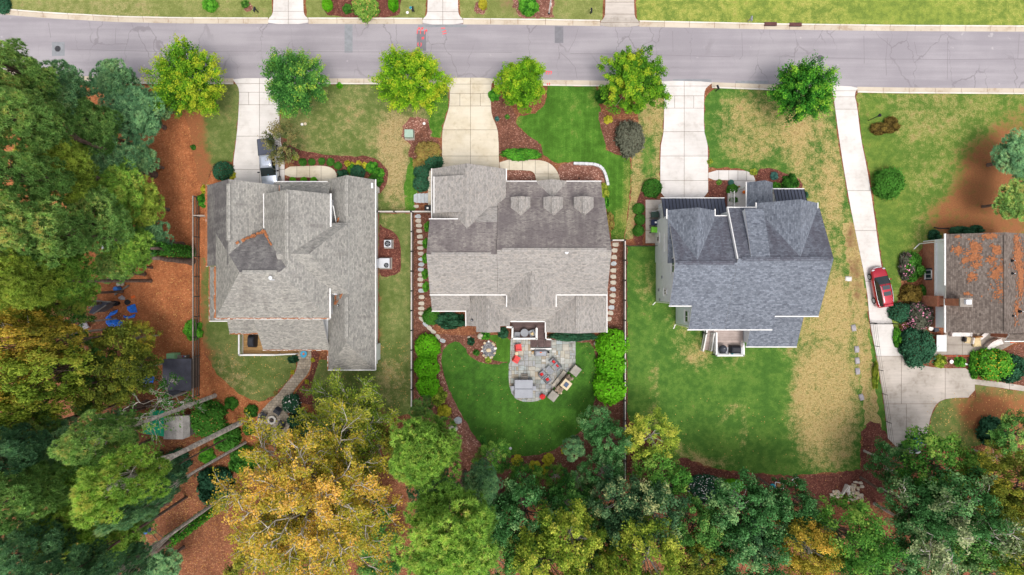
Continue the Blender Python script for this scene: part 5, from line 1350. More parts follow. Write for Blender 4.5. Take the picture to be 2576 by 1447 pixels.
# covered grill on the patio, lantern, pet statue
def covered_grill(label, px, py, w, d, hgt, rz, mat, base=0.0):
    t = thing('covered_grill', label, 'grill', (*G(px, py, base + hgt), base), rz)
    m = MB(); rings = []
    for (z, q, e) in ((0, 1.0, 1.0), (hgt * .55, .97, .97), (hgt * .72, .94, .94), (hgt * .93, .80, .70), (hgt, .62, .45)):
        rings.append([(sx * w / 2 * q, sy * d / 2 * e, z) for sx, sy in ((-1, -.8), (-.85, -1), (.85, -1), (1, -.8), (1, .8), (.85, 1), (-.85, 1), (-1, .8))])
    m.loft(rings).build('cover', mat, t); MB().box((0, 0, hgt * .3), (w * 1.01, d * 1.01, .03)).build('strap', 'black_plastic', t)
    return t
g = covered_grill('grey covered grill beside the brown deck stairs', *PAT(612, 620), 1.45, .72, 1.05, 0, 'grey_cover', .052); MB().box((0, .12, 1.07), (.22, .12, .05)).build('tool', 'flower_orange', g)
t = thing('lantern', 'small black lantern beside the grey covered grill', 'lantern', (*G(*PAT(728, 596)), .052)); MB().lathe((0, 0, 0), [(.10, 0), (.12, .05), (.12, .35), (.05, .45), (.02, .5)], 8).build('body', 'black_plastic', t)
t = thing('garden_statue', 'small tan statue beside the deck steps', 'statue', (*G(*PAT(482, 605)), .052)); MB().blob((0, 0, .16), (.16, .2, .16), 3, 8, 6, .1).build('body', 'sandstone', t, True); MB().blob((.06, .16, .34), (.10, .10, .10), 5, 8, 6, .1).build('head', 'cardboard', t, True)
# hot tub
t = thing('hot_tub', 'square hot tub under a grey folding cover', 'hot tub', (*G(*PAT(342, 1155)), .05))
MB().bbox((0, 0, .43), (2.06, 2.02, .86), 0, .05).build('shell', 'charcoal', t)
for s in (-1, 1): MB().bbox((0, s * .535, .92), (2.12, 1.04, .12), 0, .04).build('cover', 'grey_cover', t)
MB().tube([(-.45, -1.12, .75), (-.45, -1.18, .9), (.45, -1.18, .9), (.45, -1.12, .75)], .02, 6).build('handle', 'black_metal', t)
for s in (-1, 1): MB().bbox((s * 1.25, .02, .66), (.36, .5, .05), 0, .01).build('side_shelf', 'grey_cover', t); MB().box((s * 1.12, .02, .55), (.1, .4, .2)).build('bracket', 'charcoal', t)
t = thing('hot_tub_steps', 'grey slatted steps leaning on the hot tub', 'steps', (*G(*PAT(357, 975)), .05))
for k in range(3):
    for s in range(2): MB().bbox((0, .22 - .22 * k + .10 * s - .05, .18 + .18 * k), (.78, .09, .035), 0, .01).build('tread', 'wood_grey', t)
for s in (-1, 1): MB().box((s * .36, -.02, .24), (.04, .6, .4)).build('stringer', 'wood_grey', t)
# outdoor fireplace
fa = math.atan2(550, 430)
t = thing('outdoor_fireplace', 'stone outdoor fireplace with wing walls and a blue grey flue', 'fireplace', (*G(*PAT(985, 1085)), .0), fa)
fp = lambda zx, zy: (lambda a, b: rot2((a[0] - b[0]), (a[1] - b[1]), -fa))(G(*PAT(zx, zy)), G(*PAT(985, 1085)))
p = fp(1150, 880); MB().bbox((p[0], p[1], .42), (1.10, .95, .84), 0, .04).build('wing_wall', 'fireplace_slab', t)
p = fp(800, 1272); MB().bbox((p[0], p[1], .42), (1.05, .95, .84), 0, .04).build('wing_wall', 'fireplace_slab', t)
p = fp(900, 1010); MB().bbox((p[0], p[1], .24), (2.15, .48, .42), 0, .03).build('hearth', 'stepping', t)
rnd = random.Random(6)
bp = fp(965, 1085)
for k in range(46):
    u, w_ = rnd.uniform(-1.15, 1.15), rnd.uniform(-.38, .38); z = rnd.uniform(.1, 1.6) if abs(u) < .6 else rnd.uniform(.1, 1.15)
    MB().bbox((bp[0] + u, bp[1] + w_, z), (rnd.uniform(.2, .4), rnd.uniform(.16, .3), rnd.uniform(.14, .24)), rnd.uniform(-.3, .3), .03).build('stone', 'fireplace_stone' if k % 5 else 'sandstone', t)
MB().bbox((bp[0], bp[1], .55), (2.3, .66, 1.1), 0, .08).build('core', 'fireplace_stone', t)
c = (1010, 1108); cp = rot2(*(Vector(G(*PAT(*c), 2.2)) - Vector(G(*PAT(985, 1085)))).to_tuple(), -fa)
MB().bbox((cp[0], cp[1], 1.1), (.82, .78, 2.2), 0, .06).build('chimney', 'fireplace_stone', t); MB().bbox((cp[0], cp[1], 2.25), (1.02, 1.0, .12), 0, .03).build('chimney_cap', 'sandstone', t); MB().box((cp[0], cp[1], 2.37), (.52, .42, .16)).build('flue', 'flue_blue', t)
t = thing('flower_pot', 'dark pot of red flowers at the patio edge', 'plant', (*G(*PAT(625, 1280)), .05)); MB().lathe((0, 0, 0), [(.14, 0), (.2, .3), (.22, .32), (.18, .32)], 12).build('pot', 'charcoal', t)
for zz, nm in ((1.0, 'foliage'),):
    rng = np.random.default_rng(2); d = rng.normal(0, 1, (140, 3)); d /= np.linalg.norm(d, axis=1, keepdims=True); d[:, 2] = np.abs(d[:, 2])
    m = MB()
    for p in d: m.box((p[0] * .3 + .08, p[1] * .3 - .05, .32 + p[2] * .3), (.09, .07, .02), p[0] * 3)
    m.build('blossom', 'red_cushion', t)['kind'] = 'stuff'
# deck furniture
t = thing('round_table', 'round grey table on the brown deck', 'table', (*G(*PAT(357, 297), .72 + .7), .72)); MB().cyl((0, 0, .70), .46, .035, 24).build('top', 'grey_plastic', t); MB().lathe((0, 0, 0), [(.28, 0), (.06, .05), (.05, .7)], 10).build('base', 'grey_plastic', t)
armchair('grey armchair left of the round deck table', *PAT(242, 330), rzv(.95, .25) + 0.2, 'grey_plastic', .68, None, .72, slats=False); armchair('grey armchair with tan cushion beside the round deck table', *PAT(472, 298), rzv(-.9, .35), 'grey_plastic', .68, None, .72, slats=False)
pillow('tan cushion on the deck armchair', *PAT(480, 312), 1.22, .6, 'tan_cushion', .40)
# left house deck grill, target
covered_grill('black covered grill on the tan wooden deck', 629, 859, .85, 1.45, 1.15, -.05, 'grill_cover', .97)
t = thing('archery_target', 'round blue target with red and yellow bullseye at the end of the paver path', 'target', (*G(767, 890), .05), .3)
M = Matrix.Rotation(math.radians(-24), 3, 'X')
def disc(r, z, mat, nm):
    m = MB(); vs = []
    for zz in (z, z + .05):
        for k in range(22): q = M @ Vector((r * math.cos(k * .2856) * .85, r * math.sin(k * .2856), zz)); vs.append((q.x, q.y, q.z + .35))
    m.add(vs, [tuple(range(21, -1, -1)), tuple(range(22, 44))] + [(k, (k + 1) % 22, 22 + (k + 1) % 22, 22 + k) for k in range(22)]); m.build(nm, mat, t)
disc(.46, 0, 'blue_target', 'face'); disc(.15, .02, 'red_plastic', 'ring'); disc(.07, .04, 'target_yellow', 'bullseye')
for s in (-1, 1): MB().tube([(s * .2, .1, 0), (s * .2, -.02, .4)], .02, 5).build('leg', 'wood_grey', t)
# grills on the pale deck
covered_grill('boxy black grill on the pale deck beside the railing', 1751.8 + 1555 * .06527, 815.8 + 990 * .06527, 1.25, .9, .95, 0, 'grill_cover', DH)
t = thing('kettle_grill', 'rounded dark kettle smoker on the pale deck', 'grill', (*G(1751.8 + 1060 * .06527, 815.8 + 965 * .06527, DH + 1), DH))
MB().lathe((0, 0, .3), [(.18, 0), (.40, .2), (.46, .45), (.40, .68), (.2, .82), (.05, .85)], 18).build('bowl', 'charcoal', t, True); MB().bbox((0, -.36, .55), (.72, .34, .06), 0, .01).build('shelf', 'black_plastic', t)
for k in range(3): a = k * 2.09; MB().tube([(.3 * math.cos(a), .3 * math.sin(a), 0), (.2 * math.cos(a), .2 * math.sin(a), .45)], .025, 6).build('leg', 'black_metal', t)
MB().tube([(-.12, .1, 1.13), (-.06, .1, 1.2), (.06, .1, 1.2), (.12, .1, 1.13)], .015, 5).build('handle', 'chrome', t)
for (zx, mt, lab) in ((1262, 'petal_white', 'small white bucket between the two deck grills'), (1335, 'teal_plastic', 'small teal bucket between the two deck grills')):
    t = thing('bucket', lab, 'bucket', (*G(1751.8 + zx * .06527, 815.8 + 1128 * .06527, DH), DH + .05)); MB().lathe((0, 0, 0), [(.12, 0), (.15, .28), (.16, .29), (.14, .29)], 12).build('body', mt, t)
# fire pit and dark chairs
FPX = lambda zx, zy: (635.4 + zx * .08905, 987.5 + zy * .08905)
t = thing('fire_pit', 'round pale stone fire pit full of logs', 'fire pit', (*G(*FPX(572, 765)), .06))
for k in range(16):
    a0, a1 = 6.283 * k / 16, 6.283 * (k + .95) / 16
    for c in range(2): MB().prism([(.28 * math.cos(a0), .28 * math.sin(a0)), (.51 * math.cos(a0), .51 * math.sin(a0)), (.51 * math.cos(a1), .51 * math.sin(a1)), (.28 * math.cos(a1), .28 * math.sin(a1))], .17 * c, .17 * c + .165).build('block', 'kerb_white' if c else 'stepping', t)
m = MB(); rnd = random.Random(2)
MB().cyl((0, 0, .0), .28, .10, 14).build('ash', 'charcoal', t)
for k in range(6): a = rnd.uniform(0, 3.14); MB().tube([(-.2 * math.cos(a), -.2 * math.sin(a), .13 + .02 * k), (.2 * math.cos(a), .2 * math.sin(a), .15 + .02 * k)], .04, 6).build('log', 'bark_brown', t)
for (zx, zy, l) in ((745, 510, 'dark lounge chair tucked under the white flowered camellia'), (330, 650, 'dark lounge chair at the terrace edge where the path arrives'), (840, 890, 'dark lounge chair beside the large dark shrub'), (445, 1075, 'dark lounge chair at the low end of the terrace')):
    p = FPX(zx, zy); c = FPX(572, 765); armchair(l, *p, rzv(c[0] - p[0], c[1] - p[1]), 'charcoal', .74, None, .065)
# ------------------------------------------------------------------ machines, bins, boxes
def ac_unit(label, px, py, w, d, h, fan, name='air_conditioner'):
    t = thing(name, label, 'air conditioner', (*G(px, py), 0))
    MB().box((0, 0, .04), (w + .2, d + .2, .08)).build('pad', 'concrete_dark', t); MB().bbox((0, 0, .08 + h / 2), (w, d, h), 0, .03).build('cabinet', 'ac_metal', t)
    fx, fy, fr = fan
    MB().cyl((fx, fy, h + .075), fr, .02, 20).build('fan_well', 'dark_grille', t)
    m = MB()
    for k in range(5): a = k * 1.257; m.box((fx + fr * .45 * math.cos(a), fy + fr * .45 * math.sin(a), h + .10), (fr * .7, fr * .3, .01), a)
    m.build('fan', 'grey_plastic', t)
    for k in range(1, 4):
        q = MB(); n = 20; vs = [(fx + fr * k / 3 * math.cos(6.283 * j / n), fy + fr * k / 3 * math.sin(6.283 * j / n), h + .125) for j in range(n + 1)]; q.tube(vs, .012, 4); q.build('guard_ring', 'black_metal', t)
    return t
ac_unit('square grey air conditioner standing alone in the red mulch', 979, 614.5, .86, .86, .8, (0, 0, .34))
a = ac_unit('wide grey package unit with a duct into the white wall', 971, 663, 1.25, 1.15, .95, (.25, -.25, .27)); MB().bbox((-.85, .0, .5), (.55, 1.05, .7), 0, .03).build('duct', 'ac_metal', a)
t = thing('utility_box', 'pale green utility box on the dry mulch below the lime street tree', 'box', (*G(1031, 341), 0)); MB().box((0, 0, .05), (1.15, 1.15, .1)).build('pad', 'concrete_dark', t); MB().bbox((0, .05, .4), (.98, .85, .72), 0, .03).build('cabinet', 'green_box', t); MB().bbox((0, .06, .79), (1.0, .9, .05), 0, .02).build('lid', 'green_box', t); MB().box((0, -.39, .4), (.03, .02, .6)).build('seam', 'green_bin', t)
def wheelie(label, px, py, rz, mat, lidmat=None, sticker=False, group=None):
    t = thing('wheeled_bin', label, 'bin', (*G(px, py, .9), .02), rz, group)
    m = MB(); rings = [[(sx * w, sy * d, z) for sx, sy in ((-1, -1), (1, -1), (1, 1), (-1, 1))] for (w, d, z) in ((.24, .28, .06), (.30, .37, .95), (.31, .38, .97))]
    m.loft(rings).build('body', mat, t)
    m = MB(); rings = [[(sx * w, sy * d + .02, z) for sx, sy in ((-1, -1), (1, -1), (1, 1), (-1, 1))] for (w, d, z) in ((.33, .43, .98), (.33, .43, 1.02), (.27, .36, 1.07))]
    lid = m.loft(rings).build('lid', lidmat or mat, t)
    for s in (-1, 1): MB().tube([(s * .26, -.34, .11), (s * .31, -.34, .11)], .11, 12).build('wheel', 'black_plastic', t)
    MB().tube([(-.24, -.46, .97), (.24, -.46, .97)], .02, 6).build('handle', mat, t)
    if sticker: MB().box((0, .08, 1.075), (.2, .22, .006)).build('sticker', 'petal_white', lid)
wheelie('dark green wheeled bin on the concrete pad beside grey siding', 1647, 540, math.radians(-88), 'green_bin'); wheelie('navy blue wheeled bin with white sticker beside grey siding', 1647, 560, math.radians(-90), 'navy_bin', None, True); wheelie('lime green wheeled bin beside grey siding', 1647, 578.5, math.radians(-93), 'lime_bin')
wheelie('black wheeled bin with white label beside the cream side path', 1078, 524, math.radians(88), 'black_plastic', None, True)
wheelie('blue wheeled bin at the end of the old concrete driveway', 2310, 1107, .15, 'blue_plastic', None, True); wheelie('dark green wheeled bin beside the blue bin', 2330, 1106, .1, 'green_bin')
t = thing('dumped_bin', 'tipped green bin among dark bags at the driveway end', 'bin', (*G(2297, 1124), 0), .3); MB().bbox((0, 0, .3), (.55, 1.0, .6), 0, .06).build('body', 'green_bin', t); MB().box((0, .52, .3), (.5, .04, .5)).build('mouth', 'black_plastic', t)
for i, (px, py) in enumerate(((2278, 1118), (2268, 1122), (2286, 1114))):
    o = MB().blob((0, 0, .25), (.42, .36, .32), i, 10, 7, .18).build('rubbish_bag', 'black_plastic', smooth=True); o.location = (*G(px, py), 0); tag(o, 'black rubbish bag beside the tipped green bin', 'bag', 'rubbish bags at the driveway end')
o = MB().lathe((0, 0, 0), [(.02, .0), (.5, .10), (.56, .16), (.5, .14), (.02, .05)], 18).build('white_dish', 'board_pale'); o.location = (*G(2308, 1139, .6), .02); o.scale = (1.25, .5, 1); tag(o, 'pale oval dish lying below the tipped green bin', 'dish')
# mailboxes, lamp, pole
def mailbox(px, py, label, rz=0.0, mat='black_metal'):
    t = thing('mailbox', label, 'mailbox', (*G(px, py), 0), rz, None)
    MB().box((0, 0, .5), (.09, .09, 1.2)).build('post', mat, t); MB().box((0, .18, .92), (.07, .5, .07)).build('arm', mat, t)
    rings = [[(.10 * math.cos(a), y, 1.12 + .11 * math.sin(a)) for a in [math.pi * k / 8 for k in range(9)]] + [(-.10, y, 1.0), (.10, y, 1.0)] for y in (-.12, .40)]
    MB().loft(rings).build('box', mat, t); MB().box((.115, .2, 1.2), (.015, .12, .05)).build('flag', 'petal_white', t)
mailbox(650, 31, 'black mailbox on the far lawn beside a white driveway', 3.0); mailbox(1042, 30, 'black mailbox beside the far mulch bed', 3.1); mailbox(1485, 34, 'black mailbox beside the old grey driveway', 3.1); mailbox(1882, 54, 'grey mailbox behind the far kerb beside the lime lawn', 3.1, 'grey_plastic'); mailbox(1800, 230, 'black mailbox where the white driveway meets the dry lawn', .4)
t = thing('street_sign_pole', 'tall white and green pole at the far mulch bed', 'pole', (*G(1381, 34), 0)); MB().cyl((0, 0, -.1), .07, 6.0, 10).build('pole', 'white_trim', t); MB().box((.12, 0, 2.2), (.05, .3, .25)).build('control_box', 'petal_white', t); MB().box((0, .1, 5.6), (.06, 1.2, .25)).build('sign_blade', 'tarp_green', t); MB().lathe((0, 0, 0), [(.16, 0), (.16, .1), (.08, .2)], 10).build('base', 'black_metal', t)
t = thing('lamp_post', 'black lamp post beside the kidney shaped bush', 'lamp', (*G(2185, 303.5), 0)); MB().cyl((0, 0, -.1), .045, 2.0, 8).build('post', 'black_metal', t); MB().lathe((0, 0, 1.9), [(.05, 0), (.12, .05), (.16, .32), (.2, .34), (.03, .5)], 8).build('lantern', 'black_metal', t)
rnd = random.Random(9)
for px, py in ((1903, 18 + 5), (1193, 24)): pass
for (px, py, lab, mt) in ((1025, 32, 'white cap box beside the black mailbox across the street', 'petal_white'), (1033, 20, 'small blue meter lid on the far lawn', 'teal_plastic'), (760, 313, 'white round utility lid on the worn lawn', 'petal_white'), (768, 312, 'oval pinkish utility lid on the worn lawn', 'sandstone'), (1603, 322, 'white utility cap beside the grey purple bush', 'petal_white'), (1067, 311, 'pair of white caps beside the lime street tree', 'petal_white'), (1284, 1128, 'pale green valve lid in the oval lawn', 'board_pale')):
    t = thing('utility_cover', lab, 'cover', (*G(px, py), .0)); MB().lathe((0, 0, 0), [(.16, 0), (.16, .05), (.13, .07), (.03, .075)], 12).build('lid', mt, t); MB().cyl((0, 0, -.02), .19, .05, 12).build('collar', 'concrete_dark', t)
# sandbags
for (px, py, rz) in ((2147, 825, .2), (2155, 878.8, .1), (2156.2, 907.5, .12), (2157, 933.8, .12), (2166.5, 999.3, .3), (2134, 701.5, 1.5)):
    m = MB(); rings = []
    for k in range(7):
        y = -.38 + .76 * k / 6; q = 1 - .35 * abs(k - 3) / 3; zt = .19 * (1 - (abs(k - 3) / 3) ** 3 * .7)
        rings.append([(-.26 * (1.06 if k in (0, 6) else q + .25), y, .02), (.26 * (1.06 if k in (0, 6) else q + .25), y, .02), (.22, y, zt * .7), (.1, y, zt), (-.1, y, zt), (-.22, y, zt * .7)])
    o = m.loft(rings).build('sandbag', 'sandbag' if px > 2140 else 'white_cloth', smooth=True); o.location = (*G(px, py), .01); o.rotation_euler = (0, 0, rz)
    tag(o, {2147: 'crumpled grey sandbag on the straw strip, alone above three others', 2155: 'grey sandbag topmost of three close together on the straw strip', 2156: 'grey sandbag middle of three close together on the straw strip', 2157: 'grey sandbag lowest of three close together on the straw strip', 2166: 'dark grey sandbag alone at the low end of the straw strip', 2134: 'printed white sack lying beside the slate house'}[int(px)], 'sandbag')
# culvert outlet with riprap
CU = lambda zx, zy: (1932 + zx * .10334, 1176.4 + zy * .10334)
t = thing('culvert_outlet', 'flared pale concrete culvert outlet filled with clay', 'culvert')
L_, R_, T_ = [Vector((*G(*CU(*p)), 0)) for p in ((1755, 720), (1975, 735), (1890, 400))]
for (a, b) in ((T_, L_), (T_, R_)):
    d = (b - a); n = Vector((-d.y, d.x, 0)).normalized() * .09
    MB().add([a - n + Vector((0, 0, -.1)), a + n + Vector((0, 0, -.1)), b + n + Vector((0, 0, -.1)), b - n + Vector((0, 0, -.1)), a - n + Vector((0, 0, .75)), a + n + Vector((0, 0, .75)), b + n + Vector((0, 0, .15)), b - n + Vector((0, 0, .15))], [(0, 3, 2, 1), (4, 5, 6, 7), (0, 1, 5, 4), (1, 2, 6, 5), (2, 3, 7, 6), (3, 0, 4, 7)]).build('wing', 'kerb_white', t)
hd = [Vector((*G(*CU(*p)), 0)) for p in ((1835, 560), (1890, 400), (1925, 560), (1880, 530))]
MB().prism([(p.x, p.y) for p in hd], .3, .78).build('headwall', 'kerb_white', t)
MB().prism([G(*CU(*p)) for p in ((1770, 715), (1965, 725), (1990, 850), (1930, 880), (1850, 860), (1810, 540), (1900, 530))], .02, .06).build('clay_floor', 'clay', t)
rp = thing('riprap', 'pile of tan and white riprap stones round the culvert outlet', 'rocks')
rnd = random.Random(14)
for i in range(110):
    if rnd.random() < .36: zx, zy = rnd.uniform(1490, 1800), rnd.uniform(570, 720)
    else: zx = rnd.uniform(1950, 2290); zy = rnd.uniform(340 + (zx < 2040) * 80, 800)
    s = rnd.uniform(.10, .24); x, y = G(*CU(zx, zy))
    MB().blob((x, y, s * .45), (s * rnd.uniform(.7, 1.3), s * rnd.uniform(.6, 1.1), s * .7), i, 6, 4, .25).build('stone', 'rip_rap' if rnd.random() < .75 else 'sandstone', rp)
def broken_chair(zx, zy, rz, lab):
    t = thing('broken_chair', lab, 'chair', (*G(*CU(zx, zy)), 0), rz)
    MB().box((0, 0, .32), (.6, .06, .62), M=Matrix.Rotation(.9, 3, 'X')).build('seat', 'cardboard', t)
    for (a, b) in (((-.4, .4, .05), (-.3, -.35, .5)), ((.35, .42, .05), (.3, -.3, .5)), ((-.4, .4, .06), (.35, .42, .06)), ((.3, -.3, .5), (-.3, -.35, .5))): MB().tube([a, b], .05, 6).build('leg', 'white_trim', t)
broken_chair(690, 330, .5, 'overturned white legged chair with brown seat on the mulch'); broken_chair(260, 420, 1.6, 'second overturned white chair half under the dark tree')
o = MB(); n = 16; o.loft([[(.25 * math.cos(a) + .1 * math.cos(a) * math.cos(b), .25 * math.sin(a) + .1 * math.sin(a) * math.cos(b), .1 + .1 * math.sin(b)) for b in [k * 1.047 for k in range(6)]] for a in [6.283 * k / n for k in range(n + 1)]], cap=False)
o = o.build('tyre_planter', 'teal_plastic', smooth=True); o.location = (*G(*CU(100, 455)), 0); tag(o, 'teal painted tyre ring on the mulch behind the lawn', 'ring')
o = MB().bbox((0, 0, .12), (.6, .4, .24), 0, .02).build('paving_block', 'red_brick'); o.location = (*G(*CU(760, 510)), 0); tag(o, 'red brick block beside the overturned chair', 'block')

# ------------------------------------------------------------------ vehicles
def ring_body(y, w, zb, zs, zt, cr=.12):
    return [(-w * .86, y, zb), (-w, y, zb + .16), (-w, y, zs), (-w * .95, y, zt - .05), (-w * .80, y, zt), (0, y, zt + .02), (w * .80, y, zt), (w * .95, y, zt - .05), (w, y, zs), (w, y, zb + .16), (w * .86, y, zb)]
def wheel_part(t, x, y, r=.36, w=.24, s=1):
    o = MB().tube([(x - s * w / 2, y, r), (x + s * w / 2, y, r)], r, 20).build('wheel', 'tyre', t)
    MB().tube([(x + s * (w / 2 - .02), y, r), (x + s * (w / 2 + .012), y, r)], r * .66, 16).build('rim', 'rim', o)
    for k in range(5):
        a = k * 1.2566; MB().box((x + s * (w / 2 + .02), y + r * .32 * math.cos(a), r + r * .32 * math.sin(a)), (.02, .05, .05)).build('lug', 'dark_grille', o)
def suv(px, py, rz):
    t = thing('parked_car', 'red SUV with twin sunroofs and silver roof rails on the driveway', 'car', (*G(px, py), .05), rz)
    st = [(-2.30, .62, .45, .60, .78), (-2.22, .80, .36, .70, .98), (-1.9, .90, .28, .80, 1.06), (-1.2, .93, .24, .82, 1.06), (0, .93, .24, .80, 1.03), (.75, .93, .24, .78, 1.01), (1.1, .92, .24, .76, .99), (1.7, .88, .26, .72, .93), (2.05, .80, .32, .66, .84), (2.25, .66, .40, .60, .72), (2.32, .50, .45, .56, .64)]
    MB().loft([ring_body(*s) for s in st]).build('body', 'paint_car_red', t, True)
    def cab(y, wb, wt, zb, zt): return [(-wb, y, zb), (-wt, y, zt - .04), (-wt * .85, y, zt), (0, y, zt + .02), (wt * .85, y, zt), (wt, y, zt - .04), (wb, y, zb)]
    gl = [(1.28, .80, .78, .95, .98), (.55, .86, .68, 1.0, 1.52), (.30, .86, .66, 1.0, 1.58), (-.8, .86, .65, 1.0, 1.60), (-1.75, .84, .62, 1.0, 1.54), (-2.15, .76, .66, .98, 1.05)]
    MB().loft([cab(*s) for s in gl]).build('windows', 'glass_dark', t, False)
    rf = [(.42, .66, 1.555), (.1, .655, 1.61), (-.8, .645, 1.635), (-1.7, .615, 1.575), (-2.0, .58, 1.50)]
    MB().loft([[(-w, y, z - .06), (-w * .97, y, z - .005), (-w * .6, y, z + .02), (w * .6, y, z + .02), (w * .97, y, z - .005), (w, y, z - .06)] for y, w, z in rf]).build('roof', 'paint_car_red', t, True)
    for y0, w in ((.0, .43), (-.72, .43)): MB().box((0, y0, 1.645 if y0 > -.5 else 1.658), (w * 2, .46, .016)).build('sunroof', 'glass_window', t)
    for s in (-1, 1):
        MB().tube([(s * .60, .25, 1.62), (s * .60, -.5, 1.69), (s * .585, -1.2, 1.68), (s * .56, -1.75, 1.60)], .03, 6).build('roof_rail', 'chrome', t)
        MB().bbox((s * 1.02, .82, 1.04), (.22, .12, .14), 0, .03).build('mirror', 'paint_car_red', t)
        MB().tube([(s * .885, .95, 1.03), (s * .895, 0, 1.05), (s * .885, -1.2, 1.07), (s * .80, -1.95, 1.08)], .018, 5).build('trim', 'chrome', t)
        for y in (1.42, -1.38): wheel_part(t, s * .84, y, .36, .24, s)
        MB().blob((s * .60, 2.08, .74), (.22, .16, .09), 3, 8, 6, .05).build('headlight', 'ac_metal', t, True); MB().blob((s * .68, -2.16, .90), (.12, .10, .14), 4, 8, 6, .05).build('tail_light', 'red_cushion', t, True)
        for y in (.3, -.75): MB().box((s * .94, y, .86), (.03, .16, .03)).build('door_handle', 'paint_car_red', t)
        for y in (-.32,): MB().box((s * .755, y, 1.28), (.03, .07, .5), M=Matrix.Rotation(s * -.42, 3, 'Y')).build('pillar', 'black_plastic', t)
    MB().loft([[(-.72, -2.24 - q, .45 + z), (.72, -2.24 - q, .45 + z), (.70, -2.2, .60 + z), (-.70, -2.2, .60 + z)] for q, z in ((.0, 0), (.06, .02))]).build('bumper', 'chrome', t)
    MB().tube([(-.5, 2.30, .62), (0, 2.36, .64), (.5, 2.30, .62)], .04, 6).build('grille', 'chrome', t); MB().box((0, -2.08, 1.52), (1.0, .22, .04)).build('spoiler', 'paint_car_red', t); MB().box((0, -2.36, .62), (.5, .02, .12)).build('number_plate', 'petal_white', t)
suv(2207.5, 723.5, math.atan2(62, -11) - math.pi / 2)
def pickup(px, py, rz):
    t = thing('parked_pickup', 'silver crew cab pickup with dark bed cover on the white driveway', 'pickup', (*G(px, py), .05), rz)
    st = [(-2.85, .80, .50, .80, 1.02), (-2.80, .93, .42, .95, 1.28), (-2.2, .96, .38, 1.0, 1.32), (-.95, .96, .34, 1.0, 1.32), (0, .96, .34, .98, 1.30), (1.0, .96, .34, .96, 1.26), (1.35, .95, .34, .94, 1.22), (2.3, .93, .40, .92, 1.14), (2.62, .88, .46, .84, 1.04), (2.78, .74, .5, .74, .86)]
    MB().loft([ring_body(*s) for s in st]).build('body', 'paint_car_silver', t, True)
    MB().bbox((0, -1.88, 1.36), (1.72, 1.80, .06), 0, .02).build('bed_cover', 'vinyl_cover', t)
    for s in (-1, 1): MB().bbox((s * .90, -1.88, 1.33), (.12, 1.86, .07), 0, .02).build('bed_rail', 'paint_car_dark', t)
    MB().bbox((0, -2.80, 1.32), (1.80, .10, .08), 0, .02).build('tailgate', 'paint_car_dark', t)
    def cab(y, wb, wt, zb, zt): return [(-wb, y, zb), (-wt, y, zt - .05), (-wt * .85, y, zt), (wt * .85, y, zt), (wt, y, zt - .05), (wb, y, zb)]
    MB().loft([cab(1.42, .86, .84, 1.2, 1.24), cab(.72, .90, .72, 1.25, 1.78), cab(.5, .90, .70, 1.25, 1.86), cab(-.75, .90, .68, 1.25, 1.87), cab(-.98, .88, .74, 1.25, 1.5), cab(-1.0, .88, .84, 1.25, 1.3)]).build('windows', 'glass_dark', t)
    MB().loft([[(-w, y, z - .07), (-w * .96, y, z), (-w * .55, y, z + .03), (w * .55, y, z + .03), (w * .96, y, z), (w, y, z - .07)] for y, w, z in ((.60, .70, 1.84), (.2, .70, 1.90), (-.5, .69, 1.91), (-.86, .67, 1.87))]).build('roof', 'paint_car_silver', t, True)
    for k in range(5): MB().box((-.4 + .2 * k, -.15, 1.945), (.03, 1.2, .012)).build('roof_rib', 'paint_car_silver', t)
    for s in (-1, 1):
        MB().bbox((s * 1.09, .95, 1.30), (.24, .12, .22), 0, .03).build('mirror', 'black_plastic', t)
        for y in (1.78, -1.85): wheel_part(t, s * .86, y, .40, .27, s)
        MB().box((s * .70, 2.68, .92), (.3, .1, .18)).build('headlight', 'ac_metal', t); MB().box((s * .86, -2.83, 1.05), (.12, .06, .3)).build('tail_light', 'red_cushion', t)
        for y in (.55, -.4): MB().box((s * .97, y, 1.08), (.03, .2, .04)).build('door_handle', 'chrome', t)
        MB().box((s * .81, -.1, 1.5), (.03, .08, .6), M=Matrix.Rotation(s * -.32, 3, 'Y')).build('pillar', 'paint_car_silver', t)
    MB().bbox((0, 2.86, .62), (1.6, .16, .22), 0, .04).build('bumper', 'chrome', t); MB().box((0, 2.74, .85), (.9, .1, .25)).build('grille', 'dark_grille', t); MB().box((0, 1.30, 1.30), (.12, .1, .06)).build('sticker', 'teal_plastic', t)
pickup(684, 417, math.atan2(-1, .085) - math.pi / 2)

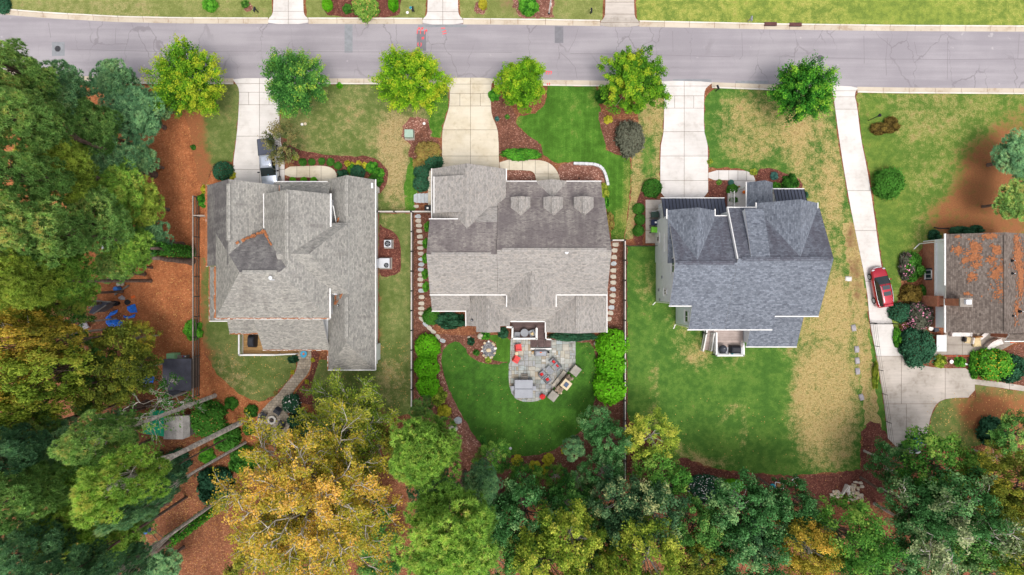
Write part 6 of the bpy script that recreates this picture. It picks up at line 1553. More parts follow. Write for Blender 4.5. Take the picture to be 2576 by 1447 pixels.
# ------------------------------------------------------------------ clutter of the left yard
YD = lambda zx, zy: (197.5 + zx * .1306, 669.8 + zy * .1306)
Y8 = lambda zx, zy: (343.5 + zx * .1781, 858.7 + zy * .1781)
def tarp(label, pts, hs, mat, seed, name='tarpaulin'):
    """crumpled sheet over a heap: outline in pixels, height of the heap"""
    rnd = random.Random(seed); P = [G(*p) for p in pts]; P = resample(P, .3); P = [(x + rnd.uniform(-.08, .08), y + rnd.uniform(-.08, .08)) for x, y in P]
    n = len(P); arr = np.array(P); x0, y0 = arr.min(0); x1, y1 = arr.max(0); g = []
    gx, gy = np.meshgrid(np.arange(x0, x1, .2), np.arange(y0, y1, .2)); q = np.stack([gx.ravel(), gy.ravel()], 1); q = q[inside(q, P)]
    q = [(a + rnd.uniform(-.06, .06), b + rnd.uniform(-.06, .06)) for a, b in q.tolist()]
    r = delaunay_2d_cdt([Vector(p) for p in P] + [Vector(p) for p in q], [(i, (i + 1) % n) for i in range(n)], [], 1, 1e-4)
    vs = []
    for v in r[0]:
        dd = min(math.hypot(v.x - a, v.y - b) for a, b in P); vs.append((v.x, v.y, .03 + hs * min(1, dd / .5) * rnd.uniform(.5, 1.1)))
    m = MB(); m.add(vs, [tuple(f) for f in r[2]])
    b = len(vs); o = m.build(name, mat); sol = o.modifiers.new('thick', 'SOLIDIFY'); sol.thickness = .02
    return tag(o, label, 'tarp')
tarp('crumpled bright blue tarpaulin heap on open pine straw', [YD(940, 790), YD(1000, 740), (YD(1090, 725)), YD(1110, 800), YD(1150, 880), YD(1080, 890), YD(1000, 890), YD(945, 850)], .5, 'tarp_blue', 1)
tarp('folded bright blue tarpaulin with creases beside the olive tree', [YD(510, 1030), YD(580, 960), YD(680, 1010), YD(760, 1020), YD(850, 1060), YD(840, 1160), YD(700, 1150), YD(590, 1170), YD(530, 1100)], .4, 'tarp_blue', 2)
tarp('narrow strip of blue tarpaulin above the folded one', [YD(520, 1010), YD(580, 930), YD(680, 860), YD(750, 835), YD(740, 890), YD(640, 960), YD(560, 1000)], .25, 'tarp_blue', 3)
tarp('blue tarpaulin half hidden under olive leaves', [YD(870, 940), YD(1000, 960), YD(1090, 920), YD(1080, 980), YD(960, 1000), YD(885, 1000)], .3, 'tarp_blue', 4)
tarp('torn blue tarpaulin beside the dark shed roof', [Y8(70, 590), Y8(140, 485), Y8(260, 480), Y8(245, 580), Y8(150, 600)], .3, 'tarp_blue', 5)
t = thing('play_table', 'lime green plastic play box on the pine straw', 'toy', (*G(*YD(865, 258)), 0), .6); MB().bbox((0, 0, .35), (.72, .72, .7), 0, .05).build('body', 'lime_plastic', t); MB().bbox((.45, .12, .15), (.4, .6, .3), 0, .04).build('step', 'lime_plastic', t)
t = thing('barrel', 'blue plastic tub behind the lime play box', 'tub', (*G(*YD(835, 168)), 0)); MB().lathe((0, 0, 0), [(.3, 0), (.36, .5), (.38, .52), (.33, .52), (.28, .1)], 14).build('body', 'blue_plastic', t)
t = thing('barrel', 'blue barrel below the lime play box', 'barrel', (*G(*YD(795, 437)), 0)); MB().lathe((0, 0, 0), [(.26, 0), (.29, .2), (.28, .45), (.29, .7), (.26, .85), (.05, .86)], 14).build('body', 'water_butt', t)
for i, (zx, zy, lab) in enumerate(((800, 345, 'pair of pale stone pots in front of the lime play box'), (540, 285, 'pale pot under the pine edge'))):
    t = thing('garden_pot', lab, 'pot', (*G(*YD(zx, zy)), 0)); MB().lathe((0, 0, 0), [(.16, 0), (.24, .3), (.25, .34), (.2, .33)], 12).build('pot', 'stepping', t); MB().lathe((.38, .05, 0), [(.18, 0), (.26, .25), (.27, .28), (.2, .27)], 12).build('pot', 'stepping', t)
t = thing('timber_beam', 'long brown timber beam lying among the yard clutter', 'timber'); A, B = Vector((*G(*YD(715, 550)), .15)), Vector((*G(*YD(985, 370)), .15)); m = MB(); d = B - A; m.box(((A.x + B.x) / 2, (A.y + B.y) / 2, .15), (d.length, .14, .2), math.atan2(d.y, d.x)).build('beam', 'wood_grey', t)
tarp('grey heap of wire and cloth beside the timber beam', [YD(770, 590), YD(840, 545), YD(900, 600), YD(910, 650), YD(820, 650)], .45, 'sandbag', 7, 'scrap_heap')
t = thing('waste_bin', 'small black bin beside the grey heap', 'bin', (*G(*YD(770, 715)), 0)); MB().lathe((0, 0, 0), [(.24, 0), (.3, .6), (.32, .62), (.27, .62)], 14).build('body', 'black_plastic', t)
t = thing('waste_bin', 'low black tub beside the crumpled blue tarpaulin', 'tub', (*G(*YD(962, 695)), 0)); MB().lathe((0, 0, 0), [(.26, 0), (.32, .25), (.33, .27), (.27, .26)], 14).build('body', 'black_plastic', t)
t = thing('crate', 'crimson red crate beside the lean to shed', 'crate', (*G(*YD(618, 755)), 0), .5); MB().bbox((0, 0, .25), (.62, .5, .5), 0, .02).build('body', 'red_cushion', t)
t = thing('lean_to', 'weathered grey lean to shed roof under the pines', 'shed')
pts = [YD(285, 665), YD(620, 685), YD(530, 750), YD(280, 920), YD(190, 905), YD(320, 720)]
MB().prism([G(p[0], p[1], 2.0) for p in pts], 1.9, 2.02).build('roof', 'shed_roof_dark', t); MB().prism([G(p[0] + 2, p[1], 2.0) for p in (YD(285, 690), YD(560, 700), YD(500, 750), YD(280, 890), YD(220, 890), YD(320, 730))], -.1, 1.9).build('wall', 'wood_fence_dark', t)
for a, b in ((YD(285, 660), YD(620, 690)), (YD(530, 750), YD(280, 920)), (YD(330, 710), YD(195, 810))):
    A, B = Vector((*G(*a, 2.1), 2.07)), Vector((*G(*b, 2.1), 2.07)); d = B - A; MB().box(((A.x + B.x) / 2, (A.y + B.y) / 2, 2.07), (d.length, .12, .1), math.atan2(d.y, d.x)).build('roof_edge', 'wood_grey', t)
t = thing('garden_swing', 'grey metal frame wrapped in cloth under the olive tree', 'frame', (*G(*YD(60, 1200)), 0), .5); MB().bbox((0, 0, .4), (2.2, .8, .1), 0, .03).build('seat', 'sandbag', t)
for s in (-1, 1): MB().tube([(s * 1.0, -.4, 0), (s * 1.0, 0, 1.2), (s * 1.0, .4, 0)], .03, 6).build('frame', 'grey_plastic', t)
MB().tube([(-1.0, 0, 1.2), (1.0, 0, 1.2)], .03, 6).build('beam', 'grey_plastic', t)
t = thing('yard_tool', 'orange handled rake lying on the pine straw', 'tool'); A, B = (*G(*YD(905, 650)), .05), (*G(*YD(1030, 605)), .05); MB().tube([A, B], .025, 5).build('handle', 'wood_pine', t); MB().box((B[0] + .15, B[1] + .08, .06), (.5, .3, .04), .4).build('head', 'flower_orange', t)
# dark shed roof, green panel
t = thing('shed', 'low shed with patched dark roof beside the rail fence', 'shed')
a, b = G(*Y8(370, 245), 2.2), G(*Y8(772, 700), 2.2); cx, cy = (a[0] + b[0]) / 2, (a[1] + b[1]) / 2; w, d = b[0] - a[0], a[1] - b[1]
MB().box((cx, cy, 1.0), (w - .3, d - .3, 2.2)).build('wall', 'wood_fence_dark', t)
rnd = random.Random(3)
for k in range(5): MB().box((a[0] + w * (k + .5) / 5, cy, 2.2 + .012 * (k % 2)), (w / 5 + .03, d + rnd.uniform(-.15, .1), .05)).build('roof_sheet', 'shed_roof_dark', t)
a, b = G(*Y8(395, 705), 1.0), G(*Y8(650, 770), 1.0); MB().box(((a[0] + b[0]) / 2, (a[1] + b[1]) / 2, .5), (b[0] - a[0], a[1] - b[1], 1.0)).build('lean_to_box', 'charcoal', t)
o = MB().box((0, 0, .75), (.95, .62, 1.3)).build('cabinet_body', 'shed_panel_green'); 
o.name = 'green_cabinet'; o.location = (*G(*Y8(478, 213), 1.4), 0); tag(o, 'pale green cabinet standing behind the dark shed', 'cabinet')
t = thing('work_bench', 'grey bench with tools behind the dark shed', 'bench', (*G(*Y8(620, 220), .8), 0)); MB().box((0, 0, .78), (1.4, .4, .06)).build('top', 'wood_grey', t)
for s in (-1, 1): MB().box((s * .6, 0, .38), (.08, .35, .76)).build('leg', 'wood_grey', t)
for i, mt in enumerate(('red_cushion', 'blue_plastic', 'petal_white')): MB().box((.3 + .15 * i, .05, .86), (.12, .12, .12)).build('tool_box', mt, t)
# metal shed with curved roof
t = thing('metal_shed', 'stained grey metal shed with folded roof', 'shed')
xs_ = [380, 470, 560, 655, 755]; hs_ = [1.9, 2.35, 2.5, 2.35, 1.7]
for i in range(4):
    ps = [(*G(*Y8(xs_[i], 1075 - 8 * i), hs_[i]), hs_[i]), (*G(*Y8(xs_[i + 1], 1068 - 6 * i), hs_[i + 1]), hs_[i + 1]), (*G(*Y8(xs_[i + 1], 1385 - (i == 3) * 40), hs_[i + 1]), hs_[i + 1]), (*G(*Y8(xs_[i], 1385 - (i == 0) * 4), hs_[i]), hs_[i])]
    lo = [(x, y, z - .06) for x, y, z in ps]; MB().add(ps + lo, [(0, 3, 2, 1), (4, 5, 6, 7), (0, 1, 5, 4), (1, 2, 6, 5), (2, 3, 7, 6), (3, 0, 4, 7)]).build('roof_panel', 'shed_metal', t)
MB().prism([G(*Y8(x, y), 1.6) for x, y in ((392, 1090), (738, 1070), (735, 1345), (395, 1370))], -.1, 1.65).build('wall', 'shed_metal', t)
# green canopy
t = thing('canopy', 'bright green pop up canopy tent beside the metal shed', 'canopy')
cz = [(*G(*Y8(x, y), 2.0), 2.0) for x, y in ((85, 1305), (195, 970), (380, 985), (385, 1345))]; ap = (*G(*Y8(195, 1195), 2.9), 2.9)
MB().add(cz + [ap] + [(x, y, z - .28) for x, y, z in cz], [(0, 1, 4), (1, 2, 4), (2, 3, 4), (3, 0, 4), (0, 1, 6, 5), (1, 2, 7, 6), (2, 3, 8, 7), (3, 0, 5, 8)]).build('fabric', 'tarp_green', t)
for (x, y, z) in cz: MB().cyl((x * .998, y * .998, 0), .03, 2.0, 6).build('pole', 'grey_plastic', t)
t = thing('laundry_tub', 'white tub inside a green wire basket', 'tub', (*G(*Y8(500, 860)), 0)); MB().bbox((0, 0, .25), (.62, .45, .45), 0, .05).build('tub', 'board_pale', t); MB().tube([(-.42, -.3, .5), (.42, -.3, .5), (.42, .3, .5), (-.42, .3, .5), (-.42, -.3, .5)], .025, 5).build('basket_rim', 'lime_bin', t)
t = thing('plant_pot', 'white round pot beside the sawn timber', 'pot', (*G(*Y8(665, 870)), 0)); MB().lathe((0, 0, 0), [(.2, 0), (.28, .3), (.25, .38), (.05, .36)], 14).build('pot', 'petal_white', t)
t = thing('timber_block', 'sawn square timber block beside the thick pale trunk', 'timber', (*G(*Y8(745, 845)), 0), .05); MB().bbox((0, 0, .2), (.7, .75, .4), 0, .03).build('block', 'wood_grey', t); MB().box((-.32, 0, .42), (.12, .75, .06)).build('board', 'wood_pine', t)
t = thing('barrel', 'blue barrel lying in the wood beside ivy covered trunks', 'barrel', (*G(368, 1336, .5), 0)); MB().lathe((0, 0, 0), [(.3, 0), (.34, .3), (.3, .8), (.05, .82)], 12).build('body', 'blue_plastic', t)
t = thing('ladder', 'pale wooden ladder lying in the left wood', 'ladder', (*G(14, 1023, .2), .15), .45)
for s in (-1, 1): MB().box((0, s * .22, 0), (1.8, .06, .08)).build('side_rail', 'wood_pale', t)
for k in range(5): MB().box((-.7 + .35 * k, 0, .0), (.06, .42, .05)).build('rung', 'wood_pale', t)
# white car or tank shapes glimpsed between the left crowns
t = thing('camper_trailer', 'white camper trailer glimpsed between the pine crowns', 'trailer', (*G(308, 612, 1.5), 0), .3); MB().bbox((0, 0, 1.4), (4.2, 2.1, 1.9), 0, .25).build('body', 'white_paint', t); MB().box((0, 0, .4), (3.6, 1.9, .25)).build('chassis', 'black_metal', t); MB().box((1.0, 0, 2.42), (.5, .5, .14)).build('roof_vent', 'grey_plastic', t)
for s in (-1, 1): MB().tube([(.2, s * .85, .35), (.2, s * 1.05, .35)], .35, 14).build('wheel', 'tyre', t)
# ------------------------------------------------------------------ patio of the brick house
P7 = lambda zx, zy: (2318.5 + zx * .10087, 824.4 + zy * .10087)
t = thing('panel_table', 'pale rectangular panel table beside the dark conifer bush', 'table', (*G(*P7(500, 390), .8), 0)); MB().bbox((0, 0, .78), (1.15, 1.9, .06), 0, .01).build('top', 'board_pale', t)
for sx in (-1, 1):
    for sy in (-1, 1): MB().box((sx * .48, sy * .85, .38), (.06, .06, .76)).build('leg', 'grey_plastic', t)
t = thing('bench_sofa', 'long pale sofa along the brick house wall', 'sofa', (*G(*P7(995, 168), .5), .05)); MB().bbox((0, 0, .25), (2.3, .5, .4), 0, .06).build('seat', 'white_cloth', t); MB().bbox((0, .2, .55), (2.3, .14, .35), 0, .05).build('backrest', 'white_cloth', t)
for s in (-1, 1): MB().bbox((s * 1.12, 0, .45), (.14, .5, .25), 0, .04).build('armrest', 'white_cloth', t)
t = thing('curved_sofa', 'white curved sofa beside the orange dotted shrub', 'sofa', (*G(*P7(1815, 425), .5), 0), math.radians(30)); MB().loft([[(x, -.38 + c, .05), (x, .38 + c, .05), (x, .36 + c, .5), (x, .2 + c, .62), (x, -.34 + c, .55)] for x, c in ((-1.0, -.12), (-.5, .03), (0, .08), (.5, .03), (.95, -.1))]).build('seat', 'white_cloth', t, False); MB().loft([[(x, .28 + c, .5), (x, .40 + c, .5), (x, .40 + c, .75), (x, .30 + c, .75)] for x, c in ((-1.0, -.12), (-.5, .03), (0, .08), (.5, .03), (.95, -.1))]).build('backrest', 'white_cloth', t)  # white sofa, seat and backrest bowed along its length
t = thing('patio_chair', 'cream padded chair on the brown patio', 'chair', (*G(*P7(1155, 310), .4), .05), 1.4); MB().bbox((0, 0, .35), (.75, .7, .25), 0, .08).build('seat', 'tan_cushion', t); MB().bbox((0, -.36, .6), (.75, .16, .5), 0, .06).build('backrest', 'white_cloth', t); MB().box((0, .38, .3), (.5, .2, .5)).build('footrest', 'black_plastic', t)
t = thing('patio_chair', 'large tan padded chair on the brown patio', 'chair', (*G(*P7(1380, 335), .4), .05), .1); MB().bbox((0, -.1, .3), (.9, 1.1, .3), 0, .1).build('seat', 'tan_cushion', t); MB().bbox((0, .5, .55), (.85, .16, .6), 0, .06).build('backrest', 'cardboard', t)
t = thing('surfboard', 'narrow pale board leaning near the sofa', 'board', (*G(*P7(1565, 190), .3), .05), math.radians(40)); MB().loft([[(x, -w, .25), (x, w, .25), (x, w, .3), (x, -w, .3)] for x, w in ((-.9, .06), (-.5, .2), (.3, .2), (.9, .05))]).build('deck', 'white_cloth', t)
t = thing('bowl', 'round white bowl in the little garden bed', 'bowl', (*G(*P7(705, 845)), 0)); MB().lathe((0, 0, 0), [(.1, 0), (.2, .25), (.23, .3), (.04, .28)], 16).build('bowl', 'petal_white', t)
t = thing('toy', 'small red and white toy in the little garden bed', 'toy', (*G(*P7(880, 810)), 0)); MB().blob((0, 0, .12), (.14, .14, .12), 2, 8, 6).build('ball', 'red_cushion', t, True); MB().blob((.2, -.12, .1), (.12, .12, .1), 3, 8, 6).build('ball', 'stepping', t, True)
t = thing('water_can', 'white watering can lying in the garden bed', 'can', (*G(*P7(1075, 900)), 0), -.4); MB().tube([(-.25, 0, .12), (.2, 0, .12)], .11, 10).build('body', 'board_pale', t); MB().tube([(.2, 0, .12), (.36, 0, .22)], .03, 6).build('spout', 'board_pale', t)
t = thing('flower_pot', 'orange flowers beside the low brown roof', 'plant', (*G(*P7(2230, 315), .3), 0)); MB().lathe((0, 0, 0), [(.2, 0), (.28, .3), (.22, .3)], 12).build('pot', 'clay', t); MB().blob((0, 0, .45), (.36, .3, .25), 5, 10, 7, .3).build('blossom', 'flower_orange', t)
t = thing('satellite_dish', 'white satellite dish at the corner of the brick house', 'dish', (*G(2341, 826, .9), 0)); MB().cyl((0, 0, 0), .03, .9, 6).build('mast', 'grey_plastic', t); MB().lathe((0, 0, .85), [(.03, 0), (.22, .05), (.28, .12), (.26, .12), (.03, .03)], 16).build('dish', 'petal_white', t)
t = thing('waste_bin', 'dark square bin beside the satellite dish', 'bin', (*G(2357, 829, .8), 0), .2); MB().bbox((0, 0, .4), (.55, .55, .8), 0, .05).build('body', 'charcoal', t)
o = MB(); pts = [(*G(2349 + k * 9.2, 572.5 + (0, 1.8, 2.6, 2.8, 2.0)[k]), .06) for k in range(5)]; o = o.tube(pts, .07, 6).build('drain_hose', 'black_plastic'); tag(o, 'black drain hose lying in front of the brick house', 'hose')
t = thing('pumpkin', 'orange pumpkin on the porch of the slate house', 'pumpkin', (*G(1871, 484, .6), .56)); MB().blob((0, 0, .14), (.2, .2, .15), 3, 12, 7, .06).build('body', 'pumpkin', t, True); MB().cyl((0, 0, .26), .025, .08, 6).build('stem', 'bark_brown', t)
t = thing('landscape_light', 'small black path light in the pink mulch', 'lamp', (*G(1456, 449.5), 0)); MB().cyl((0, 0, 0), .02, .35, 6).build('stake', 'black_metal', t); MB().lathe((0, 0, .35), [(.09, 0), (.02, .08)], 10).build('cap', 'black_metal', t)
# fallen leaves: far too many to count
def leaves(px0, px1, py0, py1, n, mat, seed, size=.11, name='fallen_leaves'):
    rng = np.random.default_rng(seed)
    P = np.stack([rng.uniform(px0, px1, n), rng.uniform(py0, py1, n)], 1); x = (P[:, 0] - CX) * S; y = (CY - P[:, 1]) * S
    Q = np.stack([x, y, np.full(n, .035) + rng.uniform(0, .02, n)], 1)
    v, f, t = leaf_quads(Q, np.tile([0, 0, 1.0], (n, 1)), size, rng.uniform(0, 1, n), rng, .8, .12)
    o = bpy.data.objects.new(name, np_mesh(name, v, f, t, mat)); C.objects.link(o)
    o['kind'] = 'stuff'; o['label'] = 'scattered fallen leaves'; o['category'] = 'leaves'
    return o
# ------------------------------------------------------------------ vegetation
def np_mesh(name, verts, faces, tint, mat):
    """verts (n,3), faces (m,k) of one size, tint per vertex"""
    me = bpy.data.meshes.new(name)
    n, m, k = len(verts), len(faces), faces.shape[1]
    me.vertices.add(n); me.vertices.foreach_set('co', verts.astype(np.float32).ravel())
    me.loops.add(m * k); me.loops.foreach_set('vertex_index', faces.astype(np.int32).ravel())
    me.polygons.add(m); me.polygons.foreach_set('loop_start', np.arange(0, m * k, k, dtype=np.int32))
    at = me.attributes.new('tint', 'FLOAT', 'POINT'); at.data.foreach_set('value', tint.astype(np.float32))
    me.materials.append(M_(mat)); me.update(calc_edges=True); me.validate()
    return me
def leaf_quads(P, N, size, tint, rng, aspect=0.62, tilt=0.6):
    """one kite shaped leaf at each point"""
    n = len(P)
    N = N + rng.normal(0, tilt, (n, 3)); N /= np.linalg.norm(N, axis=1, keepdims=True) + 1e-9
    R = rng.normal(0, 1, (n, 3)); U = np.cross(N, R); U /= np.linalg.norm(U, axis=1, keepdims=True) + 1e-9
    V = np.cross(N, U)
    s = (size * rng.uniform(.65, 1.35, n))[:, None]
    a = P - U * s * .5; b = P + V * s * .5 * aspect + U * s * .05; c = P + U * s * .5 - N * s * .12; d = P - V * s * .5 * aspect + U * s * .05
    verts = np.stack([a, b, c, d], 1).reshape(-1, 3)
    faces = np.arange(4 * n).reshape(-1, 4)
    return verts, faces, np.repeat(tint, 4)
def sphere_pts(n, rng):
    v = rng.normal(0, 1, (n, 3)); return v / np.linalg.norm(v, axis=1, keepdims=True)
def unit(v): return v / (np.linalg.norm(v) + 1e-9)

def crown_broadleaf(R, HZ, nclump, nleaf, leaf, seed, spiky=0.0, lump=.22, patch=.30, under=-.35, inner=.45):
    """clumps of leaves spread on and in an uneven ellipsoid; origin at crown centre. returns arrays + clump centres"""
    rng = np.random.default_rng(seed)
    k = rng.uniform(0, 6.28, 6); fr = rng.integers(2, 6, 6)
    cs = []
    while len(cs) < nclump:
        d = sphere_pts(1, rng)[0]
        if d[2] < under: continue
        az = math.atan2(d[1], d[0])
        rad = 1 + .12 * math.sin(fr[0] * az + k[0]) + .09 * math.sin((fr[1] + 3) * az + k[1]) + .06 * math.sin(fr[2] * 3 * d[2] + k[2])
        q = rng.uniform(inner, 1.0) ** .5
        cs.append((d[0] * R * rad * q, d[1] * R * rad * q, d[2] * HZ * rad * q, q))
    cs = np.array(cs)
    pn = rng.normal(0, 1, (4, 3)) * .5
    Ps, Ns, Ts = [], [], []
    for (x, y, z, q) in cs:
        c = np.array([x, y, z]); out = unit(np.array([x / R, y / R, z / HZ + .25]))
        r = R * lump * rng.uniform(.6, 1.2)
        m = int(nleaf * rng.uniform(.7, 1.3))
        d = sphere_pts(m, rng); rr = rng.uniform(.25, 1, m) ** .6
        p = d * rr[:, None] * r; p[:, 2] *= .75
        if spiky: p += out * (rng.uniform(0, 1, m) ** 2 * spiky * R)[:, None]
        nn = d * .6 + out * .5 + np.array([0, 0, .7])
        ct = .40 + .19 * rng.normal() + .45 * (q - .85) + patch * math.sin(pn[0] @ c + pn[1, 0] * 4)  # inner clumps darker: shade inside the crown put into the leaf tint
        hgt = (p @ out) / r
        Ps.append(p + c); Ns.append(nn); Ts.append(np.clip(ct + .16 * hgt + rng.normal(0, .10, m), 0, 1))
    P, N, T = np.concatenate(Ps), np.concatenate(Ns), np.concatenate(Ts)
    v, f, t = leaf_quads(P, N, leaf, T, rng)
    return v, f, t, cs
def limbs_mesh(name, base, top, r0, targets, mat, n=6, rr=.28, seed=0):
    """tapered trunk from base to top with limbs to the targets"""
    rnd = random.Random(seed)
    m = MB(); base = Vector(base); top = Vector(top)
    mid = base.lerp(top, .5) + Vector((rnd.uniform(-.2, .2), rnd.uniform(-.2, .2), 0))
    m.tube([base - Vector((0, 0, .15)), base + Vector((0, 0, .25)), mid, top], [r0 * 1.35, r0, r0 * .8, r0 * .5], 8)
    for t in targets:
        t = Vector(t); s = base.lerp(top, rnd.uniform(.45, .95))
        q = s.lerp(t, .5) + Vector((0, 0, .12 * (t - s).length))
        m.tube([s, q, t], [r0 * rr * 1.2, r0 * rr * .75, r0 * rr * .25], 5, cap=False)
    return m.build(name, mat, smooth=True, fix=False)
def tuft_tris(C0, D, rng, nneed, length, width, tint):
    """pine tufts: needles fan out from the shoot direction D"""
    n = len(C0); tot = n * nneed
    base = np.repeat(C0, nneed, 0); d = np.repeat(D, nneed, 0)
    dirs = d * .75 + rng.normal(0, .62, (tot, 3)); dirs /= np.linalg.norm(dirs, axis=1, keepdims=True) + 1e-9
    L = length * rng.uniform(.7, 1.25, tot)[:, None]
    side = np.cross(dirs, rng.normal(0, 1, (tot, 3))); side /= np.linalg.norm(side, axis=1, keepdims=True) + 1e-9
    w = width * .5
    a = base - side * w; b = base + side * w; c = base + dirs * L
    v = np.stack([a, c + side * w * .35, c - side * w * .35, b], 1)
    v = np.stack([a, b, c], 1).reshape(-1, 3)
    f = np.arange(3 * tot).reshape(-1, 3)
    tt = np.clip(np.repeat(tint, nneed) + rng.normal(0, .07, tot), 0, 1)
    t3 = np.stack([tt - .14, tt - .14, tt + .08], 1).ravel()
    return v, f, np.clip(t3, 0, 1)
def crown_pine(R, HZ, nlobe, ntuft, seed, need=22, length=.36, width=.085, lobe=.27):
    rng = np.random.default_rng(seed)
    Cs, Ds, Ts, lobes = [], [], [], []
    for i in range(nlobe):
        t = (i + .5) / nlobe
        zc = -1 + 2 * t                                  # low to high
        az = i * 2.39996 + rng.uniform(-.5, .5)
        rad = math.sqrt(max(.02, 1 - max(0, zc) ** 2)) * rng.uniform(.45, 1.0) * (1 if zc > -.3 else .8)
        c = np.array([math.cos(az) * rad * R * .82, math.sin(az) * rad * R * .82, zc * HZ])
        lobes.append(c)
        lr = R * lobe * rng.uniform(.7, 1.25)
        m = int(ntuft * rng.uniform(.7, 1.3))
        d = sphere_pts(m, rng); d[:, 2] = np.abs(d[:, 2]) * 1.0 - .25
        d /= np.linalg.norm(d, axis=1, keepdims=True)
        out = unit(np.array([c[0], c[1], HZ * .7 + .001]))
        p = c + d * lr * rng.uniform(.75, 1.0, m)[:, None] * np.array([1, 1, .62])
        Cs.append(p); Ds.append(d * .9 + out * .35 + np.array([0, 0, .35]))
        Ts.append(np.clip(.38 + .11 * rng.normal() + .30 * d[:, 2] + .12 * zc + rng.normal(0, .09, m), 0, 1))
    C0, D, T = np.concatenate(Cs), np.concatenate(Ds), np.concatenate(Ts)
    D /= np.linalg.norm(D, axis=1, keepdims=True)
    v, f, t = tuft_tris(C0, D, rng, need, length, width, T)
    return v, f, t, np.array(lobes)

TREE_MESH = {}
def tree_proto(key, kind, R, HZ, mats, seed, bark='bark_grey', zc=6.0, r0=.2, **kw):
    """mesh data of one tree kind: crown (around the crown centre) and wood (from the ground), centre height zc"""
    if kind == 'pine': v, f, t, cs = crown_pine(R, HZ, kw.get('nlobe', 30), kw.get('ntuft', 46), seed, kw.get('need', 20), kw.get('length', .38), kw.get('width', .09))
    else: v, f, t, cs = crown_broadleaf(R, HZ, kw.get('nclump', 130), kw.get('nleaf', 70), kw.get('leaf', .24), seed, kw.get('spiky', 0), kw.get('lump', .22), kw.get('patch', .25), kw.get('under', -.35), kw.get('inner', .45))
    v = v + np.array([0, 0, zc])
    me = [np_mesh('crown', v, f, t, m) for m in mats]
    rnd = random.Random(seed)
    tg = [tuple(c[:3] * .9 + np.array([0, 0, zc])) for c in cs[:: max(1, len(cs) // (26 if kind == 'pine' else 22))]]
    wood = limbs_mesh('trunk', (0, 0, 0), (0, 0, zc + HZ * (.75 if kind == 'pine' else .3)), r0, tg, bark, seed=seed, rr=.22 if kind == 'pine' else .3)
    C.objects.unlink(wood)
    TREE_MESH[key] = (dict(zip(mats, me)), wood.data, R, zc)
def tree(key, mat, px, py, rpx, label, cat='tree', group=None, rz=0.0, zs=1.0, name='tree', hc=None, lean=None):
    """crown seen at pixel px,py with radius rpx; the trunk stands vertically below it"""
    crowns, wood, R, zc = TREE_MESH[key]
    hh = zc * zs if hc is None else hc
    zs = hh / zc
    x, y = G(px, py, hh)
    sc = rpx * S * F(hh) / R
    o = thing(name, label, cat, (x, y, 0), rz, group)
    o.scale = (sc, sc, zs)
    c = bpy.data.objects.new('crown', crowns[mat]); C.objects.link(c); c.parent = o
    w = bpy.data.objects.new('trunk', wood); C.objects.link(w); w.parent = o
    w.scale = (1, 1, 1)
    return o

# ---- street trees, one of a kind each
def street_tree(px, py, rpx, seed, mat, label, hc=4.6, spiky=.28, lump=.14, nclump=320, nleaf=105, leaf=.18, hz=2.9, bark='bark_grey'):
    R = rpx * S * F(hc)
    key = 'street%d' % seed
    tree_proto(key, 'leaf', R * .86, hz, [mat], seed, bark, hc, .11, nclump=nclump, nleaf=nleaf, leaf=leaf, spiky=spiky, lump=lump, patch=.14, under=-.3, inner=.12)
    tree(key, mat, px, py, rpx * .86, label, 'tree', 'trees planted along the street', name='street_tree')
street_tree(475, 207, 92, 101, 'leaf_maple_yellow', 'loose green street tree with yellow patches nearest the pine wood')
street_tree(745, 208, 82, 102, 'leaf_maple_green', 'ragged blue green street tree overhanging the driveway with the pickup', spiky=.26, nclump=230, lump=.17)
street_tree(1035, 206, 86, 103, 'leaf_maple_lime', 'large lime yellow street tree above the pale utility box')
street_tree(1312, 212, 66, 104, 'leaf_maple_lime', 'small round dense lime street tree in the brown mulch bed', spiky=.04, lump=.22, hc=4.0, hz=2.5, nclump=260)
street_tree(1592, 207, 92, 105, 'leaf_maple_yellow', 'large full street tree above the grey purple bush', spiky=.08)
street_tree(2018, 228, 76, 106, 'leaf_elm', 'dark feathery street tree with bright tips beside the dry lawn', spiky=.34, lump=.16, nclump=260)

# ---- woodland kinds
PN = ['needle_green', 'needle_dark', 'needle_bright', 'needle_olive']
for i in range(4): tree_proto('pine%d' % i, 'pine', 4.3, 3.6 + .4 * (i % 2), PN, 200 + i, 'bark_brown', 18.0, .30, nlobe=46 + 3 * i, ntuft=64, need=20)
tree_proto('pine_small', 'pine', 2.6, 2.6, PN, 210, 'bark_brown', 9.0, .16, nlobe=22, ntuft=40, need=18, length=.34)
BL = ['leaf_forest', 'leaf_forest_dark', 'leaf_cherrylaurel', 'leaf_olive', 'leaf_yellowgreen', 'leaf_gold', 'leaf_green', 'leaf_pale', 'leaf_orange']
for i in range(4): tree_proto('broad%d' % i, 'leaf', 4.2, 3.2 + .3 * i, BL, 300 + i, 'bark_brown' if i % 2 else 'bark_pale', 9.0, .24, nclump=150, nleaf=66, leaf=.27, spiky=.06 + .05 * (i % 3), lump=.19, patch=.2)
tree_proto('broad_small', 'leaf', 2.4, 2.0, BL, 310, 'bark_brown', 3.4, .10, nclump=90, nleaf=56, leaf=.19, lump=.24, patch=.15)

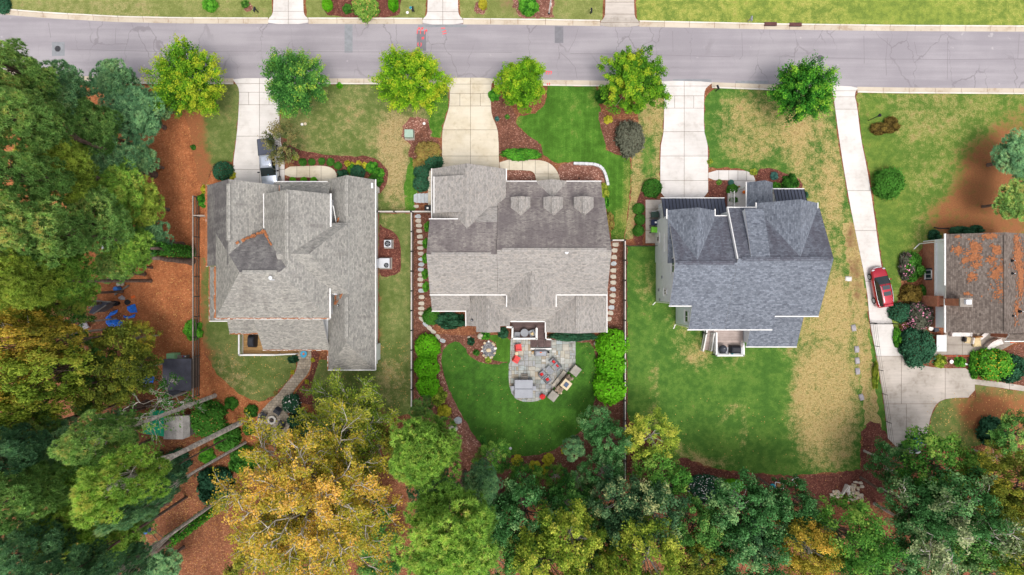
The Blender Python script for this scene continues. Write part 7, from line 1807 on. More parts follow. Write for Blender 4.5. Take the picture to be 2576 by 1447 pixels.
rr = random.Random(77)
TONE = {'needle_green': 'mid green', 'needle_dark': 'blue green', 'needle_bright': 'bright green', 'needle_olive': 'yellow olive', 'leaf_olive': 'olive', 'leaf_forest': 'mid green', 'leaf_gold': 'golden', 'leaf_yellowgreen': 'yellow green', 'leaf_forest_dark': 'dark green', 'leaf_cherrylaurel': 'dark'}
def grove(lst, label, group, name='tree', cat='tree'):
    for (key, mat, px, py, r, hc) in lst:
        tone = TONE.get(mat, '')
        where = '' if 'of the lower wood' not in label else (' below the oval lawn' if px < 1600 else ' behind the patchy lawn' if px < 2100 else ' beyond culvert and driveway end')
        tree(key, mat, px, py, r, tone + ' ' + label + where, cat, tone + ' ' + group + where, rr.uniform(0, 6.28), hc=hc, name=name)
# pines of the left wood
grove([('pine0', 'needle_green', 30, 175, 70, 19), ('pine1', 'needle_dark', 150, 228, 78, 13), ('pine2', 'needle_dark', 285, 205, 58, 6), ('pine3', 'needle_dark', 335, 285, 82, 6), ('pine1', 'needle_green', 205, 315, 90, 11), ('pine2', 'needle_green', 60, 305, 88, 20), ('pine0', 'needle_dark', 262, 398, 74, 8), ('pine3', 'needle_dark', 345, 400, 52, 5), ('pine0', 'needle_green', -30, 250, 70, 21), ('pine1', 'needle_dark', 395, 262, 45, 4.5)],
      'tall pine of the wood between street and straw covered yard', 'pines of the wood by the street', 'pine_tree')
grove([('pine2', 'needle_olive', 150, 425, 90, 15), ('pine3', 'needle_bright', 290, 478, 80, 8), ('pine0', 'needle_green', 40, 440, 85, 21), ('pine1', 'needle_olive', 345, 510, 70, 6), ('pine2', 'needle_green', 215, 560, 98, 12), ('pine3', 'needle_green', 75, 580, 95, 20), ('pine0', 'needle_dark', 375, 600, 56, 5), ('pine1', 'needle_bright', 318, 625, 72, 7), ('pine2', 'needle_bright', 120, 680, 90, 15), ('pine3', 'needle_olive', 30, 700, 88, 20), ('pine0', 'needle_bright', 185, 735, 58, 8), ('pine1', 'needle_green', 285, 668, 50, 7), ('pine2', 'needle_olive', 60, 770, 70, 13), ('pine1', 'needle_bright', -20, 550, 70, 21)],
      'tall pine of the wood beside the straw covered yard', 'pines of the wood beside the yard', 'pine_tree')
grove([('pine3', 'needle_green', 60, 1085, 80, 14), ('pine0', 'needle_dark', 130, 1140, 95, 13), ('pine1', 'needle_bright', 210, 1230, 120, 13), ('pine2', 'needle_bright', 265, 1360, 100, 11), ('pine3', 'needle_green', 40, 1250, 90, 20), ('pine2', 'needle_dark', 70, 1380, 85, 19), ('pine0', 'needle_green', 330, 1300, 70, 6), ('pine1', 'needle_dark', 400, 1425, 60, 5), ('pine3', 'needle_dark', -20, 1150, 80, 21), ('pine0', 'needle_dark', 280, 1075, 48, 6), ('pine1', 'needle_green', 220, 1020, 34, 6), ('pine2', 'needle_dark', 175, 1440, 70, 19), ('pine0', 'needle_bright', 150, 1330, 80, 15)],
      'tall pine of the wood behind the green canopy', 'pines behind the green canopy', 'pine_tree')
# two or three pines showing their bare trunks
for (px, py, key, r, hc, lab) in ((395, 1195, 'pine_small', 40, 15, 'slim pine with bare leaning looking trunk and sparse dark tufts'), (365, 1265, 'pine_small', 36, 19, 'slim pine with two thin needle tufts over the leaf litter')):
    tree(key, 'needle_dark', px, py, r, lab, 'tree', None, rr.uniform(0, 6), hc=hc, name='pine_tree')
def bare_trunk(px, py, h, r0, label, mat='bark_grey', lean=(0, 0), group=None):
    x, y = G(px, py)
    t = thing('pine_tree', label, 'tree', (x, y, 0), 0, group)
    rnd = random.Random(int(px)); m = MB()
    pts = [(0, 0, -.2), (0, 0, .3)] + [(lean[0] * k / 6 + rnd.uniform(-.08, .08), lean[1] * k / 6 + rnd.uniform(-.08, .08), h * k / 6) for k in range(1, 7)]
    m.tube(pts, [r0 * 1.5, r0 * 1.15] + [r0 * (1 - .55 * k / 6) for k in range(1, 7)], 10)
    m.build('trunk', mat, t, smooth=True)
    for k in range(5 if h > 10 else 0):
        a = rnd.uniform(0, 6.28); z = h * rnd.uniform(.55, .95); l = rnd.uniform(.8, 2.2)
        f = z / h
        MB().tube([(lean[0] * f, lean[1] * f, z), (lean[0] * f + l * math.cos(a), lean[1] * f + l * math.sin(a), z + l * .25)], [.06, .02], 5).build('branch', mat, t)
    return t
tree_proto('pine_tall', 'pine', 4.3, 3.8, PN, 220, 'bark_grey', 20.0, .42, nlobe=44, ntuft=60, need=20)
tree('pine_tall', 'needle_green', 253, 1100, 72, 'tall pine whose thick pale trunk passes the green canopy and metal shed', 'tree', None, .3, hc=20, name='pine_tree')
tree('pine_tall', 'needle_bright', 305, 1213, 96, 'tall bright pine whose grey trunk rises beside two evergreen shrubs', 'tree', None, 1.3, hc=22, name='pine_tree')
tree('pine_tall', 'needle_dark', 360, 1263, 46, 'tall thin pine whose grey trunk rises next to the fire pit terrace', 'tree', None, 2.3, hc=20, name='pine_tree')
tree('pine_tall', 'needle_dark', 300, 1440, 60, 'tall pine whose slender trunk stands beside an ivy covered trunk', 'tree', None, 2.9, hc=19, name='pine_tree')
tiv = bare_trunk(552, 1268, 13, .34, 'brown trunk wrapped in green ivy on the leaf litter', 'bark_brown')
bare_trunk(481, 657, 7.5, .40, 'purple grey pine trunk standing against the rail fence', 'bark_brown')
bare_trunk(457, 618, 5.5, .38, 'purple grey pine trunk on bare pine straw', 'bark_brown'); 
tiv2 = bare_trunk(480, 635, 8, .30, 'pine trunk covered in ivy beside the rail fence', 'bark_brown')
for (px, py) in ((388, 440), (372, 425), (370, 1015), (330, 1035)): bare_trunk(px, py, 4.5, .36, 'dark pine trunk half hidden below the pine crowns', 'bark_brown', group='half hidden pine trunks')
bare_trunk(2197, 1374, 15, .42, 'pale brown trunk leaning over the dark wood', 'bark_grey', (.6, -.3))
def ivy(parent, h0, h1, r, n, seed, mat='leaf_hedge', lean=(0, 0)):
    rng = np.random.default_rng(seed)
    z = rng.uniform(h0, h1, n); a = rng.uniform(0, 6.28, n); q = r * rng.uniform(.6, 1.15, n)
    P = np.stack([q * np.cos(a), q * np.sin(a), z], 1); N = np.stack([np.cos(a), np.sin(a), np.full(n, .4)], 1)
    v, f, t = leaf_quads(P, N, .22, np.clip(rng.normal(.5, .2, n), 0, 1), rng)
    o = bpy.data.objects.new('ivy', np_mesh('ivy', v, f, t, mat)); C.objects.link(o); o.parent = parent
ivy(tiv, 0, 11, .62, 2600, 5); ivy(tiv2, 0, 7, .7, 2600, 6, 'leaf_boxwood')

# olive and gold trees of the left wood
grove([('broad1', 'leaf_olive', 290, 915, 88, 6), ('broad2', 'leaf_olive', 348, 850, 42, 4), ('broad0', 'leaf_forest', 205, 915, 60, 8), ('broad3', 'leaf_olive', 250, 960, 70, 8), ('broad2', 'leaf_forest', 185, 810, 45, 7), ('broad0', 'leaf_olive', 340, 930, 55, 7)], 'broad tree beyond the blue tarpaulins', 'trees beyond the tarpaulins')
grove([('broad0', 'leaf_gold', 60, 850, 70, 15), ('broad2', 'leaf_gold', 30, 950, 70, 16), ('broad3', 'leaf_yellowgreen', 130, 930, 70, 14), ('broad1', 'leaf_gold', 150, 860, 50, 13), ('broad3', 'leaf_yellowgreen', 90, 1010, 60, 14)], 'thin tree with pale branches in the left wood', 'trees with pale branches')

# big orange tree and its golden neighbour: branching skeleton with sprays of leaves
def spray_tree(name, label, px, py, H, R, seed, mat, bark, limbs=13, leaf=.24, spray=34, r0=.42, sub=7, group=None, thin=0.0):
    rng = np.random.default_rng(seed); rnd = random.Random(seed)
    x, y = G(px, py)
    root = thing(name, label, 'tree', (x, y, 0), 0, group)
    m = MB(); P, D, T = [], [], []
    fork = H * .40
    m.tube([(0, 0, -.2), (0, 0, .4), (.15, -.1, fork), (.3, .1, H * .62)], [r0 * 1.4, r0, r0 * .75, r0 * .45], 9)
    for i in range(limbs):
        az = i * 2.39996 + rnd.uniform(-.3, .3); up = (i + .5) / limbs
        z0 = fork * .8 + (H * .62 - fork * .8) * up
        reach = R * (1.0 - up * .97) ** .5 * rnd.uniform(.9, 1.08); z1 = H * (1 - .36 * (reach / R) ** 2) * rnd.uniform(.93, 1.03)
        a = Vector((.1, 0, z0)); b = Vector((reach * math.cos(az), reach * math.sin(az), z1))
        n = 7; pts = []
        for k in range(n + 1):
            t = k / n; p = a.lerp(b, t); p.z = a.z + (b.z - a.z) * (1 - (1 - t) ** 1.8)
            p += Vector((rnd.uniform(-1, 1), rnd.uniform(-1, 1), rnd.uniform(-.5, .5))) * .28 * (1 if 0 < k < n else 0)
            pts.append(p)
        m.tube(pts, [r0 * .22 * (1 - .85 * k / n) for k in range(n + 1)], 5, cap=False)
        for s in range(sub):
            t = .12 + .88 * (s + rnd.random()) / sub; k = min(n - 1, int(t * n)); p = pts[k].lerp(pts[k + 1], t * n - k)
            sa = az + rnd.choice((-1, 1)) * rnd.uniform(.35, 1.15); L = reach * rnd.uniform(.20, .42) * (1.15 - .5 * t)
            q = p + Vector((math.cos(sa) * L, math.sin(sa) * L, L * rnd.uniform(.0, .4)))
            mid = p.lerp(q, .5) + Vector((rnd.uniform(-.2, .2), rnd.uniform(-.2, .2), .15))
            m.tube([p, mid, q], [.055, .038, .014], 4, cap=False)
            for w in range(4):
                tt = rnd.uniform(.25, 1.0); p2 = p.lerp(q, tt); wa = sa + rnd.uniform(-1.1, 1.1); l2 = rnd.uniform(.5, 1.35)
                q2 = p2 + Vector((math.cos(wa) * l2, math.sin(wa) * l2, rnd.uniform(-.1, .5)))
                m.tube([p2, q2], [.035, .012], 3, cap=False)
                if rnd.random() < thin: continue
                nl = int(spray * rnd.uniform(.6, 1.4)); ts = rng.uniform(.15, 1.1, nl)[:, None]
                pp = np.array(p2) + (np.array(q2) - np.array(p2)) * ts + rng.normal(0, .20, (nl, 3)) * np.array([1, 1, .6])
                P.append(pp); D.append(np.tile(np.array([math.cos(wa) * .3, math.sin(wa) * .3, .9]), (nl, 1)))
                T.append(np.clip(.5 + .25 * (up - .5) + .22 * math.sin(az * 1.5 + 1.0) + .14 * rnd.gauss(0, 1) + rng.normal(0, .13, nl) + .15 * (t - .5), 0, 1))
    m.build('trunk', bark, root, smooth=True, fix=False)
    v, f, t = leaf_quads(np.concatenate(P), np.concatenate(D), leaf, np.concatenate(T), rng)
    o = bpy.data.objects.new('crown', np_mesh('crown', v, f, t, mat)); C.objects.link(o); o.parent = root
    return root
spray_tree('beech_tree', 'huge orange leaved tree with bare pale branches', 872, 1168, 19, 8.5, 41, 'leaf_orange', 'bark_pale', limbs=46, sub=9, spray=46, leaf=.20)
spray_tree('young_tree', 'yellow green tree with pale twigs behind the left house', 912, 1035, 9.5, 4.9, 42, 'leaf_yellowgreen', 'bark_pale', limbs=20, sub=7, spray=40, r0=.22, leaf=.20)
spray_tree('bare_tree', 'nearly bare pale tree with a few green leaves over the dark shed roof', 470, 985, 8.5, 4.4, 43, 'leaf_green', 'bark_pale', limbs=9, sub=4, spray=16, r0=.16, thin=.35)
spray_tree('pale_tree', 'thin pale leaved tree with bare branches over the dark wood', 2215, 1230, 17, 6.5, 44, 'leaf_pale', 'bark_pale', limbs=10, sub=6, spray=44, r0=.20, thin=.1)
# under storey below the orange tree
grove([('broad1', 'leaf_forest', 700, 1350, 70, 5), ('broad2', 'leaf_olive', 800, 1400, 80, 6), ('broad3', 'leaf_forest', 900, 1300, 80, 6), ('broad0', 'leaf_olive', 640, 1430, 60, 6), ('broad0', 'leaf_forest', 960, 1400, 60, 5), ('broad1', 'leaf_olive', 860, 1200, 60, 5), ('broad2', 'leaf_olive', 950, 1130, 60, 5)], 'understorey tree below the huge orange tree', 'understorey below the orange tree')
# pines at the foot of the centre lot
tree('pine1', 'needle_bright', 1068, 1135, 100, 'large bright green pine overhanging the garden path of the centre house', 'tree', None, 1.0, hc=15, name='pine_tree')
tree('pine3', 'needle_bright', 1130, 1345, 132, 'largest bright green pine next to the huge orange tree', 'tree', None, 2.0, hc=18, name='pine_tree')
tree('pine2', 'needle_dark', 1215, 1215, 52, 'blue green pine standing between two brighter pines and the lawn', 'tree', None, 3.0, hc=11, name='pine_tree')
tree('pine0', 'needle_dark', 1095, 1240, 66, 'dim pine filling the gap between the bright pines', 'tree', None, .4, hc=12, name='pine_tree')
tree('pine_small', 'needle_green', 1060, 1030, 34, 'small soft pine at the end of the rail fence', 'tree', None, .9, hc=8, name='pine_tree')
# wood along the lower edge
grove([('broad0', 'leaf_cherrylaurel', 1555, 1262, 72, 8), ('broad2', 'leaf_cherrylaurel', 1640, 1290, 78, 9), ('broad1', 'leaf_cherrylaurel', 1585, 1330, 66, 9), ('broad3', 'leaf_cherrylaurel', 1880, 1345, 60, 9)], 'evergreen tree with pale flower tips in the lower wood', 'evergreens with pale tips')
grove([('broad1', 'leaf_forest_dark', 1320, 1290, 82, 8), ('broad3', 'leaf_forest_dark', 1255, 1300, 60, 8), ('broad0', 'leaf_forest_dark', 1500, 1380, 70, 8), ('broad2', 'leaf_forest_dark', 1860, 1268, 76, 9), ('broad0', 'leaf_forest_dark', 1915, 1300, 70, 9), ('broad1', 'leaf_forest_dark', 1885, 1400, 84, 10), ('broad3', 'leaf_forest_dark', 1985, 1262, 58, 8), ('broad2', 'leaf_forest_dark', 2400, 1262, 84, 11), ('broad0', 'leaf_forest_dark', 2330, 1345, 80, 9), ('broad1', 'leaf_forest_dark', 2240, 1420, 70, 8), ('broad2', 'leaf_forest_dark', 2480, 1440, 80, 9), ('broad3', 'leaf_forest_dark', 2290, 1270, 66, 9), ('broad3', 'leaf_forest_dark', 1790, 1440, 60, 8), ('broad2', 'leaf_forest_dark', 2040, 1330, 54, 8)],
      'broadleaf tree of the lower wood', 'trees of the lower wood')
grove([('broad2', 'leaf_forest', 1245, 1400, 70, 8), ('broad0', 'leaf_forest', 1420, 1270, 60, 7), ('broad3', 'leaf_forest', 1740, 1320, 62, 8), ('broad1', 'leaf_forest', 1800, 1330, 52, 8), ('broad1', 'leaf_forest', 2560, 1095, 56, 4), ('broad3', 'leaf_forest', 2420, 1335, 74, 9), ('broad0', 'leaf_forest', 1485, 1300, 56, 7), ('broad2', 'leaf_forest', 2500, 1350, 66, 9), ('broad1', 'leaf_forest', 1330, 1390, 60, 8), ('broad0', 'leaf_forest', 2170, 1430, 60, 8)],
      'broadleaf tree of the lower wood', 'trees of the lower wood')
grove([('broad0', 'leaf_yellowgreen', 1430, 1345, 78, 11), ('broad1', 'leaf_yellowgreen', 1370, 1410, 76, 11), ('broad3', 'leaf_yellowgreen', 1490, 1430, 60, 11), ('broad2', 'leaf_yellowgreen', 1625, 1390, 84, 12), ('broad1', 'leaf_yellowgreen', 1560, 1420, 50, 11)], 'tall tree of the lower wood', 'tall trees of the lower wood')
grove([('broad2', 'leaf_gold', 2025, 1375, 66, 11), ('broad0', 'leaf_olive', 1755, 1405, 58, 9), ('broad3', 'leaf_olive', 2450, 1240, 62, 10), ('broad1', 'leaf_olive', 2545, 1225, 70, 12), ('broad2', 'leaf_yellowgreen', 2570, 1400, 66, 12), ('broad0', 'leaf_olive', 2530, 1300, 56, 11)], 'autumn tinted tree of the lower wood', 'autumn trees of the lower wood')
tree('broad3', 'leaf_green', 2125, 1345, 88, 'bright green maple like tree at the stone outlet', 'tree', None, 1.2, hc=11)
tree('broad1', 'leaf_green', 2350, 1170, 84, 'bright green tree overhanging the bins at the driveway end', 'tree', None, 2.2, hc=8)
tree('broad0', 'leaf_forest_dark', 2240, 1165, 52, 'round dark evergreen beside the end of the concrete driveway', 'tree', None, .2, hc=5)
tree('broad2', 'leaf_yellowgreen', 1638, 1098, 62, 'light yellow green tree at the corner of the patchy lawn', 'tree', None, .6, hc=5)
tree('broad3', 'leaf_green', 1655, 1205, 70, 'green tree below the light yellow green one', 'tree', None, 1.6, hc=6)
tree('broad1', 'leaf_green', 1320, 1205, 42, 'small bright tree in the mulch below the oval lawn', 'tree', None, .6, hc=3.5)
tree('broad2', 'leaf_green', 1398, 1198, 30, 'smaller bright tree in the mulch beside two ferns', 'tree', None, 1.6, hc=3)
tree('broad0', 'leaf_green', 1240, 1150, 46, 'spreading green tree at the lower left of the oval lawn', 'tree', None, 2.6, hc=3.5)
tree('broad3', 'leaf_dark' if False else 'leaf_forest_dark', 1500, 1065, 42, 'blue green shrub tree where the oval lawn meets the fence', 'tree', None, 1.1, hc=4)
tree('broad1', 'leaf_forest_dark', 1535, 1110, 48, 'dark tree leaning on the fence below the lime shrubs', 'tree', None, .1, hc=5)
tree('broad2', 'leaf_forest_dark', 1520, 1180, 50, 'dark tree at the lower end of the rail fence', 'tree', None, 2.1, hc=5)
tree('broad0', 'leaf_forest_dark', 1458, 1212, 38, 'blue green tree beside the dark mulch corner', 'tree', None, 3.1, hc=4)
tree('pine_small', 'needle_dark', 1443, 1128, 34, 'dense dark conifer at the lower edge of the oval lawn', 'tree', None, .9, hc=4, name='conifer')
# right edge
tree('pine1', 'needle_dark', 2565, 395, 70, 'dark pine at the front of the red soil yard', 'tree', None, .3, hc=4.5, name='pine_tree')
tree('pine3', 'needle_green', 2560, 505, 58, 'thin pine hanging over the red soil yard', 'tree', None, 1.3, hc=5, name='pine_tree')
tree('broad2', 'leaf_olive', 2500, 1150, 40, 'small olive tree in the shady right hand lawn', 'tree', None, 1.3, hc=3)

# ---- shrubs
SHRUB = {}
def shrub_proto(key, seed, n, leaf, mats, squash=.8, ball=0.0):
    """dense bush of radius 1: leaves on many small humps"""
    rng = np.random.default_rng(seed)
    d = sphere_pts(n * 2, rng); d = d[d[:, 2] > -.35][:n]; m = len(d)
    humps = sphere_pts(30, rng); dot = (d @ humps.T).max(1)
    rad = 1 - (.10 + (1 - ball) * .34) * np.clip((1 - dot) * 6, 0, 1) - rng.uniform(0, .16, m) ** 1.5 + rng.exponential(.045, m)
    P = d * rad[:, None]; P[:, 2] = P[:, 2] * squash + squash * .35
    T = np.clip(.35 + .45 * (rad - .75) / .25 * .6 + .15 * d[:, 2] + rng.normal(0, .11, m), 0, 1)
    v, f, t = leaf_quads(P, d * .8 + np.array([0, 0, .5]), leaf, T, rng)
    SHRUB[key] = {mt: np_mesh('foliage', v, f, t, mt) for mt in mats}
    return v
BM = ['leaf_boxwood', 'leaf_dark', 'leaf_lime', 'leaf_hedge', 'leaf_bronze', 'leaf_yellow', 'leaf_greyplum', 'leaf_bluegreen', 'leaf_green', 'leaf_brownbush', 'leaf_yellowgreen']
shrub_proto('ball', 1, 2400, .17, BM, .85, .7); shrub_proto('bush', 2, 2600, .19, BM, .75, 0); shrub_proto('big', 3, 4200, .13, BM, .8, .2); shrub_proto('wisp', 4, 1100, .26, BM, .7, -.3)
stem_me = MB().tube([(0, 0, -.15), (0, 0, .25), (.02, .02, .55)], [.05, .045, .02], 6)
for k in range(6):
    a = k * 1.05; stem_me.tube([(0, 0, .1), (.35 * math.cos(a), .35 * math.sin(a), .5)], [.03, .012], 4)
_st = stem_me.build('stems', 'bark_brown'); STEM = _st.data; C.objects.unlink(_st)
def shrub(key, mat, px, py, r, label, ry=None, h=1.0, group=None, rz=None, name='shrub', cat='shrub', flowers=None, tilt=0.0):
    rm = r * S; hm = h * (rm if ry is None else (r + ry) / 2 * S)
    x, y = G(px, py, hm * .8)
    o = thing(name, label, cat, (x, y, 0), rz if rz is not None else rr.uniform(0, 6.28) if ry is None else tilt, group)
    ryy = (ry or r) * S
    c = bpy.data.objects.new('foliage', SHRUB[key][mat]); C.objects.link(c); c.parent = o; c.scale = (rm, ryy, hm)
    s = bpy.data.objects.new('stems', STEM); C.objects.link(s); s.parent = o; s.scale = (rm, ryy, hm)
    if flowers:
        fm, n, fs = flowers; rng = np.random.default_rng(int(px + py)); d = sphere_pts(n * 3, rng); d = d[d[:, 2] > .05][:n]
        P = d * np.array([rm, ryy, hm * .8]) * 1.02 + np.array([0, 0, hm * .30])
        v, f, t = leaf_quads(P, d, fs, np.full(len(P), .5), rng, .9, .3)
        fo = bpy.data.objects.new('flowers', np_mesh('flowers', v, f, t, fm)); C.objects.link(fo); fo.parent = o; fo['kind'] = 'stuff'
    return o
# left house
shrub('ball', 'leaf_dark', 556, 429, 24, 'round dark green boxwood beside the white driveway of the left house')
shrub('wisp', 'leaf_yellow', 579, 440, 11, 'small variegated shrub next to the round dark boxwood')
shrub('wisp', 'leaf_yellow', 516, 478, 14, 'yellow shrub at the garage corner of the left house')
shrub('bush', 'leaf_hedge', 508, 503, 18, 'green shrub squeezed between rail fence and garage wall')
for px, py, r in ((760, 407, 9.5), (783, 407, 8.5), (808, 405, 8.5), (830, 407, 9.5), (849, 416, 9.5)):
    shrub('ball', 'leaf_boxwood', px, py, r, 'small clipped green ball shrub in the row along the front walk', group='ball shrubs along the front walk')
for px, py, r in ((873, 411, 8), (886, 412, 5.5), (901, 411, 7.5), (916, 415, 7.5)):
    shrub('wisp', 'leaf_yellow', px, py, r, 'low bright yellow shrub in the curved red mulch bed', group='yellow shrubs in the mulch bed')
shrub('bush', 'leaf_hedge', 884, 424, 12, 'light green shrub touching a larger dark ball shrub'); shrub('ball', 'leaf_dark', 898, 433, 18, 'large dark ball shrub in front of the left house gable')
shrub('bush', 'leaf_dark', 860, 440, 15, 'dark spreading conifer shrub at the end of the front walk')
shrub('bush', 'leaf_hedge', 934, 420, 15, 'green shrub at the tip of the curved mulch bed'); shrub('bush', 'leaf_hedge', 952, 434, 13, 'fresh green shrub at the outer edge of the curved mulch bed'); shrub('bush', 'leaf_boxwood', 944, 452, 17, 'dark shrub at the house corner of the curved mulch bed')
for px in (735, 763, 788): shrub('ball', 'leaf_lime', px, 452.5, 7.5, 'small lime shrub in the narrow bed under the porch eave', group='lime shrubs under the porch')
shrub('wisp', 'leaf_yellowgreen', 742, 395, 8, 'pale variegated shrub under the feathery tree beside the pickup')
shrub('bush', 'leaf_boxwood', 583, 370 - 0, 3, 'tiny tuft at the driveway edge') if False else None
shrub('bush', 'leaf_boxwood', 484, 370, 7, 'lone small green shrub on the pine straw')
# feathery tree over the pickup
tree_proto('feather', 'leaf', 2.1, 1.5, ['leaf_juniper'], 401, 'bark_brown', 3.2, .08, nclump=90, nleaf=46, leaf=.20, spiky=.55, lump=.16, patch=.2)
TREE_MESH['feather'][0]['leaf_juniper'].materials[0] = MATS['leaf_juniper']
tree('feather', 'leaf_juniper', 714, 360, 40, 'feathery brown green tree hanging over the pickup bed', 'tree', None, .4, name='juniper_tree')
# behind the left house
for px, py, r, l in ((577, 1017, 17, 'dark shrub on the pine straw next to the pale trunk'), (628, 1037, 17, 'dark shrub on the pine straw next to the fire pit terrace'), (625, 1080, 17, 'dark shrub between the two thick grey trunks')): shrub('bush', 'leaf_boxwood', px, py, r, l)
shrub('big', 'leaf_boxwood', 515, 1058, 44, 'big dark shrub with pale flecks beside the metal shed', flowers=('leaf_litter', 60, .13)); shrub('bush', 'leaf_boxwood', 563, 1105, 34, 'dark green shrub below the thick grey trunk')
shrub('bush', 'leaf_hedge', 480, 832, 22, 'round green bush growing through the rail fence', ry=26, rz=0)
shrub('big', 'leaf_dark', 730, 1018, 24, 'dark camellia with white flowers beside the curved path', flowers=('petal_white', 60, .15)); shrub('bush', 'leaf_dark', 750, 1070, 31, 'large dark shrub right of the fire pit')
shrub('wisp', 'leaf_dark', 735, 905, 14, 'dark wispy shrub at the foot of the deck stairs', ry=10)
for px, py, m in ((735, 937, 'leaf_yellow'), (786, 906, 'leaf_yellow'), (771, 961, 'leaf_yellow'), (692, 989, 'leaf_bronze')): shrub('wisp', m, px, py, 5.5, 'small flowering plant beside the curved paver path', group='small flowers along the paver path', name='flower_clump', cat='plant')
shrub('bush', 'leaf_dark', 530, 1230, 46, 'dark holly thicket below the slim pines'); shrub('bush', 'leaf_dark', 395, 1200, 48, 'darkest thicket beneath the leaning looking trunks'); shrub('bush', 'leaf_hedge', 515, 1150, 20, 'light green shrub beside the slim pine trunk'); shrub('bush', 'leaf_boxwood', 605, 1165, 36, 'green thicket beside the orange tree')
shrub('bush', 'leaf_dark', 440, 1165, 30, 'dark thicket next to the leaf litter')
# centre house front
shrub('big', 'leaf_bronze', 1075, 378, 34, 'bronze autumn shrub below the pale utility box', ry=24, rz=0); shrub('bush', 'leaf_bronze', 1054, 409, 17, 'smaller golden bronze shrub beside a dark ball shrub')
shrub('ball', 'leaf_dark', 1090, 404, 22, 'dark ball shrub beside the cream driveway'); shrub('ball', 'leaf_dark', 1059, 432, 19, 'upper of two dark shrubs beside the grey stepping slabs'); shrub('ball', 'leaf_dark', 1058, 462, 19, 'lower of two dark shrubs beside the grey stepping slabs')
shrub('big', 'leaf_hedge', 1310, 387, 52, 'long clipped green hedge along the cream walkway', ry=15, h=.55, rz=0, name='hedge', cat='hedge')
shrub('bush', 'leaf_hedge', 1243, 237, 15, 'green shrub at the top corner of the brown mulch bed'); shrub('bush', 'leaf_boxwood', 1514, 240, 17, 'dark shrub between lush lawn and the large full street tree'); shrub('wisp', 'leaf_yellow', 1531, 300, 11, 'yellow shrub beside the grey purple bush')
shrub('big', 'leaf_greyplum', 1587, 345, 37, 'large grey purple bush at the edge of the lush lawn', ry=44, rz=0)
shrub('wisp', 'leaf_bluegreen', 1250, 298, 6, 'pale blue green plant in the brown mulch bed', name='plant', cat='plant'); shrub('wisp', 'leaf_green', 1276, 293, 6, 'fresh green plant in the brown mulch bed', name='plant', cat='plant')
shrub('bush', 'leaf_yellowgreen', 1521, 480, 12, 'yellow green shrub at the front corner of the centre house', ry=20, rz=0); shrub('wisp', 'leaf_hedge', 1524, 510, 10, 'green shrub beside the centre house wall', ry=16, rz=0); shrub('bush', 'leaf_bronze', 1536, 558, 11, 'orange bronze shrub beside the centre house wall', ry=24, rz=0)
for px, py in ((1074, 570), (1070, 612), (1068, 690), (1070, 722), (1069, 650)): shrub('wisp', 'leaf_hedge', px, py, 8, 'low green clump between stepping stones and house wall', ry=13, group='green clumps along the stepping stones', rz=0, name='plant', cat='plant')
shrub('ball', 'leaf_boxwood', 1084, 797, 21, 'round green shrub beside the stepping stones behind the house'); shrub('bush', 'leaf_dark', 1132, 808, 38, 'dark wide shrub under the rear eave', ry=21, rz=0)
shrub('bush', 'leaf_dark', 1265, 838, 14, 'dark shrub beside the brown deck'); shrub('wisp', 'leaf_hedge', 1220, 845, 12, 'green plant under the bay')
L6 = 'huge round lime green shrub in the row of three beside the fence, '
for i, (px, py, r) in enumerate(((1073, 874, 30), (1071, 926, 30), (1074, 974, 28))): shrub('ball', 'leaf_lime', px, py, r, 'round lime shrub beside the path, ' + ('next to the stepping stones', 'middle of its row', 'next to the yellow bushes')[i], h=1.25, group='lime shrubs beside the path')
for i, (px, py, r) in enumerate(((1543, 868, 38), (1540, 922, 37), (1537, 978, 40))): shrub('ball', 'leaf_lime', px, py, r, 'broad lime shrub at the right fence, ' + ('next to the trimmed dark hedge', 'middle of its row', 'next to the blue green shrub tree')[i], h=1.25, group='lime shrubs at the right fence')
shrub('big', 'leaf_dark', 1441, 848, 64, 'long dark hedge between rear wing and patio', ry=11, h=.6, rz=0, name='hedge', cat='hedge')
shrub('wisp', 'leaf_yellowgreen', 1100, 1000, 22, 'yellow green bush below the round lime shrubs'); shrub('bush', 'leaf_yellow', 1116, 1037, 17, 'golden bush beside the bright pine and the path')
shrub('wisp', 'leaf_dark', 1184, 860, 10, 'dark leafy plant in the mulch above the oval lawn', name='plant', cat='plant'); shrub('wisp', 'leaf_boxwood', 1198, 888, 8, 'green plant beside the pebble patch', name='plant', cat='plant'); shrub('wisp', 'leaf_yellowgreen', 1228, 906, 8, 'pale plant between pebble patch and lawn', name='plant', cat='plant')
for px, py, r in ((1300, 1160, 14), (1345, 1172, 13), (1370, 1183, 12), (1380, 1158, 15), (1420, 1135, 9)): shrub('wisp', 'leaf_yellow', px, py, r, 'yellow green fern in the mulch below the oval lawn', group='ferns below the oval lawn', name='fern', cat='fern')
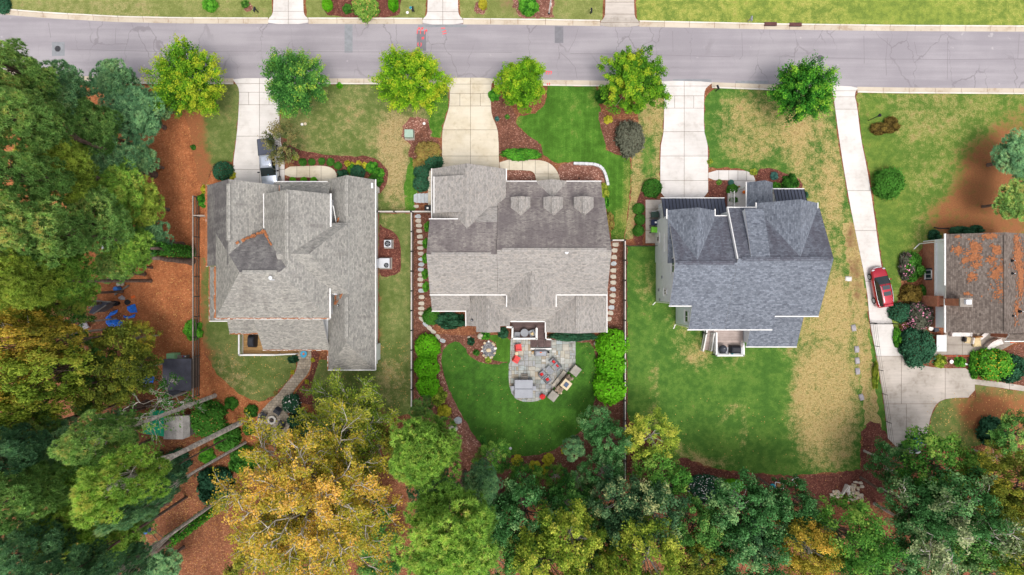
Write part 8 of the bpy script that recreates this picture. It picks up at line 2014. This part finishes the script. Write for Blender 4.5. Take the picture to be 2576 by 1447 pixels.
# slate house
shrub('ball', 'leaf_boxwood', 1643, 472, 23, 'large round green shrub beside the white driveway of the slate house')
for i, (px, py, r) in enumerate(((1608, 525, 14), (1611, 552, 13), (1607, 580, 13.5))): shrub('ball', 'leaf_boxwood', px, py, r, ('round green shrub beside the dark green wheeled bin', 'round green shrub beside the navy wheeled bin', 'round green shrub beside the lime wheeled bin')[i], group='round shrubs beside the bins')
shrub('ball', 'leaf_boxwood', 1845, 477, 14, 'round green shrub beside the orange mums'); shrub('ball', 'leaf_boxwood', 1847, 504, 13, 'round green shrub beside the porch stairs'); shrub('bush', 'leaf_boxwood', 1993, 458, 21, 'square clipped green shrub at the corner of the slate house'); shrub('wisp', 'leaf_hedge', 1955, 470, 12, 'low green shrub under the porch gable'); shrub('bush', 'leaf_bluegreen', 1950, 442, 10, 'dull blue green rose bush in the red mulch')
shrub('wisp', 'leaf_green', 1810, 458, 7, 'small light plant in the red mulch by the walkway', name='plant', cat='plant'); shrub('wisp', 'leaf_yellowgreen', 1787, 406, 7, 'grassy tuft beside the white driveway', name='plant', cat='plant'); shrub('bush', 'leaf_dark', 2026, 490, 9, 'dark shrub at the side of the metal porch roof'); shrub('wisp', 'leaf_yellowgreen', 1897, 432, 9, 'grassy tuft at the bend of the walkway', name='plant', cat='plant')
shrub('wisp', 'leaf_bronze', 1860, 474, 6, 'orange mum beside the porch steps', name='flower_pot', cat='plant', flowers=('flower_orange', 30, .10)); shrub('ball', 'leaf_bluegreen', 1840, 459, 7, 'pale blue green ball plant beside the walkway', name='plant', cat='plant')
shrub('big', 'leaf_dark', 1778, 1232, 46, 'dark camellia hedge full of white flowers behind the patchy lawn', ry=30, rz=0, flowers=('petal_white', 170, .15)); shrub('ball', 'leaf_lime', 1847, 1226, 26, 'bright lime shrub beside the white flowered hedge', ry=17, rz=0)
shrub('bush', 'leaf_dark', 1665, 1240, 34, 'dark shrub below the fence end'); 
# right lot
shrub('bush', 'leaf_brownbush', 2218, 322, 24, 'brown left half of the kidney shaped bush on the lawn', ry=15, rz=0.0, h=.9); shrub('bush', 'leaf_brownbush', 2248, 312, 20, 'brown right half of the kidney shaped bush on the lawn', ry=20, rz=0, h=.9)
shrub('big', 'leaf_boxwood', 2245, 458, 38, 'big round green shrub alone on the right hand lawn')
shrub('bush', 'leaf_dark', 2356, 592, 16, 'dark shrub at the corner of the brick house', ry=14, rz=0); shrub('bush', 'leaf_dark', 2425, 580, 30, 'dark shrub in front of the needle covered roof', ry=11, rz=0); shrub('bush', 'leaf_dark', 2463, 577, 18, 'dark low shrub along the brick house front', ry=11, rz=0)
shrub('bush', 'leaf_boxwood', 2307, 672, 26, 'green shrub against the brick wall', ry=36, rz=0); shrub('bush', 'leaf_greyplum', 2288, 670, 18, 'pink flowering crape myrtle beside the red car', ry=34, rz=0, flowers=('petal_pink', 60, .16))
shrub('bush', 'leaf_brownbush', 2300, 742, 26, 'olive brown bush behind the red car'); shrub('bush', 'leaf_boxwood', 2322, 735, 17, 'green shrub between olive bush and brick wall'); shrub('ball', 'leaf_dark', 2274, 787, 28, 'round dark green bush beside the driveway gate', ry=24, rz=0)
shrub('big', 'leaf_greyplum', 2325, 795, 32, 'dark crape myrtle with pink blossom beside the chimney', ry=34, rz=0, h=1.4, flowers=('petal_pink', 110, .20)); shrub('bush', 'leaf_brownbush', 2278, 822, 12, 'pinkish low plant at the driveway edge', flowers=('petal_pink', 30, .15))
shrub('big', 'leaf_dark', 2318, 875, 42, 'large dark spreading conifer bush beside the concrete pad', ry=48, rz=0, h=1.0)
shrub('big', 'leaf_hedge', 2510, 918, 46, 'big shrub dotted with orange flowers beside the patio', ry=38, rz=0, flowers=('flower_yellow', 120, .13)); shrub('bush', 'leaf_dark', 2560, 930, 34, 'dark bush beside the orange dotted shrub'); shrub('bush', 'leaf_hedge', 2462, 920, 14, 'narrow green shrub along the concrete pad edge', ry=34, rz=0)
shrub('wisp', 'leaf_yellowgreen', 2370, 910, 16, 'yellow green herbs in the little garden bed', name='plant', cat='plant'); shrub('wisp', 'leaf_hedge', 2420, 912, 14, 'green herbs next to the white bowl', name='plant', cat='plant')
shrub('wisp', 'leaf_yellowgreen', 2208, 945, 6, 'long grey green grass clump on the driveway edge', ry=36, rz=0, name='plant', cat='plant')
shrub('bush', 'leaf_hedge', 2262, 850, 10, 'low green plants along the driveway bend', ry=24, rz=0)
shrub('bush', 'leaf_dark', 2510, 1090, 36, 'dark thicket on the shady lawn'); shrub('bush', 'leaf_boxwood', 2470, 1180, 30, 'green thicket at the wood edge')
# far side of the street
shrub('bush', 'leaf_hedge', 524, 8, 18, 'green shrub on the far lawn with a small mulch ring'); shrub('wisp', 'leaf_green', 614, 8, 10, 'tiny sapling in a mulch ring on the far lawn')
shrub('ball', 'leaf_lime', 820, 7, 12, 'narrow lime conifer in the far mulch bed', ry=16, rz=0, h=1.6); shrub('ball', 'leaf_lime', 987, 5, 12, 'narrow lime conifer beside the far flowering shrub', ry=18, rz=0, h=1.6); shrub('big', 'leaf_forest' if False else 'leaf_green', 915, 10, 34, 'broad far shrub with pale blossom in the mulch bed', flowers=('leaf_litter', 40, .2)); shrub('bush', 'leaf_boxwood', 872, 20, 12, 'small dark shrub beside the broad far shrub')
shrub('ball', 'leaf_yellow', 1214, 7, 10, 'small yellow conifer in a mulch ring across the street', ry=13, rz=0, h=1.5); shrub('bush', 'leaf_hedge', 1330, 10, 24, 'rounded green tree in the far mulch bed beside the white pole'); shrub('ball', 'leaf_dark', -2, 8, 20, 'dark clipped shrub where the far kerb bends')
shrub('wisp', 'leaf_lime', 853, 214, 8, 'weed tuft growing at the kerb', name='plant', cat='plant')
leaves(500, 1030, 860, 1130, 1100, 'leaf_litter', 1); leaves(380, 500, 700, 1300, 900, 'leaf_litter', 2); leaves(380, 640, 1040, 1440, 1500, 'clay', 3, .15); leaves(1110, 1500, 850, 1150, 160, 'leaf_litter', 4, .09); leaves(1580, 2200, 1000, 1250, 260, 'leaf_litter', 5, .10); leaves(2330, 2570, 980, 1130, 380, 'leaf_litter', 6, .12); leaves(330, 500, 240, 700, 350, 'leaf_litter', 7, .10)
